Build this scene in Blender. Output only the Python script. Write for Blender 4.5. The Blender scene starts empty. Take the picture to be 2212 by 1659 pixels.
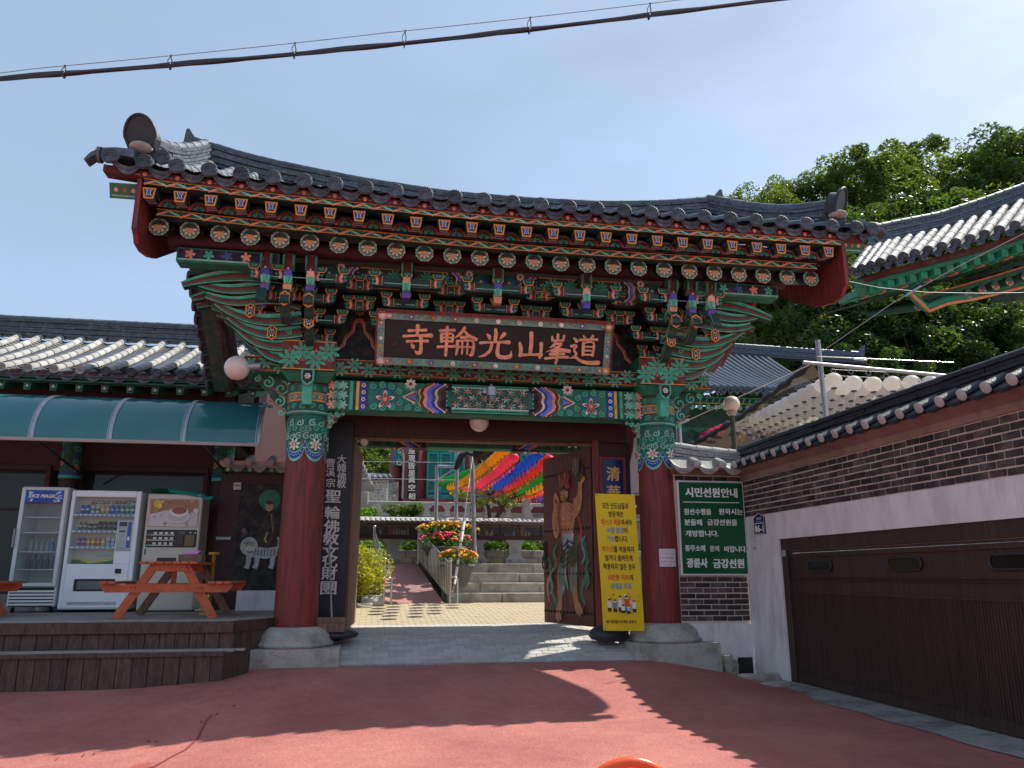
import bpy, math, random
from mathutils import Matrix, Vector
random.seed(7)
SC = bpy.context.scene
COL = SC.collection
R = math.radians
# ---------------------------------------------------------------- camera
CAM_Z, PITCH, YAW, FPX = 1.3, R(13.8), R(-9.7), 1680.0
cd = bpy.data.cameras.new('camera')
cam = bpy.data.objects.new('camera', cd)
COL.objects.link(cam)
cam.location = (0, 0, CAM_Z)
cam.rotation_euler = (R(90) + PITCH, 0, YAW)
cd.sensor_width = 36.0
cd.lens = 36.0 * FPX / 2212.0
cd.clip_start = 0.05
cd.clip_end = 3000
SC.camera = cam
# ---------------------------------------------------------------- light
SUN = Vector((0.78, 0.26, 1.0)).normalized()          # towards the sun
w = bpy.data.worlds.new('World'); SC.world = w; w.use_nodes = True
nt = w.node_tree; nt.nodes.clear()
sky = nt.nodes.new('ShaderNodeTexSky'); sky.sky_type = 'NISHITA'; sky.sun_disc = False
sky.sun_elevation = math.asin(SUN.z)
sky.sun_rotation = math.atan2(SUN.x, SUN.y)
sky.air_density = 1.0; sky.dust_density = 1.7; sky.ozone_density = 1.1; sky.altitude = 100
bg = nt.nodes.new('ShaderNodeBackground'); bg.inputs[1].default_value = 0.15
wo = nt.nodes.new('ShaderNodeOutputWorld')
hz_ = nt.nodes.new('ShaderNodeMix'); hz_.data_type = 'RGBA'; hz_.inputs[0].default_value = 0.68      # even summer haze over the whole sky
hz_.inputs[7].default_value = (1.0, 1.3, 1.72, 1)
tcw = nt.nodes.new('ShaderNodeTexCoord'); mpw = nt.nodes.new('ShaderNodeMapping'); mpw.inputs['Scale'].default_value = (1.2, 1.2, 4.0)
nzw = nt.nodes.new('ShaderNodeTexNoise'); nzw.inputs['Scale'].default_value = 1.6; nzw.inputs['Detail'].default_value = 6
mrw = nt.nodes.new('ShaderNodeMapRange'); mrw.inputs[1].default_value = 0.3; mrw.inputs[2].default_value = 0.75; mrw.inputs[3].default_value = 0.7; mrw.inputs[4].default_value = 0.9
nt.links.new(tcw.outputs['Generated'], mpw.inputs[0]); nt.links.new(mpw.outputs[0], nzw.inputs['Vector']); nt.links.new(nzw.outputs[0], mrw.inputs[0]); nt.links.new(mrw.outputs[0], hz_.inputs[0])
nt.links.new(sky.outputs[0], hz_.inputs[6]); nt.links.new(hz_.outputs[2], bg.inputs[0]); nt.links.new(bg.outputs[0], wo.inputs[0])
sd = bpy.data.lights.new('sun', 'SUN'); sd.energy = 2.6; sd.angle = R(0.53); sd.color = (1, 0.95, 0.86)
so = bpy.data.objects.new('sun', sd); COL.objects.link(so)
so.rotation_euler = SUN.to_track_quat('Z', 'Y').to_euler(); so.location = (20, 10, 30)
SC.view_settings.view_transform = 'Standard'
SC.view_settings.look = 'None'
SC.view_settings.exposure = 1.33
SC.view_settings.gamma = 1.0
SC.view_settings.use_curve_mapping = False

# ---------------------------------------------------------------- helpers
def lin(h):
    if not isinstance(h, str): return tuple(h)
    h = h.lstrip('#'); o = []
    for i in (0, 2, 4):
        c = int(h[i:i+2], 16) / 255
        o.append(c / 12.92 if c <= 0.04045 else ((c + 0.055) / 1.055) ** 2.4)
    return tuple(o)

def ray(px, py):
    x = (px - 1106) / FPX; y = -(py - 829.5) / FPX
    d = Vector((x, math.cos(PITCH) - math.sin(PITCH) * y, math.sin(PITCH) + math.cos(PITCH) * y))
    c, s = math.cos(YAW), math.sin(YAW)
    return Vector((c * d.x - s * d.y, s * d.x + c * d.y, d.z))

def at(px, py, ax, val):
    """where the sight line through a photo point meets the real plane axis=val (metres)"""
    d = ray(px, py); e = Vector((0, 0, CAM_Z))
    return e + d * ((val - e[ax]) / d[ax])

MATS = {}
def node_mat(name, base=(0.5, 0.5, 0.5), rough=0.6, attr=False, n_scale=6.0, n_amt=0.25, second=None, s_scale=2.0, s_pos=(0.45, 0.65),
             bump=0.0, b_scale=60.0, metallic=0.0, spec=0.5, stretch=None, rand=0.0, coat=0.0, coords='Object'):
    m = bpy.data.materials.new(name); m.use_nodes = True
    t = m.node_tree; N = t.nodes; L = t.links
    b = N['Principled BSDF']
    b.inputs['Roughness'].default_value = rough
    b.inputs['Metallic'].default_value = metallic
    b.inputs['Specular IOR Level'].default_value = spec
    b.inputs['Coat Weight'].default_value = coat
    tc = N.new('ShaderNodeTexCoord'); src = tc.outputs['Object']
    geo = N.new('ShaderNodeNewGeometry')
    if coords == 'World': src = geo.outputs['Position']
    if stretch:
        mp = N.new('ShaderNodeMapping'); mp.inputs['Scale'].default_value = stretch
        L.new(src, mp.inputs[0]); src = mp.outputs[0]
    if attr:
        a = N.new('ShaderNodeAttribute'); a.attribute_name = 'Col'; cur = a.outputs['Color']
    else:
        rgb = N.new('ShaderNodeRGB'); rgb.outputs[0].default_value = (*base, 1); cur = rgb.outputs[0]
    if second:
        n2 = N.new('ShaderNodeTexNoise'); n2.inputs['Scale'].default_value = s_scale; n2.inputs['Detail'].default_value = 6
        n2.inputs['Roughness'].default_value = 0.65
        L.new(src, n2.inputs['Vector'])
        r2 = N.new('ShaderNodeMapRange'); r2.inputs[1].default_value = s_pos[0]; r2.inputs[2].default_value = s_pos[1]
        L.new(n2.outputs[0], r2.inputs[0])
        mx = N.new('ShaderNodeMix'); mx.data_type = 'RGBA'
        L.new(r2.outputs[0], mx.inputs[0]); L.new(cur, mx.inputs[6]); mx.inputs[7].default_value = (*second, 1)
        cur = mx.outputs[2]
    n1 = N.new('ShaderNodeTexNoise'); n1.inputs['Scale'].default_value = n_scale; n1.inputs['Detail'].default_value = 7
    n1.inputs['Roughness'].default_value = 0.7
    L.new(src, n1.inputs['Vector'])
    r1 = N.new('ShaderNodeMapRange'); r1.inputs[1].default_value = 0.3; r1.inputs[2].default_value = 0.7
    r1.inputs[3].default_value = 1 - n_amt; r1.inputs[4].default_value = 1 + n_amt
    L.new(n1.outputs[0], r1.inputs[0])
    fac = r1.outputs[0]
    if rand:
        oi = N.new('ShaderNodeObjectInfo')
        rr = N.new('ShaderNodeMapRange'); rr.inputs[3].default_value = 1 - rand; rr.inputs[4].default_value = 1 + rand
        L.new(oi.outputs['Random'], rr.inputs[0])
        mm = N.new('ShaderNodeMath'); mm.operation = 'MULTIPLY'; L.new(fac, mm.inputs[0]); L.new(rr.outputs[0], mm.inputs[1]); fac = mm.outputs[0]
    vm = N.new('ShaderNodeVectorMath'); vm.operation = 'SCALE'
    L.new(cur, vm.inputs[0]); L.new(fac, vm.inputs['Scale'])
    L.new(vm.outputs[0], b.inputs['Base Color'])
    if bump:
        n3 = N.new('ShaderNodeTexNoise'); n3.inputs['Scale'].default_value = b_scale; n3.inputs['Detail'].default_value = 5
        L.new(src, n3.inputs['Vector'])
        bp = N.new('ShaderNodeBump'); bp.inputs['Strength'].default_value = bump; bp.inputs['Distance'].default_value = 0.02
        L.new(n3.outputs[0], bp.inputs['Height']); L.new(bp.outputs[0], b.inputs['Normal'])
    MATS[name] = m
    return m

node_mat('paint', rough=0.65, attr=True, n_scale=9, n_amt=0.3, second=(0.15, 0.12, 0.09), s_scale=5, s_pos=(0.46, 1.0), bump=0.2, b_scale=40)
node_mat('gloss', rough=0.25, attr=True, n_scale=3, n_amt=0.04, spec=0.5)
node_mat('print', rough=0.6, attr=True, n_scale=3, n_amt=0.05)
node_mat('stonecol', rough=0.85, attr=True, n_scale=90, n_amt=0.3, second=(0.16, 0.15, 0.13), s_scale=3, s_pos=(0.5, 0.95), bump=0.5, b_scale=90, rand=0.1)
node_mat('tile', base=(0.07, 0.084, 0.105), rough=0.55, n_scale=5, n_amt=0.35, second=(0.17, 0.19, 0.2), s_scale=9, s_pos=(0.5, 0.8), bump=0.4, b_scale=50, rand=0.3)
node_mat('darktile', base=(0.022, 0.025, 0.032), rough=0.5, n_scale=6, n_amt=0.3, bump=0.3, b_scale=40)
node_mat('paletile', base=(0.34, 0.335, 0.32), rough=0.75, n_scale=6, n_amt=0.3, second=(0.12, 0.12, 0.12), s_scale=12, s_pos=(0.5, 0.85), bump=0.4, b_scale=50, rand=0.22)  # paler roof tile, sunlight on the roofs put into its colour
node_mat('bluetile', base=(0.07, 0.09, 0.12), rough=0.35, n_scale=5, n_amt=0.3, bump=0.2, b_scale=50, rand=0.2)
node_mat('stone', base=(0.45, 0.42, 0.36), rough=0.9, n_scale=70, n_amt=0.4, second=(0.2, 0.19, 0.15), s_scale=2.6, s_pos=(0.42, 0.72), bump=0.5, b_scale=60, rand=0.12)
node_mat('palestone', base=(0.46, 0.45, 0.42), rough=0.8, n_scale=60, n_amt=0.25, bump=0.4, b_scale=60, rand=0.1)
node_mat('redwood', base=(0.25, 0.032, 0.024), rough=0.55, n_scale=4, n_amt=0.35, second=(0.12, 0.024, 0.02), s_scale=2.2, s_pos=(0.38, 0.62), stretch=(7, 7, 0.5), bump=0.45, b_scale=9)
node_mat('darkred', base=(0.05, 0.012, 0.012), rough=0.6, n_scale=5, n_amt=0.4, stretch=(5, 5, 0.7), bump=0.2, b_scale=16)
node_mat('deckwood', base=(0.1, 0.055, 0.038), rough=0.65, n_scale=8, n_amt=0.5, second=(0.04, 0.024, 0.018), s_scale=2.5, s_pos=(0.45, 0.7), stretch=(5, 5, 1), bump=0.4, b_scale=20, rand=0.22)
node_mat('decktop', base=(0.36, 0.32, 0.28), rough=0.7, n_scale=10, n_amt=0.3, second=(0.15, 0.12, 0.1), s_scale=3, stretch=(0.8, 6, 1), bump=0.3, b_scale=20, rand=0.15)
node_mat('rawwood', base=(0.24, 0.13, 0.08), rough=0.7, n_scale=8, n_amt=0.4, second=(0.1, 0.05, 0.035), s_scale=4, stretch=(8, 8, 0.8), bump=0.4, b_scale=20)
node_mat('leafwood', base=(0.155, 0.04, 0.03), rough=0.6, n_scale=7, n_amt=0.4, second=(0.08, 0.03, 0.025), s_scale=3, stretch=(7, 7, 0.7), bump=0.3, b_scale=20)
node_mat('orangewood', base=(0.5, 0.1, 0.03), rough=0.5, n_scale=6, n_amt=0.25, second=(0.25, 0.06, 0.03), s_scale=5, s_pos=(0.55, 0.85), bump=0.2, b_scale=25, rand=0.12)
node_mat('road', base=(0.44, 0.15, 0.12), rough=0.8, n_scale=7, n_amt=0.16, second=(0.33, 0.1, 0.082), s_scale=0.7, s_pos=(0.38, 0.66), bump=0.8, b_scale=28, coords='World')
node_mat('ramp', base=(0.42, 0.2, 0.17), rough=0.8, n_scale=2.2, n_amt=0.2, second=(0.34, 0.19, 0.17), s_scale=1.4, bump=0.3, b_scale=45, coords='World')
node_mat('concrete', base=(0.32, 0.3, 0.27), rough=0.9, n_scale=14, n_amt=0.3, second=(0.17, 0.16, 0.14), s_scale=2.4, bump=0.5, b_scale=40, coords='World')
node_mat('cement', base=(0.3, 0.2, 0.16), rough=0.85, n_scale=4, n_amt=0.15, second=(0.2, 0.13, 0.11), s_scale=1.5, bump=0.2, b_scale=25, coords='World')
node_mat('plaster', base=(0.76, 0.71, 0.69), rough=0.9, n_scale=2.2, n_amt=0.12, second=(0.5, 0.46, 0.44), s_scale=1.4, s_pos=(0.48, 0.8), bump=0.4, b_scale=16, coords='World', stretch=(2.2, 2.2, 0.7))
node_mat('mortar', base=(0.62, 0.5, 0.42), rough=0.9, n_scale=30, n_amt=0.2, bump=0.4, b_scale=80)
node_mat('brick', base=(0.036, 0.027, 0.029), rough=0.75, n_scale=14, n_amt=0.4, second=(0.16, 0.115, 0.1), s_scale=4, s_pos=(0.45, 0.75), bump=0.5, b_scale=60, rand=0.6)
node_mat('paver', base=(0.48, 0.46, 0.42), rough=0.85, n_scale=40, n_amt=0.25, bump=0.4, b_scale=90, rand=0.13)
node_mat('yellowpaver', base=(0.5, 0.41, 0.27), rough=0.85, n_scale=40, n_amt=0.25, bump=0.4, b_scale=90, rand=0.12)
node_mat('paleground', base=(0.34, 0.32, 0.28), rough=0.95, n_scale=3, n_amt=0.3, second=(0.1, 0.11, 0.06), s_scale=0.3, bump=0.6, b_scale=12, coords='World')  # base lifted so ground out of view bounces light into the shade
node_mat('metal', base=(0.4, 0.43, 0.45), rough=0.5, metallic=0.85, n_scale=10, n_amt=0.15)
node_mat('steel', base=(0.62, 0.57, 0.5), rough=0.18, metallic=1.0, n_scale=8, n_amt=0.08)
node_mat('black', base=(0.012, 0.012, 0.013), rough=0.5, n_scale=20, n_amt=0.3)
node_mat('rubber', base=(0.03, 0.03, 0.034), rough=0.5, n_scale=12, n_amt=0.3, bump=0.3, b_scale=20)
node_mat('garage', base=(0.06, 0.03, 0.021), rough=0.5, n_scale=3, n_amt=0.4, second=(0.028, 0.016, 0.013), s_scale=2, s_pos=(0.35, 0.7), stretch=(1, 9, 0.5), bump=0.15, b_scale=20)
node_mat('plastic', base=(0.75, 0.1, 0.02), rough=0.3, n_scale=4, n_amt=0.05)
node_mat('globe', base=(0.72, 0.62, 0.55), rough=0.2, n_scale=3, n_amt=0.06, coat=0.3)
node_mat('bark', base=(0.07, 0.05, 0.035), rough=0.9, n_scale=8, n_amt=0.4, stretch=(3, 3, 0.6), bump=0.6, b_scale=14)

def glass_mat(name, col, alpha, rough=0.05, spec=0.5):
    m = bpy.data.materials.new(name); m.use_nodes = True
    t = m.node_tree; N = t.nodes; L = t.links; N.clear()
    o = N.new('ShaderNodeOutputMaterial'); tr = N.new('ShaderNodeBsdfTransparent'); tr.inputs[0].default_value = (*col, 1)
    p = N.new('ShaderNodeBsdfPrincipled'); p.inputs['Base Color'].default_value = (*col, 1); p.inputs['Roughness'].default_value = rough
    p.inputs['Specular IOR Level'].default_value = spec
    n = N.new('ShaderNodeTexNoise'); n.inputs['Scale'].default_value = 1.5
    mr = N.new('ShaderNodeMapRange'); mr.inputs[3].default_value = alpha * 0.8; mr.inputs[4].default_value = min(1, alpha * 1.2)
    L.new(n.outputs[0], mr.inputs[0])
    x = N.new('ShaderNodeMixShader'); L.new(mr.outputs[0], x.inputs[0])
    L.new(tr.outputs[0], x.inputs[1]); L.new(p.outputs[0], x.inputs[2]); L.new(x.outputs[0], o.inputs[0])
    MATS[name] = m
glass_mat('window', (0.07, 0.075, 0.07), 0.55)
glass_mat('clear', (0.9, 0.93, 0.93), 0.05, 0.05, 0.3)
glass_mat('canopy', (0.04, 0.25, 0.27), 0.75, 0.1, 0.9)

def leaf_mat(name, c1, c2, trans=0.45, scale=0.25):
    m = bpy.data.materials.new(name); m.use_nodes = True
    t = m.node_tree; N = t.nodes; L = t.links; N.clear()
    o = N.new('ShaderNodeOutputMaterial')
    n = N.new('ShaderNodeTexNoise'); n.inputs['Scale'].default_value = scale; n.inputs['Detail'].default_value = 4
    g = N.new('ShaderNodeNewGeometry'); L.new(g.outputs['Position'], n.inputs['Vector'])
    wn = N.new('ShaderNodeTexWhiteNoise'); wn.noise_dimensions = '1D'; L.new(g.outputs['Random Per Island'], wn.inputs['W'])
    ad = N.new('ShaderNodeMath'); ad.operation = 'MULTIPLY_ADD'; L.new(wn.outputs['Value'], ad.inputs[0]); ad.inputs[1].default_value = 0.5
    ms = N.new('ShaderNodeMapRange'); ms.inputs[1].default_value = 0.35; ms.inputs[2].default_value = 0.65; ms.inputs[4].default_value = 0.6
    L.new(n.outputs[0], ms.inputs[0]); L.new(ms.outputs[0], ad.inputs[2])
    mx = N.new('ShaderNodeMix'); mx.data_type = 'RGBA'; L.new(ad.outputs[0], mx.inputs[0])
    mx.inputs[6].default_value = (*c1, 1); mx.inputs[7].default_value = (*c2, 1)
    p = N.new('ShaderNodeBsdfPrincipled'); p.inputs['Roughness'].default_value = 0.45; L.new(mx.outputs[2], p.inputs['Base Color'])
    tl = N.new('ShaderNodeBsdfTranslucent')
    sc_ = N.new('ShaderNodeVectorMath'); sc_.operation = 'MULTIPLY'; sc_.inputs[1].default_value = (1.9, 1.8, 0.6)
    L.new(mx.outputs[2], sc_.inputs[0]); L.new(sc_.outputs[0], tl.inputs[0])
    x = N.new('ShaderNodeMixShader'); x.inputs[0].default_value = trans
    L.new(p.outputs[0], x.inputs[1]); L.new(tl.outputs[0], x.inputs[2]); L.new(x.outputs[0], o.inputs[0])
    MATS[name] = m
leaf_mat('leaf', (0.04, 0.08, 0.018), (0.12, 0.18, 0.03), 0.45)
leaf_mat('leafdark', (0.03, 0.066, 0.02), (0.075, 0.14, 0.03), 0.42)
leaf_mat('leafyellow', (0.2, 0.24, 0.02), (0.4, 0.4, 0.03), 0.4, 2.0)
leaf_mat('leafbright', (0.06, 0.15, 0.02), (0.14, 0.26, 0.04), 0.4, 2.0)
leaf_mat('needle', (0.1, 0.17, 0.03), (0.3, 0.36, 0.09), 0.35, 3.0)
def lantern_mat(name):
    m = bpy.data.materials.new(name); m.use_nodes = True
    t = m.node_tree; N = t.nodes; L = t.links; N.clear()
    o = N.new('ShaderNodeOutputMaterial'); a = N.new('ShaderNodeAttribute'); a.attribute_name = 'Col'
    p = N.new('ShaderNodeBsdfPrincipled'); p.inputs['Roughness'].default_value = 0.5; L.new(a.outputs[0], p.inputs['Base Color'])
    tl = N.new('ShaderNodeBsdfTranslucent'); L.new(a.outputs[0], tl.inputs[0])
    n = N.new('ShaderNodeTexNoise'); n.inputs['Scale'].default_value = 20
    mr = N.new('ShaderNodeMapRange'); mr.inputs[3].default_value = 0.5; mr.inputs[4].default_value = 0.75; L.new(n.outputs[0], mr.inputs[0])
    x = N.new('ShaderNodeMixShader'); L.new(mr.outputs[0], x.inputs[0])
    L.new(p.outputs[0], x.inputs[1]); L.new(tl.outputs[0], x.inputs[2]); L.new(x.outputs[0], o.inputs[0])
    MATS[name] = m
lantern_mat('lanternskin')
def net_mat():
    m = bpy.data.materials.new('net'); m.use_nodes = True
    t = m.node_tree; N = t.nodes; L = t.links; N.clear()
    o = N.new('ShaderNodeOutputMaterial'); tr = N.new('ShaderNodeBsdfTransparent')
    d = N.new('ShaderNodeBsdfDiffuse')
    n = N.new('ShaderNodeTexNoise'); n.inputs['Scale'].default_value = 14; n.inputs['Detail'].default_value = 6; n.inputs['Roughness'].default_value = 0.85
    tc = N.new('ShaderNodeTexCoord'); L.new(tc.outputs['Object'], n.inputs['Vector'])
    cr = N.new('ShaderNodeMapRange'); cr.inputs[1].default_value = 0.42; cr.inputs[2].default_value = 0.6; cr.inputs[3].default_value = 0.9; cr.inputs[4].default_value = 0.55
    L.new(n.outputs[0], cr.inputs[0])
    mx = N.new('ShaderNodeMix'); mx.data_type = 'RGBA'; L.new(n.outputs[0], mx.inputs[0]); mx.inputs[6].default_value = (0.015, 0.012, 0.01, 1); mx.inputs[7].default_value = (0.16, 0.12, 0.09, 1)
    L.new(mx.outputs[2], d.inputs[0])
    tl = N.new('ShaderNodeBsdfTranslucent'); L.new(mx.outputs[2], tl.inputs[0])
    x0 = N.new('ShaderNodeMixShader'); x0.inputs[0].default_value = 0.5; L.new(d.outputs[0], x0.inputs[1]); L.new(tl.outputs[0], x0.inputs[2])
    x = N.new('ShaderNodeMixShader'); L.new(cr.outputs[0], x.inputs[0]); L.new(tr.outputs[0], x.inputs[1]); L.new(x0.outputs[0], x.inputs[2]); L.new(x.outputs[0], o.inputs[0])
    MATS['net'] = m
net_mat()

# ---------------------------------------------------------------- text as flat mesh
_TX = {}
def text_geo(body, bold=0.0):
    k = (body, bold)
    if k in _TX: return _TX[k]
    cu = bpy.data.curves.new('lettering', 'FONT'); cu.body = body; cu.size = 1; cu.offset = bold; cu.resolution_u = 2; cu.fill_mode = 'FRONT'
    cu.align_x = 'LEFT'
    ob = bpy.data.objects.new('lettering', cu)
    me = ob.to_mesh()
    vs = [(v.co.x, v.co.y) for v in me.vertices]; fs = [tuple(p.vertices) for p in me.polygons]
    ob.to_mesh_clear(); bpy.data.objects.remove(ob); bpy.data.curves.remove(cu)
    if not vs: vs = [(0, 0), (1, 0), (1, 1)]; fs = [(0, 1, 2)]
    xs = [v[0] for v in vs]; ys = [v[1] for v in vs]
    x0, x1, y0, y1 = min(xs), max(xs), min(ys), max(ys)
    _TX[k] = (vs, fs, (x0, x1, y0, y1))
    return _TX[k]

# ---------------------------------------------------------------- mesh builder
class MB:
    def __init__(s, mat='paint', col='#ffffff'):
        s.V = []; s.F = []; s.C = []; s.M = []; s.S = []; s.mats = []
        s.mat = mat; s.c = lin(col); s.sm = False; s.T = None
        s.map = lambda u, v, h: (u, -h, v); s.h = 0.0; s.dh = 0.0006; s.hx = 0.0
    def col(s, c): s.c = lin(c); return s
    def add(s, vs, fs):
        b = len(s.V)
        if s.T is not None: vs = [tuple(s.T @ Vector(v)) for v in vs]
        s.V.extend(tuple(v) for v in vs)
        if s.mat not in s.mats: s.mats.append(s.mat)
        mi = s.mats.index(s.mat)
        for f in fs:
            s.F.append(tuple(b + i for i in f)); s.C.append(s.c); s.M.append(mi); s.S.append(s.sm)
    def box(s, x0, x1, y0, y1, z0, z1):
        vs = [(x0, y0, z0), (x1, y0, z0), (x1, y1, z0), (x0, y1, z0), (x0, y0, z1), (x1, y0, z1), (x1, y1, z1), (x0, y1, z1)]
        s.add(vs, [(3, 2, 1, 0), (4, 5, 6, 7), (0, 1, 5, 4), (1, 2, 6, 5), (2, 3, 7, 6), (3, 0, 4, 7)])
    def hexa(s, p):      # 8 points: bottom 4, top 4
        s.add(p, [(3, 2, 1, 0), (4, 5, 6, 7), (0, 1, 5, 4), (1, 2, 6, 5), (2, 3, 7, 6), (3, 0, 4, 7)])
    def cbox(s, x0, x1, y0, y1, z0, z1, b=0.008):   # box with chamfered edges
        vs = []; idx = {}
        for i, x in enumerate((x0, x1)):
            for j, y in enumerate((y0, y1)):
                for k, z in enumerate((z0, z1)):
                    sx, sy, sz = (b if i == 0 else -b), (b if j == 0 else -b), (b if k == 0 else -b)
                    idx[i, j, k, 0] = len(vs); vs.append((x, y + sy, z + sz))
                    idx[i, j, k, 1] = len(vs); vs.append((x + sx, y, z + sz))
                    idx[i, j, k, 2] = len(vs); vs.append((x + sx, y + sy, z))
        fs = []
        for i in (0, 1):
            q = [idx[i, 0, 0, 0], idx[i, 1, 0, 0], idx[i, 1, 1, 0], idx[i, 0, 1, 0]]; fs.append(q if i else q[::-1])
            q = [idx[0, i, 0, 1], idx[1, i, 0, 1], idx[1, i, 1, 1], idx[0, i, 1, 1]]; fs.append(q if not i else q[::-1])
            q = [idx[0, 0, i, 2], idx[1, 0, i, 2], idx[1, 1, i, 2], idx[0, 1, i, 2]]; fs.append(q if i else q[::-1])
        for i in (0, 1):
            for j in (0, 1):
                fs.append([idx[i, j, 0, 0], idx[i, j, 1, 0], idx[i, j, 1, 1], idx[i, j, 0, 1]])
                fs.append([idx[i, 0, j, 0], idx[i, 1, j, 0], idx[i, 1, j, 2], idx[i, 0, j, 2]])
                fs.append([idx[0, i, j, 1], idx[1, i, j, 1], idx[1, i, j, 2], idx[0, i, j, 2]])
                for k in (0, 1): fs.append([idx[i, j, k, 0], idx[i, j, k, 1], idx[i, j, k, 2]])
        s.add(vs, fs)
    def tube(s, path, r, n=8, caps=True, closed=False):
        P = [Vector(p) for p in path]; m = len(P); vs = []; up = None
        for i, p in enumerate(P):
            a = P[i - 1] if (i > 0 or closed) else P[i]; b = P[(i + 1) % m] if (i < m - 1 or closed) else P[i]
            t = (b - a).normalized()
            if up is None:
                up = Vector((0, 0, 1)) if abs(t.z) < 0.9 else Vector((1, 0, 0))
            x = t.cross(up).normalized(); y = x.cross(t).normalized(); up = y
            rr = r[i] if isinstance(r, (list, tuple)) else r
            for k in range(n):
                an = 2 * math.pi * k / n
                vs.append(p + x * math.cos(an) * rr + y * math.sin(an) * rr)
        fs = []
        for i in range(m if closed else m - 1):
            j = (i + 1) % m
            for k in range(n):
                fs.append((i * n + k, i * n + (k + 1) % n, j * n + (k + 1) % n, j * n + k))
        old = s.sm; s.sm = True; s.add(vs, fs); s.sm = old
        if caps and not closed:
            s.add([vs[k] for k in range(n)], [tuple(range(n))]); s.add([vs[(m - 1) * n + k] for k in range(n)], [tuple(range(n))[::-1]])
    def lathe(s, c, prof, n=24, sm=True, a0=0.0, a1=2 * math.pi, axis='z'):
        vs = []; full = abs(a1 - a0 - 2 * math.pi) < 1e-6; k2 = n if full else n + 1
        for (r, z) in prof:
            for k in range(k2):
                a = a0 + (a1 - a0) * k / n
                if axis == 'z': vs.append((c[0] + r * math.cos(a), c[1] + r * math.sin(a), c[2] + z))
                else: vs.append((c[0] + r * math.cos(a), c[1] + z, c[2] + r * math.sin(a)))
        fs = []
        for i in range(len(prof) - 1):
            for k in range(n):
                q = (i * k2 + k, i * k2 + (k + 1) % k2, (i + 1) * k2 + (k + 1) % k2, (i + 1) * k2 + k)
                fs.append(q)
        old = s.sm; s.sm = sm; s.add(vs, fs); s.sm = old
        for e in (0, len(prof) - 1):
            if full and prof[e][0] > 1e-4: s.add([vs[e * k2 + k] for k in range(n)], [tuple(range(n)) if e else tuple(range(n))[::-1]])
    def sphere(s, c, r, nu=16, nv=10, sz=1.0):
        prof = [(max(1e-5, r * math.sin(math.pi * i / nv)), -r * sz * math.cos(math.pi * i / nv)) for i in range(nv + 1)]
        s.lathe(c, prof, nu)
    def prism(s, pts, o, e1, e2, th):
        """polygon pts (a,b) -> o + a e1 + b e2, thickness th along e1 x e2 (centred)"""
        o = Vector(o); e1 = Vector(e1); e2 = Vector(e2); n = e1.cross(e2).normalized() * (th / 2)
        f = [o + e1 * a + e2 * b + n for a, b in pts]; g = [o + e1 * a + e2 * b - n for a, b in pts]; m = len(pts)
        s.add(f + g, [tuple(range(m)), tuple(range(2 * m - 1, m - 1, -1))] + [(i, m + i, m + (i + 1) % m, (i + 1) % m) for i in range(m)])
    def grid(s, fn, nu, nv, sm=True):
        vs = [fn(i / nu, j / nv) for j in range(nv + 1) for i in range(nu + 1)]
        fs = [(j * (nu + 1) + i, j * (nu + 1) + i + 1, (j + 1) * (nu + 1) + i + 1, (j + 1) * (nu + 1) + i) for j in range(nv) for i in range(nu)]
        old = s.sm; s.sm = sm; s.add(vs, fs); s.sm = old
    # --- painting on a surface: coloured shapes laid over each other, each a hair proud of the last
    def up(s): s.h += s.dh
    def poly(s, pts, c, step=True):
        if step: s.up()
        s.h += 6e-5
        s.c = lin(c); s.add([s.map(a, b, s.h) for a, b in pts], [tuple(range(len(pts)))])
    def rect(s, u0, u1, v0, v1, c, n=1):
        s.up(); s.c = lin(c)
        s.add([s.map(u0 + (u1 - u0) * i / n, v, s.h) for i in range(n + 1) for v in (v0, v1)], [(2 * i, 2 * i + 2, 2 * i + 3, 2 * i + 1) for i in range(n)])
    def disc(s, cx, cy, r, c, n=14, step=True, ry=None):
        ry = ry or r
        s.poly([(cx + r * math.cos(2 * math.pi * i / n), cy + ry * math.sin(2 * math.pi * i / n)) for i in range(n)], c, step)
    def stroke(s, pts, wd, c, step=True, cap=False):
        if step: s.up()
        s.h += 6e-5
        s.c = lin(c); m = len(pts); vs = []
        for i, (x, y) in enumerate(pts):
            a = pts[max(0, i - 1)]; b = pts[min(m - 1, i + 1)]
            dx, dy = b[0] - a[0], b[1] - a[1]; l = math.hypot(dx, dy) or 1
            h = (wd[i] if isinstance(wd, (list, tuple)) else wd) / 2
            nx, ny = -dy / l * h, dx / l * h
            vs += [s.map(x + nx, y + ny, s.h), s.map(x - nx, y - ny, s.h)]
        s.add(vs, [(2 * i, 2 * i + 1, 2 * i + 3, 2 * i + 2) for i in range(m - 1)])
    def arc(s, cx, cy, r, a0, a1, wd, c, n=12, step=True):
        s.stroke([(cx + r * math.cos(R(a0 + (a1 - a0) * i / n)), cy + r * math.sin(R(a0 + (a1 - a0) * i / n))) for i in range(n + 1)], wd, c, step)
    def spiral(s, cx, cy, r, c, wd, turns=1.5, d=1, a0=0.0, step=True):
        n = int(10 * turns) + 2
        s.stroke([(cx + r * (1 - 0.85 * i / n) * math.cos(a0 + d * 2 * math.pi * turns * i / n), cy + r * (1 - 0.85 * i / n) * math.sin(a0 + d * 2 * math.pi * turns * i / n)) for i in range(n + 1)], wd, c, step)
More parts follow.
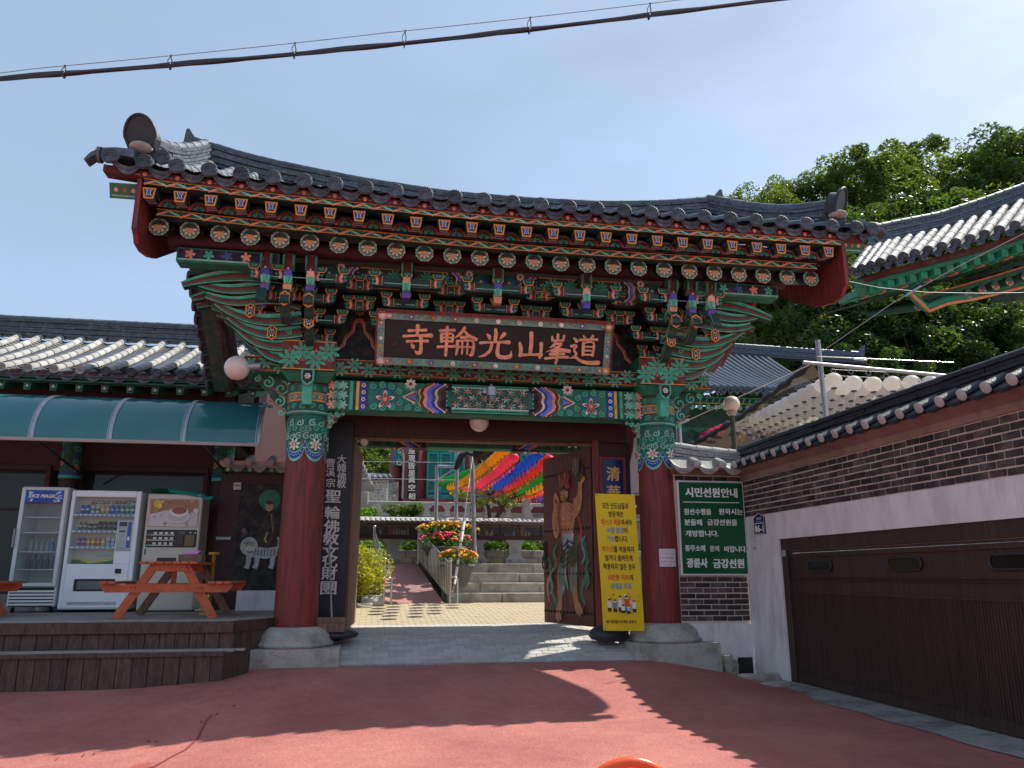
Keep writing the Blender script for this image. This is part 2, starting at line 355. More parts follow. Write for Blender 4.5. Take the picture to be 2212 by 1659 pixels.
    def petals(s, cx, cy, r, n, c, wd=0.45, r0=0.0, a0=0.0, step=True):
        if step: s.up()
        for k in range(n):
            a = a0 + 2 * math.pi * k / n; ca, sa = math.cos(a), math.sin(a); q = []
            L = r - r0; w_ = L * wd / 2
            for (x, y) in ((0, 0), (0.3, 0.7), (0.65, 1), (0.9, 0.6), (1, 0), (0.9, -0.6), (0.65, -1), (0.3, -0.7)):
                X = r0 + x * L; Y = y * w_; q.append((cx + X * ca - Y * sa, cy + X * sa + Y * ca))
            s.poly(q, c, False)
    def text(s, body, u, v, h, c, bold=0.0, width=None, align='c', slant=0.0):
        """u,v = centre (or left-middle); h = glyph block height"""
        vs, fs, (x0, x1, y0, y1) = text_geo(body)
        k = h / (y1 - y0); kx = k
        if width: kx = width / (x1 - x0)
        W = (x1 - x0) * kx; ox = u - W / 2 if align == 'c' else u
        s.up(); s.c = lin(c)
        for ax, ay in (((0, 0), (-1, .5), (1, -.5), (-1, -.5), (1, .5)) if bold else ((0, 0),)):
            s.h += 6e-5
            s.add([s.map(ox + (x - x0) * kx + slant * (y - y0) * k + ax * bold * kx, v - h / 2 + (y - y0) * k + ay * bold * k, s.h) for x, y in vs], fs)
    def mesh(s, name):
        me = bpy.data.meshes.new(name)
        me.from_pydata(s.V, [], s.F); me.update()
        for m in s.mats: me.materials.append(MATS[m])
        n = len(s.F)
        me.polygons.foreach_set('material_index', s.M)
        me.polygons.foreach_set('use_smooth', s.S)
        ca = me.color_attributes.new('Col', 'FLOAT_COLOR', 'CORNER')
        buf = []
        for f, c in zip(s.F, s.C): buf.extend((c[0], c[1], c[2], 1.0) * len(f))
        ca.data.foreach_set('color', buf)
        return me
    def build(s, name, parent=None, **k): return link(name, s.mesh(name), parent, **k)

WM = {}
def link(name, data, parent=None, M=None, label=None, cat=None, group=None, kind=None):
    o = bpy.data.objects.new(name, data); COL.objects.link(o)
    M = M if M is not None else Matrix.Identity(4)
    WM[o] = M
    if parent is not None:
        o.parent = parent; o.matrix_parent_inverse = WM[parent].inverted()
    o.matrix_basis = M
    if label: o['label'] = label
    if cat: o['category'] = cat
    if group: o['group'] = group
    if kind: o['kind'] = kind
    return o
def thing(name, loc, label, cat, group=None):
    return link(name, None, None, Matrix.Translation(Vector(loc)), label, cat, group)
def copy_thing(root, M, label=None, group=None):
    r = root.copy(); COL.objects.link(r); r.matrix_basis = M; WM[r] = M
    if label: r['label'] = label
    if group: r['group'] = group
    for c in CH.get(root, []):
        d = c.copy(); COL.objects.link(d); d.parent = r
        WM[d] = M @ WM[root].inverted() @ WM[c]
        for e in CH.get(c, []):
            f = e.copy(); COL.objects.link(f); f.parent = d
    return r
CH = {}
def remember(root):
    for o in COL.objects:
        if o.parent == root or (o.parent and o.parent.parent == root): CH.setdefault(o.parent, []).append(o)
def lerp(a, b, t): return a + (b - a) * t
def interp(x, tab):
    if x <= tab[0][0]: return tab[0][1]
    for (a, va), (b, vb) in zip(tab, tab[1:]):
        if x <= b: return lerp(va, vb, (x - a) / (b - a))
    return tab[-1][1]
def smooth(t): t = max(0, min(1, t)); return t * t * (3 - 2 * t)
# paint palette (real paint colours)
G1 = '#23795e'; G2 = '#4cbc98'; G3 = '#0d3a30'; G4 = '#8fd0b0'; RED = '#6d1716'; RED2 = '#b3241f'; PINK = '#f0a088'; ORG = '#f0963c'; BLU = '#2a3fa8'; BLU2 = '#6f7fd8'; DBL = '#12183c'; WHT = '#f2ead8'; BLK = '#0c0d10'; YEL = '#e8c23c'; DRED = '#32100f'
# ================================================================ THE SETTING
def road_z(x, y):
    g = interp(x, [(-3.2, 0.5), (-1.5, 0.95), (4.4, 1.0), (6.0, 0.0)])
    g2 = interp(y, [(9.0, 0), (12.4, 1)])
    return -0.29 + 0.29 * smooth(g2) * g - 0.17 * smooth((0.5 - x) / 4.5) * smooth((11.6 - y) / 3)
def yard_z(y): return interp(y, [(12.4, 0.0), (13.0, 0.19), (13.6, 0.33), (15.8, 0.36), (19.65, 0.64), (40, 0.64)])

def hill_z(x, y):
    h = 13 * smooth((x - 8 + (y - 40) * 0.25) / 30) * smooth((y - 34) / 30)
    h = max(h, 2.5 * smooth((y - 40) / 30))
    return -0.75 + h
b = MB('paleground')
def ter(u, v):
    x = lerp(-1.0, 1.0, u); x = x * abs(x) * 380; y = 10 + (lerp(-0.8, 1.0, v)) * abs(lerp(-0.8, 1.0, v)) * 420
    if abs(y) < 20 and abs(x) < 12: return (x, y, -0.75)
    return (x, y, hill_z(x, y))
b.grid(ter, 110, 110)
b.build('terrain', kind='structure')

b = MB('road')
NX, NY = 90, 90
def rd(u, v):
    x = lerp(-26, 18, u); y = lerp(-24, 12.46, v)
    return (x, y, road_z(x, y) + 0.004 * math.sin(x * 1.7) * math.sin(y * 1.3))
b.grid(rd, NX, NY)
b.build('road', kind='structure')
b = MB('road')
def rd2(u, v):
    x = lerp(5.2, 6.5, u); y = lerp(12.46, 13.4, v)
    return (x, y, road_z(x, 12.46) - 0.004)
b.grid(rd2, 6, 4); b.build('road_edge', kind='structure')

# damp streak and drips on the road
b = MB('print')
b.map = lambda u, v, h: (u, v, road_z(u, v) + 0.006 + h)
pts = [at(*p, 2, -0.25) for p in ((458, 1540), (445, 1548), (430, 1570), (405, 1590), (375, 1603), (350, 1616), (330, 1625))]
b.stroke([(p.x, p.y) for p in pts], [0.015, 0.02, 0.022, 0.028, 0.025, 0.03, 0.05], '#8a4038')
pts = [at(*p, 2, -0.27) for p in ((290, 1625), (325, 1617), (330, 1628), (300, 1640), (278, 1650), (270, 1659), (262, 1659), (285, 1640), (276, 1632))]
b.poly([(p.x, p.y) for p in pts], '#a3544a')
for px, py in ((552, 1502), (505, 1521), (470, 1530), (437, 1538), (342, 1562), (325, 1561), (210, 1578), (187, 1580), (132, 1584)):
    p = at(px, py, 2, -0.2); b.disc(p.x, p.y, 0.012, '#6e2c2a', 7, True, 0.03)
b.build('damp_streak', kind='structure')

# paving bed and pavers in the gateway
b = MB('mortar')
b.grid(lambda u, v: (lerp(-2.4, 5.2, u), lerp(12.44, 19.9, v), yard_z(lerp(12.44, 19.9, v)) - 0.012), 4, 60)
bed = b.build('paved_yard', kind='structure')
def paver_mesh(mat, w_, d_):
    m = MB(mat); m.cbox(-w_ / 2, w_ / 2, -d_ / 2, d_ / 2, -0.03, 0.0, 0.005); return m.mesh('paver')
pm = [paver_mesh('paver', 0.232, 0.112)]
pm2 = [paver_mesh('yellowpaver', 0.232, 0.112)]
rnd = random.Random(3)
stuffA = MB('paver'); stuffB = MB('yellowpaver')
cnt = 0; y = 12.51; row = 0
kb = MB('concrete'); kb.col('#888888')
while y < 19.7:
    ry = y
    sl = math.atan2(yard_z(ry + 0.06) - yard_z(ry - 0.06), 0.12)
    x0 = -0.46 if ry < 13.7 else (-0.40 if ry < 15.6 else -2.2)
    x1 = 4.02 if ry < 13.7 else (3.86 if ry < 15.6 else 5.1)
    x = x0 + (0.12 if row % 2 == 0 else 0.0) + 0.0
    while x < x1:
        z = yard_z(ry) + rnd.uniform(-0.003, 0.003)
        Mx = Matrix.Translation((x, ry, z)) @ Matrix.Rotation(sl, 4, 'X') @ Matrix.Rotation(rnd.uniform(-0.02, 0.02), 4, 'Z') @ Matrix.Rotation(rnd.uniform(-0.012, 0.012), 4, 'Y')
        yel = ry > 15.9 + rnd.uniform(-0.05, 0.05)
        if cnt < 298:
            link('paver', pm[0], bed, Mx)
            cnt += 1
        else:
            s = stuffB if yel else stuffA
            s.T = Mx
            s.cbox(-0.116, 0.116, -0.056, 0.056, -0.03, 0.0, 0.005)
        x += 0.2405
    y += 0.1185; row += 1
stuffA.T = stuffB.T = None
stuffA.build('pavers', bed, kind='stuff'); stuffB.build('yellow_pavers', bed, kind='stuff')
for i in range(4):
    kb2 = MB('concrete'); xa = -0.47 + i * 1.125; kb2.cbox(xa, xa + 1.115, 12.37, 12.45, -0.1, 0.006, 0.006)
    kb2.build('edge_kerb', bed)

# ramp
RX0, RX1 = at(818, 1300, 1, 19.65).x, at(958, 1300, 1, 19.65).x
RT0, RT1 = at(832, 1216, 1, 22.8).x, at(902, 1216, 1, 22.8).x
b = MB('ramp')
b.grid(lambda u, v: (lerp(lerp(RX0, RX1, u), lerp(RT0, RT1, u), v), lerp(19.6, 22.8, v), lerp(0.645, 1.6, v)), 2, 8)
b.mat = 'concrete'
b.hexa([(RX0, 19.6, 0.4), (RX1, 19.6, 0.4), (RT1, 22.8, 0.4), (RT0, 22.8, 0.4), (RX0, 19.6, 0.63), (RX1, 19.6, 0.63), (RT1, 22.8, 1.585), (RT0, 22.8, 1.585)])
b.build('ramp', kind='structure')
# upper terrace slab
b = MB('concrete')
b.box(-14, 16, 22.8, 27.2, -0.6, 1.6)
b.box(-14, RX0 - 0.4, 19.9, 22.79, -0.6, 1.1)
b.build('terrace', kind='structure')
b = MB('concrete'); b.box(-20, 30, 27.2, 60, -0.7, 3.42); b.build('upper_terrace', kind='structure')
# stone stairs: every stone block is a part
st = thing('stone_stairs', (2.9, 19.7, 0.64), 'broad grey stone stairs rising beside the red ramp beyond the gate', 'stairs')
for i in range(4):
    y0 = 19.75 + 0.45 * i; z0 = 0.62 + 0.245 * i; x = RX1 + 0.12 + 0.1 * i; k = 0
    widths = [[1.35, 1.8, 1.6], [0.75, 1.55, 1.9], [0.35, 1.4, 1.5, 1.4], [0.9, 1.2, 1.3, 1.2]][i]
    while x < 6.0:
        w_ = widths[k % len(widths)]
        m = MB('stone'); m.cbox(x, min(6.0, x + w_ - 0.012), y0 + rnd.uniform(-.012, .012), y0 + 0.47, z0 - 0.3, z0 + 0.245 + rnd.uniform(-.006, .006), 0.014)
        m.build('stone_block', st); x += w_; k += 1
# infill between stairs top and terrace edge
b = MB('concrete'); b.box(RX1 + 0.1, 6.2, 21.5, 22.8, 0.3, 1.585); b.build('stair_landing', kind='structure')
# concrete strip in front of the garage
b = MB('concrete'); b.grid(lambda u, v: (lerp(5.72, 6.4, u) + 0.03 * math.sin(v * 60) * (1 - u), lerp(0.0, 12.0, v), lerp(-0.281, -0.262, u)), 3, 60); b.build('concrete_strip', kind='structure')
# ================================================================ THE GATE
gate = thing('temple_gate', (1.8, 13.9, 0.33), 'big tiled temple gate with painted brackets on two thick red columns, its wooden doors open', 'gate')
CX = (-1.19, 4.80)
def canvas_xz(y):      # painting on a surface facing the viewer (-Y) at depth y
    return lambda u, v, h: (u, y - h, v)
def canvas_up(z):      # painting on an underside
    return lambda u, v, h: (u, v, z - h)

def pat_star(b, u0, u1, v0, v1, cell=0.2, bg=RED):
    b.rect(u0, u1, v0, v1, bg)
    n = max(1, round((u1 - u0) / cell)); c = (u1 - u0) / n; hh = v1 - v0
    cs = [(u0 + (i + 0.5) * c, v0 + hh * (0.66 if i % 2 else 0.34)) for i in range(n)]
    b.up()
    for x, y in cs:
        yy = v0 + v1 - y
        for a in (90, 210, 330):
            b.stroke([(x, yy), (x + 0.2 * c * math.cos(R(a)), yy + 0.2 * c * math.sin(R(a)))], c * 0.07, '#c4806e', False)
        b.up()
    for x, y in cs: b.petals(x, y, min(c * 0.86, hh * 0.56), 8, G2, 0.34, c * 0.05, R(22.5), False)
    b.up()
    for x, y in cs: b.petals(x, y, min(c * 0.7, hh * 0.45), 8, G1, 0.1, c * 0.16, R(22.5), False)
    e = hh * 0.035; b.rect(u0, u1, v1 - e, v1, ORG); b.rect(u0, u1, v0, v0 + e, ORG)

def pat_tri(b, u0, u1, v0, v1, cell=0.3, fz=None):
    """row of triangles with cloud scrolls between slanting stripes; fz bends it along the eave"""
    hh = v1 - v0; n = round((u1 - u0) / cell); c = (u1 - u0) / n; e = hh * 0.12
    f = fz or (lambda u: 0.0)
    N = 60
    def band(a, bb, colr):
        b.up(); b.c = lin(colr); vs = []
        for i in range(N + 1):
            u = lerp(u0, u1, i / N); vs += [b.map(u, v0 + a + f(u), b.h), b.map(u, v0 + bb + f(u), b.h)]
        b.add(vs, [(2 * i, 2 * i + 2, 2 * i + 3, 2 * i + 1) for i in range(N)])
    band(0, hh, G3)
    b.up()
    for i in range(n):
        x = u0 + i * c; q = f(x + c / 2)
        b.stroke([(x, v0 + q + e), (x + c / 2, v0 + q + hh - e)], c * 0.1, PINK, False)
    b.up()
    for i in range(n):
        x = u0 + i * c; q = f(x + c / 2)
        b.stroke([(x + c / 2, v0 + q + hh - e), (x + c, v0 + q + e)], c * 0.1, G4, False)
    b.up()
    for i in range(n):
        x = u0 + i * c; q = f(x + c / 2); yb = v0 + q
        b.poly([(x + c * 0.24, yb + e), (x + c * 0.76, yb + e), (x + c * 0.5, yb + hh * 0.62)], '#155c48', False)
        b.poly([(x + c * 0.72, yb + hh - e), (x + c * 1.28, yb + hh - e), (x + c, yb + hh * 0.35)], DBL if i % 2 else '#155c48', False)
    b.up()
    for i in range(n):
        x = u0 + i * c; q = f(x + c / 2); yb = v0 + q
        for sx, d in ((-1, 1), (1, -1)):
            b.spiral(x + c + sx * c * 0.12, yb + hh * 0.68, hh * 0.15, G2, hh * 0.05, 1.1, d, R(-90), False)
            b.spiral(x + c * 0.5 + sx * c * 0.1, yb + hh * 0.26, hh * 0.12, G2, hh * 0.04, 1.1, d, R(-90), False)
    band(0, e, ORG); band(hh - e, hh, ORG)

def medallion(b, u0, u1, v0, v1, d=1, dark=False):
    """beam-end pattern: lotus in scrolls, then fans and chevrons; d=1 points right"""
    w_ = u1 - u0; hh = v1 - v0; cy = (v0 + v1) / 2
    X = lambda t: (u0 + t * w_) if d == 1 else (u1 - t * w_)
    g1, g2 = (G3, G1) if dark else (G1, G2)
    b.rect(u0, u1, v0, v1, g1)
    b.up(); r = hh * 0.13
    for (t, k) in [(0.06, .86), (0.17, .9), (0.28, .86), (0.06, .14), (0.17, .1), (0.28, .14), (.37, .7), (.37, .3), (.47, .86), (.47, .14), (.55, .32), (.63, .3), (.59, .12), (.55, .68), (.63, .7)]:
        b.spiral(X(t), v0 + hh * k, r, g2, r * 0.32, 1.4, d if k > .5 else -d, R(90), False)
        b.arc(X(t), v0 + hh * k, r * 1.12, 0, 360, r * 0.1, G3, 12, False)
    b.disc(X(.2), cy, hh * .3, BLU, 18); b.disc(X(.2), cy, hh * .25, G1, 18)
    b.petals(X(.2), cy - hh * .12, hh * .34, 5, WHT, .4, 0, R(18)); b.petals(X(.2), cy - hh * .12, hh * .26, 5, '#c23a30', .4, 0, R(18))
    b.disc(X(.2), cy - hh * .1, hh * .07, PINK, 10)
    b.petals(X(.5), v1 - hh * .03, hh * .2, 8, WHT, .5, 0); b.disc(X(.5), v1 - hh * .03, hh * .07, RED2, 8)
    for a, c_ in ((.0, WHT), (.02, '#c9685a'), (.04, RED), (.06, BLU2)):
        b.poly([(X(.4 + a), cy), (X(.56 + a * .3), cy + hh * (.24 - a * 2)), (X(.52 + a * .6), cy), (X(.56 + a * .3), cy - hh * (.24 - a * 2))], c_)
    for t, c_, ww in ((.70, YEL, .03), (.735, RED, .07), (.775, PINK, .07), (.82, BLU2, .075), (.865, BLU, .05), (.90, WHT, .04), (.94, RED, .06), (.98, BLK, .06)):
        pts = [(X(t - .10 * math.sin(math.pi * k / 12) ** 2 + (.03 * math.cos(4 * math.pi * k / 12))), lerp(v0, v1, k / 12)) for k in range(13)]
        b.stroke(pts, w_ * ww, c_)
    b.up()
    for k in range(6):
        yy = lerp(v0, v1, (k + .5) / 6); b.disc(X(.94), yy, hh * .022, WHT, 6, False)

def lattice(b, u0, u1, v0, v1):
    w_ = u1 - u0; hh = v1 - v0
    b.rect(u0, u1, v0, v1, G2); b.rect(u0, u1, v0 + hh * .14, v1 - hh * .1, WHT); b.rect(u0, u1, v0 + hh * .17, v1 - hh * .12, '#26584c')
    s_ = hh * .34; n = int(w_ / s_ / 1.15) + 1; y0 = v0 + hh * .17; y1 = v1 - hh * .12
    b.up()
    cols = [G4, '#d86a5a', G2, PINK, WHT]
    for i in range(n):
        for j in range(3):
            x = u0 + s_ * .5 + i * s_ * 1.15 + (s_ * .57 if j == 1 else 0); y = lerp(y0, y1, (j + .5) / 3)
            if x > u1 - s_ * .4: continue
            for k in range(6):
                a = R(60 * k + 30 * (i % 2)); r_ = s_ * .46
                b.stroke([(x + r_ * .15 * math.cos(a), y + r_ * .15 * math.sin(a)), (x + r_ * math.cos(a), y + min(1, 1) * r_ * .82 * math.sin(a))], s_ * .1, cols[(i + j + k) % 5], False)
    b.rect(u0, u1, v0 + hh * .05, v0 + hh * .08, BLK); b.rect(u0, u1, v1 - hh * .05, v1 - hh * .03, BLK)

# ---- columns -------------------------------------------------
def column_paint(b, cx, cy, r, zb, zt):
    """zb..zt painted band round the column head"""
    hgt = zt - zb
    def mp(u, v, h):
        a = -math.pi / 2 + u / r; rr = r + 0.002 + h * 1.0
        return (cx + rr * math.cos(a), cy + rr * math.sin(a), zb + v)
    b.map = mp; b.h = 0; b.dh = 0.0007; C = math.pi * r; n = 30
    def band(v0, v1, c): b.rect(-C, C, v0, v1, c, 40)
    lobes = 6; lw = 2 * C / lobes
    def lobed(base, amp, top, c):     # skirt with hanging lobes
        b.up(); b.c = lin(c); vs = []; N = lobes * 10
        for i in range(N + 1):
            u = -C + 2 * C * i / N; ph = (i % 10) / 10
            d_ = (abs(math.sin(math.pi * ph))) ** 0.55
            vs += [b.map(u, base - amp * d_, b.h), b.map(u, top, b.h)]
        b.add(vs, [(2 * i, 2 * i + 2, 2 * i + 3, 2 * i + 1) for i in range(N)])
    lobed(0.20, 0.20, hgt, G4); lobed(0.225, 0.2, hgt, G2); lobed(0.245, 0.2, hgt, BLU); lobed(0.33, 0.2, hgt, G4); lobed(0.35, 0.2, hgt, '#1d6a56')
    b.up()
    for k in range(lobes):
        for i in range(9):
            ph = (i + .5) / 9; u = -C + lw * (k + ph)
            b.disc(u, 0.295 - 0.2 * math.sin(math.pi * ph) ** 0.55, 0.009, WHT, 6, False)
    for k in range(lobes):
        u = -C + lw * (k + .5)
        b.up()
        for (dx, dy, dd) in ((-.07, .1, 1), (.07, .1, -1), (-.06, .24, -1), (.06, .24, 1), (-.12, .36, 1), (.12, .36, -1), (0, .38, 1), (-.07, .46, 1), (.07, .46, -1), (-.15, .24, 1)):
            b.spiral(u + dx, 0.16 + dy, 0.06, G4 if dy in (.24, .46) else G2, 0.02, 1.3, dd, 1.0, False)
        b.petals(u, 0.27, 0.1, 7, WHT, .4, 0.0, R(12)); b.disc(u, 0.27, 0.04, '#d05a48', 8); b.disc(u, 0.27, 0.018, WHT, 6)
    band(hgt * .56, hgt * .60, G1); band(hgt * .585, hgt * .60, G4)
    band(hgt * .60, hgt * .72, '#1a5a49')
    b.up()
    for k in range(14): b.spiral(-C + 2 * C * (k + .5) / 14, hgt * .66, 0.05, G2, 0.014, 1.4, 1 if k % 2 else -1, 0, False)
    band(hgt * .72, hgt * .735, ORG); band(hgt * .735, hgt * .81, '#5f8a70'); band(hgt * .81, hgt * .825, ORG)
    b.up()
    for k in range(16): b.disc(-C + 2 * C * (k + .5) / 16, hgt * .772, 0.033, PINK, 10, False)
    b.up()
    for k in range(16): b.disc(-C + 2 * C * (k + .5) / 16, hgt * .772, 0.013, RED, 8, False)
    band(hgt * .825, hgt * .93, '#1f6e55')
    b.up()
    for k in range(12): b.spiral(-C + 2 * C * (k + .5) / 12, hgt * .88, 0.045, G2, 0.013, 1.4, -1 if k % 2 else 1, 1, False)
    for v0, v1, c in ((.93, .945, RED), (.945, .96, WHT), (.96, .975, BLU2), (.975, 1.0, DBL)): band(hgt * v0, hgt * v1, c)

for cx in CX:
    b = MB('redwood'); b.lathe((cx, 13.0, 0.53), [(0.335, 0), (0.33, 1.2), (0.315, 2.8), (0.305, 3.62), (0.30, 4.2)], 36)
    c = b.build('column', gate)
    b = MB('paint'); column_paint(b, cx, 13.0, 0.318, 3.06, 4.42)
    b.build('column_painting', c)
    # stone base: round drum on a rough square plinth
    b = MB('stone'); prof = [(0.60, 0.0), (0.62, 0.02), (0.62, 0.055), (0.58, 0.07), (0.57, 0.10), (0.545, 0.18), (0.48, 0.25), (0.42, 0.28), (0.36, 0.285), (0.0, 0.285)]
    b.lathe((cx, 13.0, 0.245), prof, 40)
    c = b.build('stone_base', gate)
    b = MB('stone'); x0, x1 = (cx - 0.73, cx + 0.72)
    N = 14
    def jag(i, s_): return s_ * (0.012 * math.sin(i * 2.3) + 0.01 * math.sin(i * 5.1))
    top = []
    b.hexa([(x0, 12.37, -0.32), (x1, 12.36, -0.32), (x1 + .01, 13.75, -0.32), (x0, 13.75, -0.32), (x0 + .015, 12.38, 0.235), (x1 - .01, 12.375, 0.242), (x1, 13.75, 0.26), (x0, 13.75, 0.26)])
    b.build('stone_plinth', gate)
# rough broken stones at the outer foot of the right plinth are things of their own (below)

# ---- head beams ------------------------------------------------
b = MB('paint', G1); b.cbox(CX[0] + .28, CX[1] - .28, 12.78, 13.16, 3.92, 4.44, 0.02)
b.map = canvas_xz(12.778); u0, u1 = CX[0] + .30, CX[1] - .30; v0, v1 = 3.94, 4.42
# beam ends
b.h = 0
b.rect(u0, u0 + .34, v0, v1, '#164a40'); b.rect(u1 - .34, u1, v0, v1, '#164a40')
for (e0, s_) in ((u0, 1), (u1, -1)):
    b.up()
    for k in range(9):
        b.petals(e0 + s_ * (.07 + .09 * (k % 3)), v0 + .08 + .16 * (k // 3), .085, 6, [PINK, G2, G4][k % 3], .5, 0, k, False)
    for t, c_ in ((.36, G2), (.42, G3), (.46, YEL)): b.rect(min(e0 + s_ * t, e0 + s_ * (t + .05)), max(e0 + s_ * t, e0 + s_ * (t + .05)), v0, v1, c_)
    a = e0 + s_ * .52; b.rect(min(a, a + s_ * .12), max(a, a + s_ * .12), v0, v1, BLU)
    b.up()
    for k in range(4): b.disc(a + s_ * .06, v0 + (k + .5) * .12, .035, WHT, 10, False)
    b.up()
    for k in range(4): b.disc(a + s_ * .06, v0 + (k + .5) * .12, .018, '#b03030', 8, False)
ml = u0 + .66; mr = u1 - .66; q = 1.38
medallion(b, ml, ml + q, v0, v1, 1); medallion(b, mr - q, mr, v0, v1, -1)
lattice(b, ml + q, mr - q, v0, v1)
b.build('painted_beam', gate)
# rear beam, seen through the doorway
b = MB('paint', G1); b.cbox(CX[0] + .2, CX[1] - .2, 15.75, 16.05, 3.82, 4.3, 0.02)
b.map = canvas_xz(15.748); b.h = 0; v0, v1 = 3.84, 4.28
medallion(b, CX[0] + .5, CX[0] + 2.1, v0, v1, 1, True); medallion(b, CX[1] - 2.1, CX[1] - .5, v0, v1, -1, True); b.rect(CX[0] + 2.1, CX[1] - 2.1, v0, v1, '#2f6b52')
b.map = canvas_up(3.819); b.h = 0
medallion(b, CX[0] + .5, CX[0] + 2.1, 15.76, 16.04, 1, True); medallion(b, CX[1] - 2.1, CX[1] - .5, 15.76, 16.04, -1, True)
b.build('rear_beam', gate)
for cx in CX:
    b = MB('redwood'); b.lathe((cx, 15.9, 0.3), [(0.3, 0), (0.28, 4.2)], 20); b.build('rear_column', gate)
# plate above the beam
b = MB('paint', G1); b.cbox(CX[0] - 1.05, CX[1] + .95, 12.70, 13.3, 4.50, 4.76, 0.01)
b.map = canvas_xz(12.699); pat_star(b, CX[0] - 1.04, CX[1] + .94, 4.51, 4.75, .235)
b.map = canvas_up(4.499); b.h = 0; b.rect(CX[0] - 1.0, CX[1] + .9, 12.72, 13.28, G1); 
b.build('painted_plate', gate)
for cx in CX:   # big bearing block on each column
    b = MB('paint', G1)
    def fr(x, y0, y1, z, hw): return [(cx - hw, y0, z), (cx + hw, y0, z), (cx + hw, y1, z), (cx - hw, y1, z)]
    b.hexa(fr(0, 12.62, 13.38, 4.34, .30) + fr(0, 12.50, 13.5, 4.495, .43))
    b.col(G1); b.hexa(fr(0, 12.48, 13.5, 4.762, .42) + fr(0, 12.48, 13.5, 5.0, .42)); b.hexa(fr(0, 12.48, 12.69, 4.505, .42) + fr(0, 12.48, 12.69, 4.758, .42))
    b.map = canvas_xz(12.479); b.h = 0; pat_star(b, cx - .415, cx + .415, 4.51, 4.99, .2)
    b.map = canvas_xz(12.46); 
    b.build('bearing_block', gate)
    # nose of the tie beam, hanging down the column front
    b = MB('paint', G2); b.hexa([(cx - .075, 12.50, 3.95), (cx + .075, 12.50, 3.95), (cx + .075, 12.75, 3.95), (cx - .075, 12.75, 3.95), (cx - .075, 12.44, 4.36), (cx + .075, 12.44, 4.36), (cx + .075, 12.75, 4.36), (cx - .075, 12.75, 4.36)])
    b.col(G2); b.prism([(-.1, 0), (.1, 0), (.1, -.17), (.06, -.24), (0, -.27), (-.06, -.24), (-.1, -.17)], (cx, 12.42, 4.5), (1, 0, 0), (0, 0, 1), .05)
    b.map = canvas_xz(12.394); b.h = 0
    b.poly([(cx - .075, 4.48), (cx + .075, 4.48), (cx + .075, 4.32), (cx, 4.26), (cx - .075, 4.32)], BLK)
    b.up()
    for k in range(7):
        a = R(60 * k); rr = 0 if k == 6 else .035; b.disc(cx + rr * math.cos(a), 4.385 + rr * math.sin(a), .016, WHT, 7, False)
    b.build('beam_nose', gate)

# carved scroll brackets beside the column heads (in the X-Z plane)
def scroll_panel(cx, s, z0, z1, w_, y):
    m = MB('paint', '#174c40'); n = 8
    pts = [(0, 0), (0, z1 - z0)]; H = z1 - z0
    for i in range(n + 1):
        t = i / n; pts.append((s * w_ * (1 - t) * (1 + .10 * math.sin(t * 14)), H * (1 - t * .95) - .0))
    if s < 0: pass
    m.prism(pts, (cx, y, z0), (1, 0, 0), (0, 0, 1), .12)
    m.map = lambda u, v, h: (cx + u, y - .061 - h, z0 + v); m.h = 0
    for (tu, tv, r_) in ((.25, .72, .13), (.6, .85, .1), (.28, .42, .1), (.2, .18, .07), (.88, .93, .06)):
        m.spiral(s * tu * w_, tv * H, r_ * w_ * 1.6, G2, .03, 1.4, s, R(90)); m.spiral(s * tu * w_, tv * H, r_ * w_ * 1.6, G4, .008, 1.4, s, R(90))
    for t in (.15, .45): m.stroke([(0, H * t), (s * w_ * .3, H * (t + .18)), (s * w_ * .55, H * (t + .3))], .02, '#b05040')
    return m
for cx, s in ((CX[0] - .3, -1), (CX[1] + .3, 1)):
    scroll_panel(cx, s, 3.75, 4.49, .62, 12.98).build('carved_scroll', gate)
for cx, s in ((CX[0] + .3, 1), (CX[1] - .3, -1)):
    scroll_panel(cx, s, 3.62, 3.91, .3, 12.93).build('carved_scroll', gate)

# ---- bracket sets ----------------------------------------------
TZ = [5.02, 5.28, 5.54, 5.80]          # tiers
def soro(m, x, y, z, w_=.17, d_=.16):     # small bearing block: narrow foot, wide top, orange rim
    m.col('#1a5244'); a, c_ = w_ / 2, w_ / 2 * .68
    m.hexa([(x - c_, y - d_ / 2 * .7, z), (x + c_, y - d_ / 2 * .7, z), (x + c_, y + d_ / 2, z), (x - c_, y + d_ / 2, z), (x - a, y - d_ / 2, z + .055), (x + a, y - d_ / 2, z + .055), (x + a, y + d_ / 2, z + .055), (x - a, y + d_ / 2, z + .055)])
    m.hexa([(x - a, y - d_ / 2, z + .056), (x + a, y - d_ / 2, z + .056), (x + a, y + d_ / 2, z + .056), (x - a, y + d_ / 2, z + .056), (x - a, y - d_ / 2, z + .1), (x + a, y - d_ / 2, z + .1), (x + a, y + d_ / 2, z + .1), (x - a, y + d_ / 2, z + .1)])
    m.map = canvas_xz(y - d_ / 2 - .001); m.h = 0
    m.stroke([(x - a, z + .09), (x - a, z + .055), (x - c_, z + .004), (x + c_, z + .004), (x + a, z + .055), (x + a, z + .09)], .014, ORG)
    for s in (-1, 1): m.spiral(x + s * .03, z + .06, .024, G2, .007, 1.2, -s, R(-90))
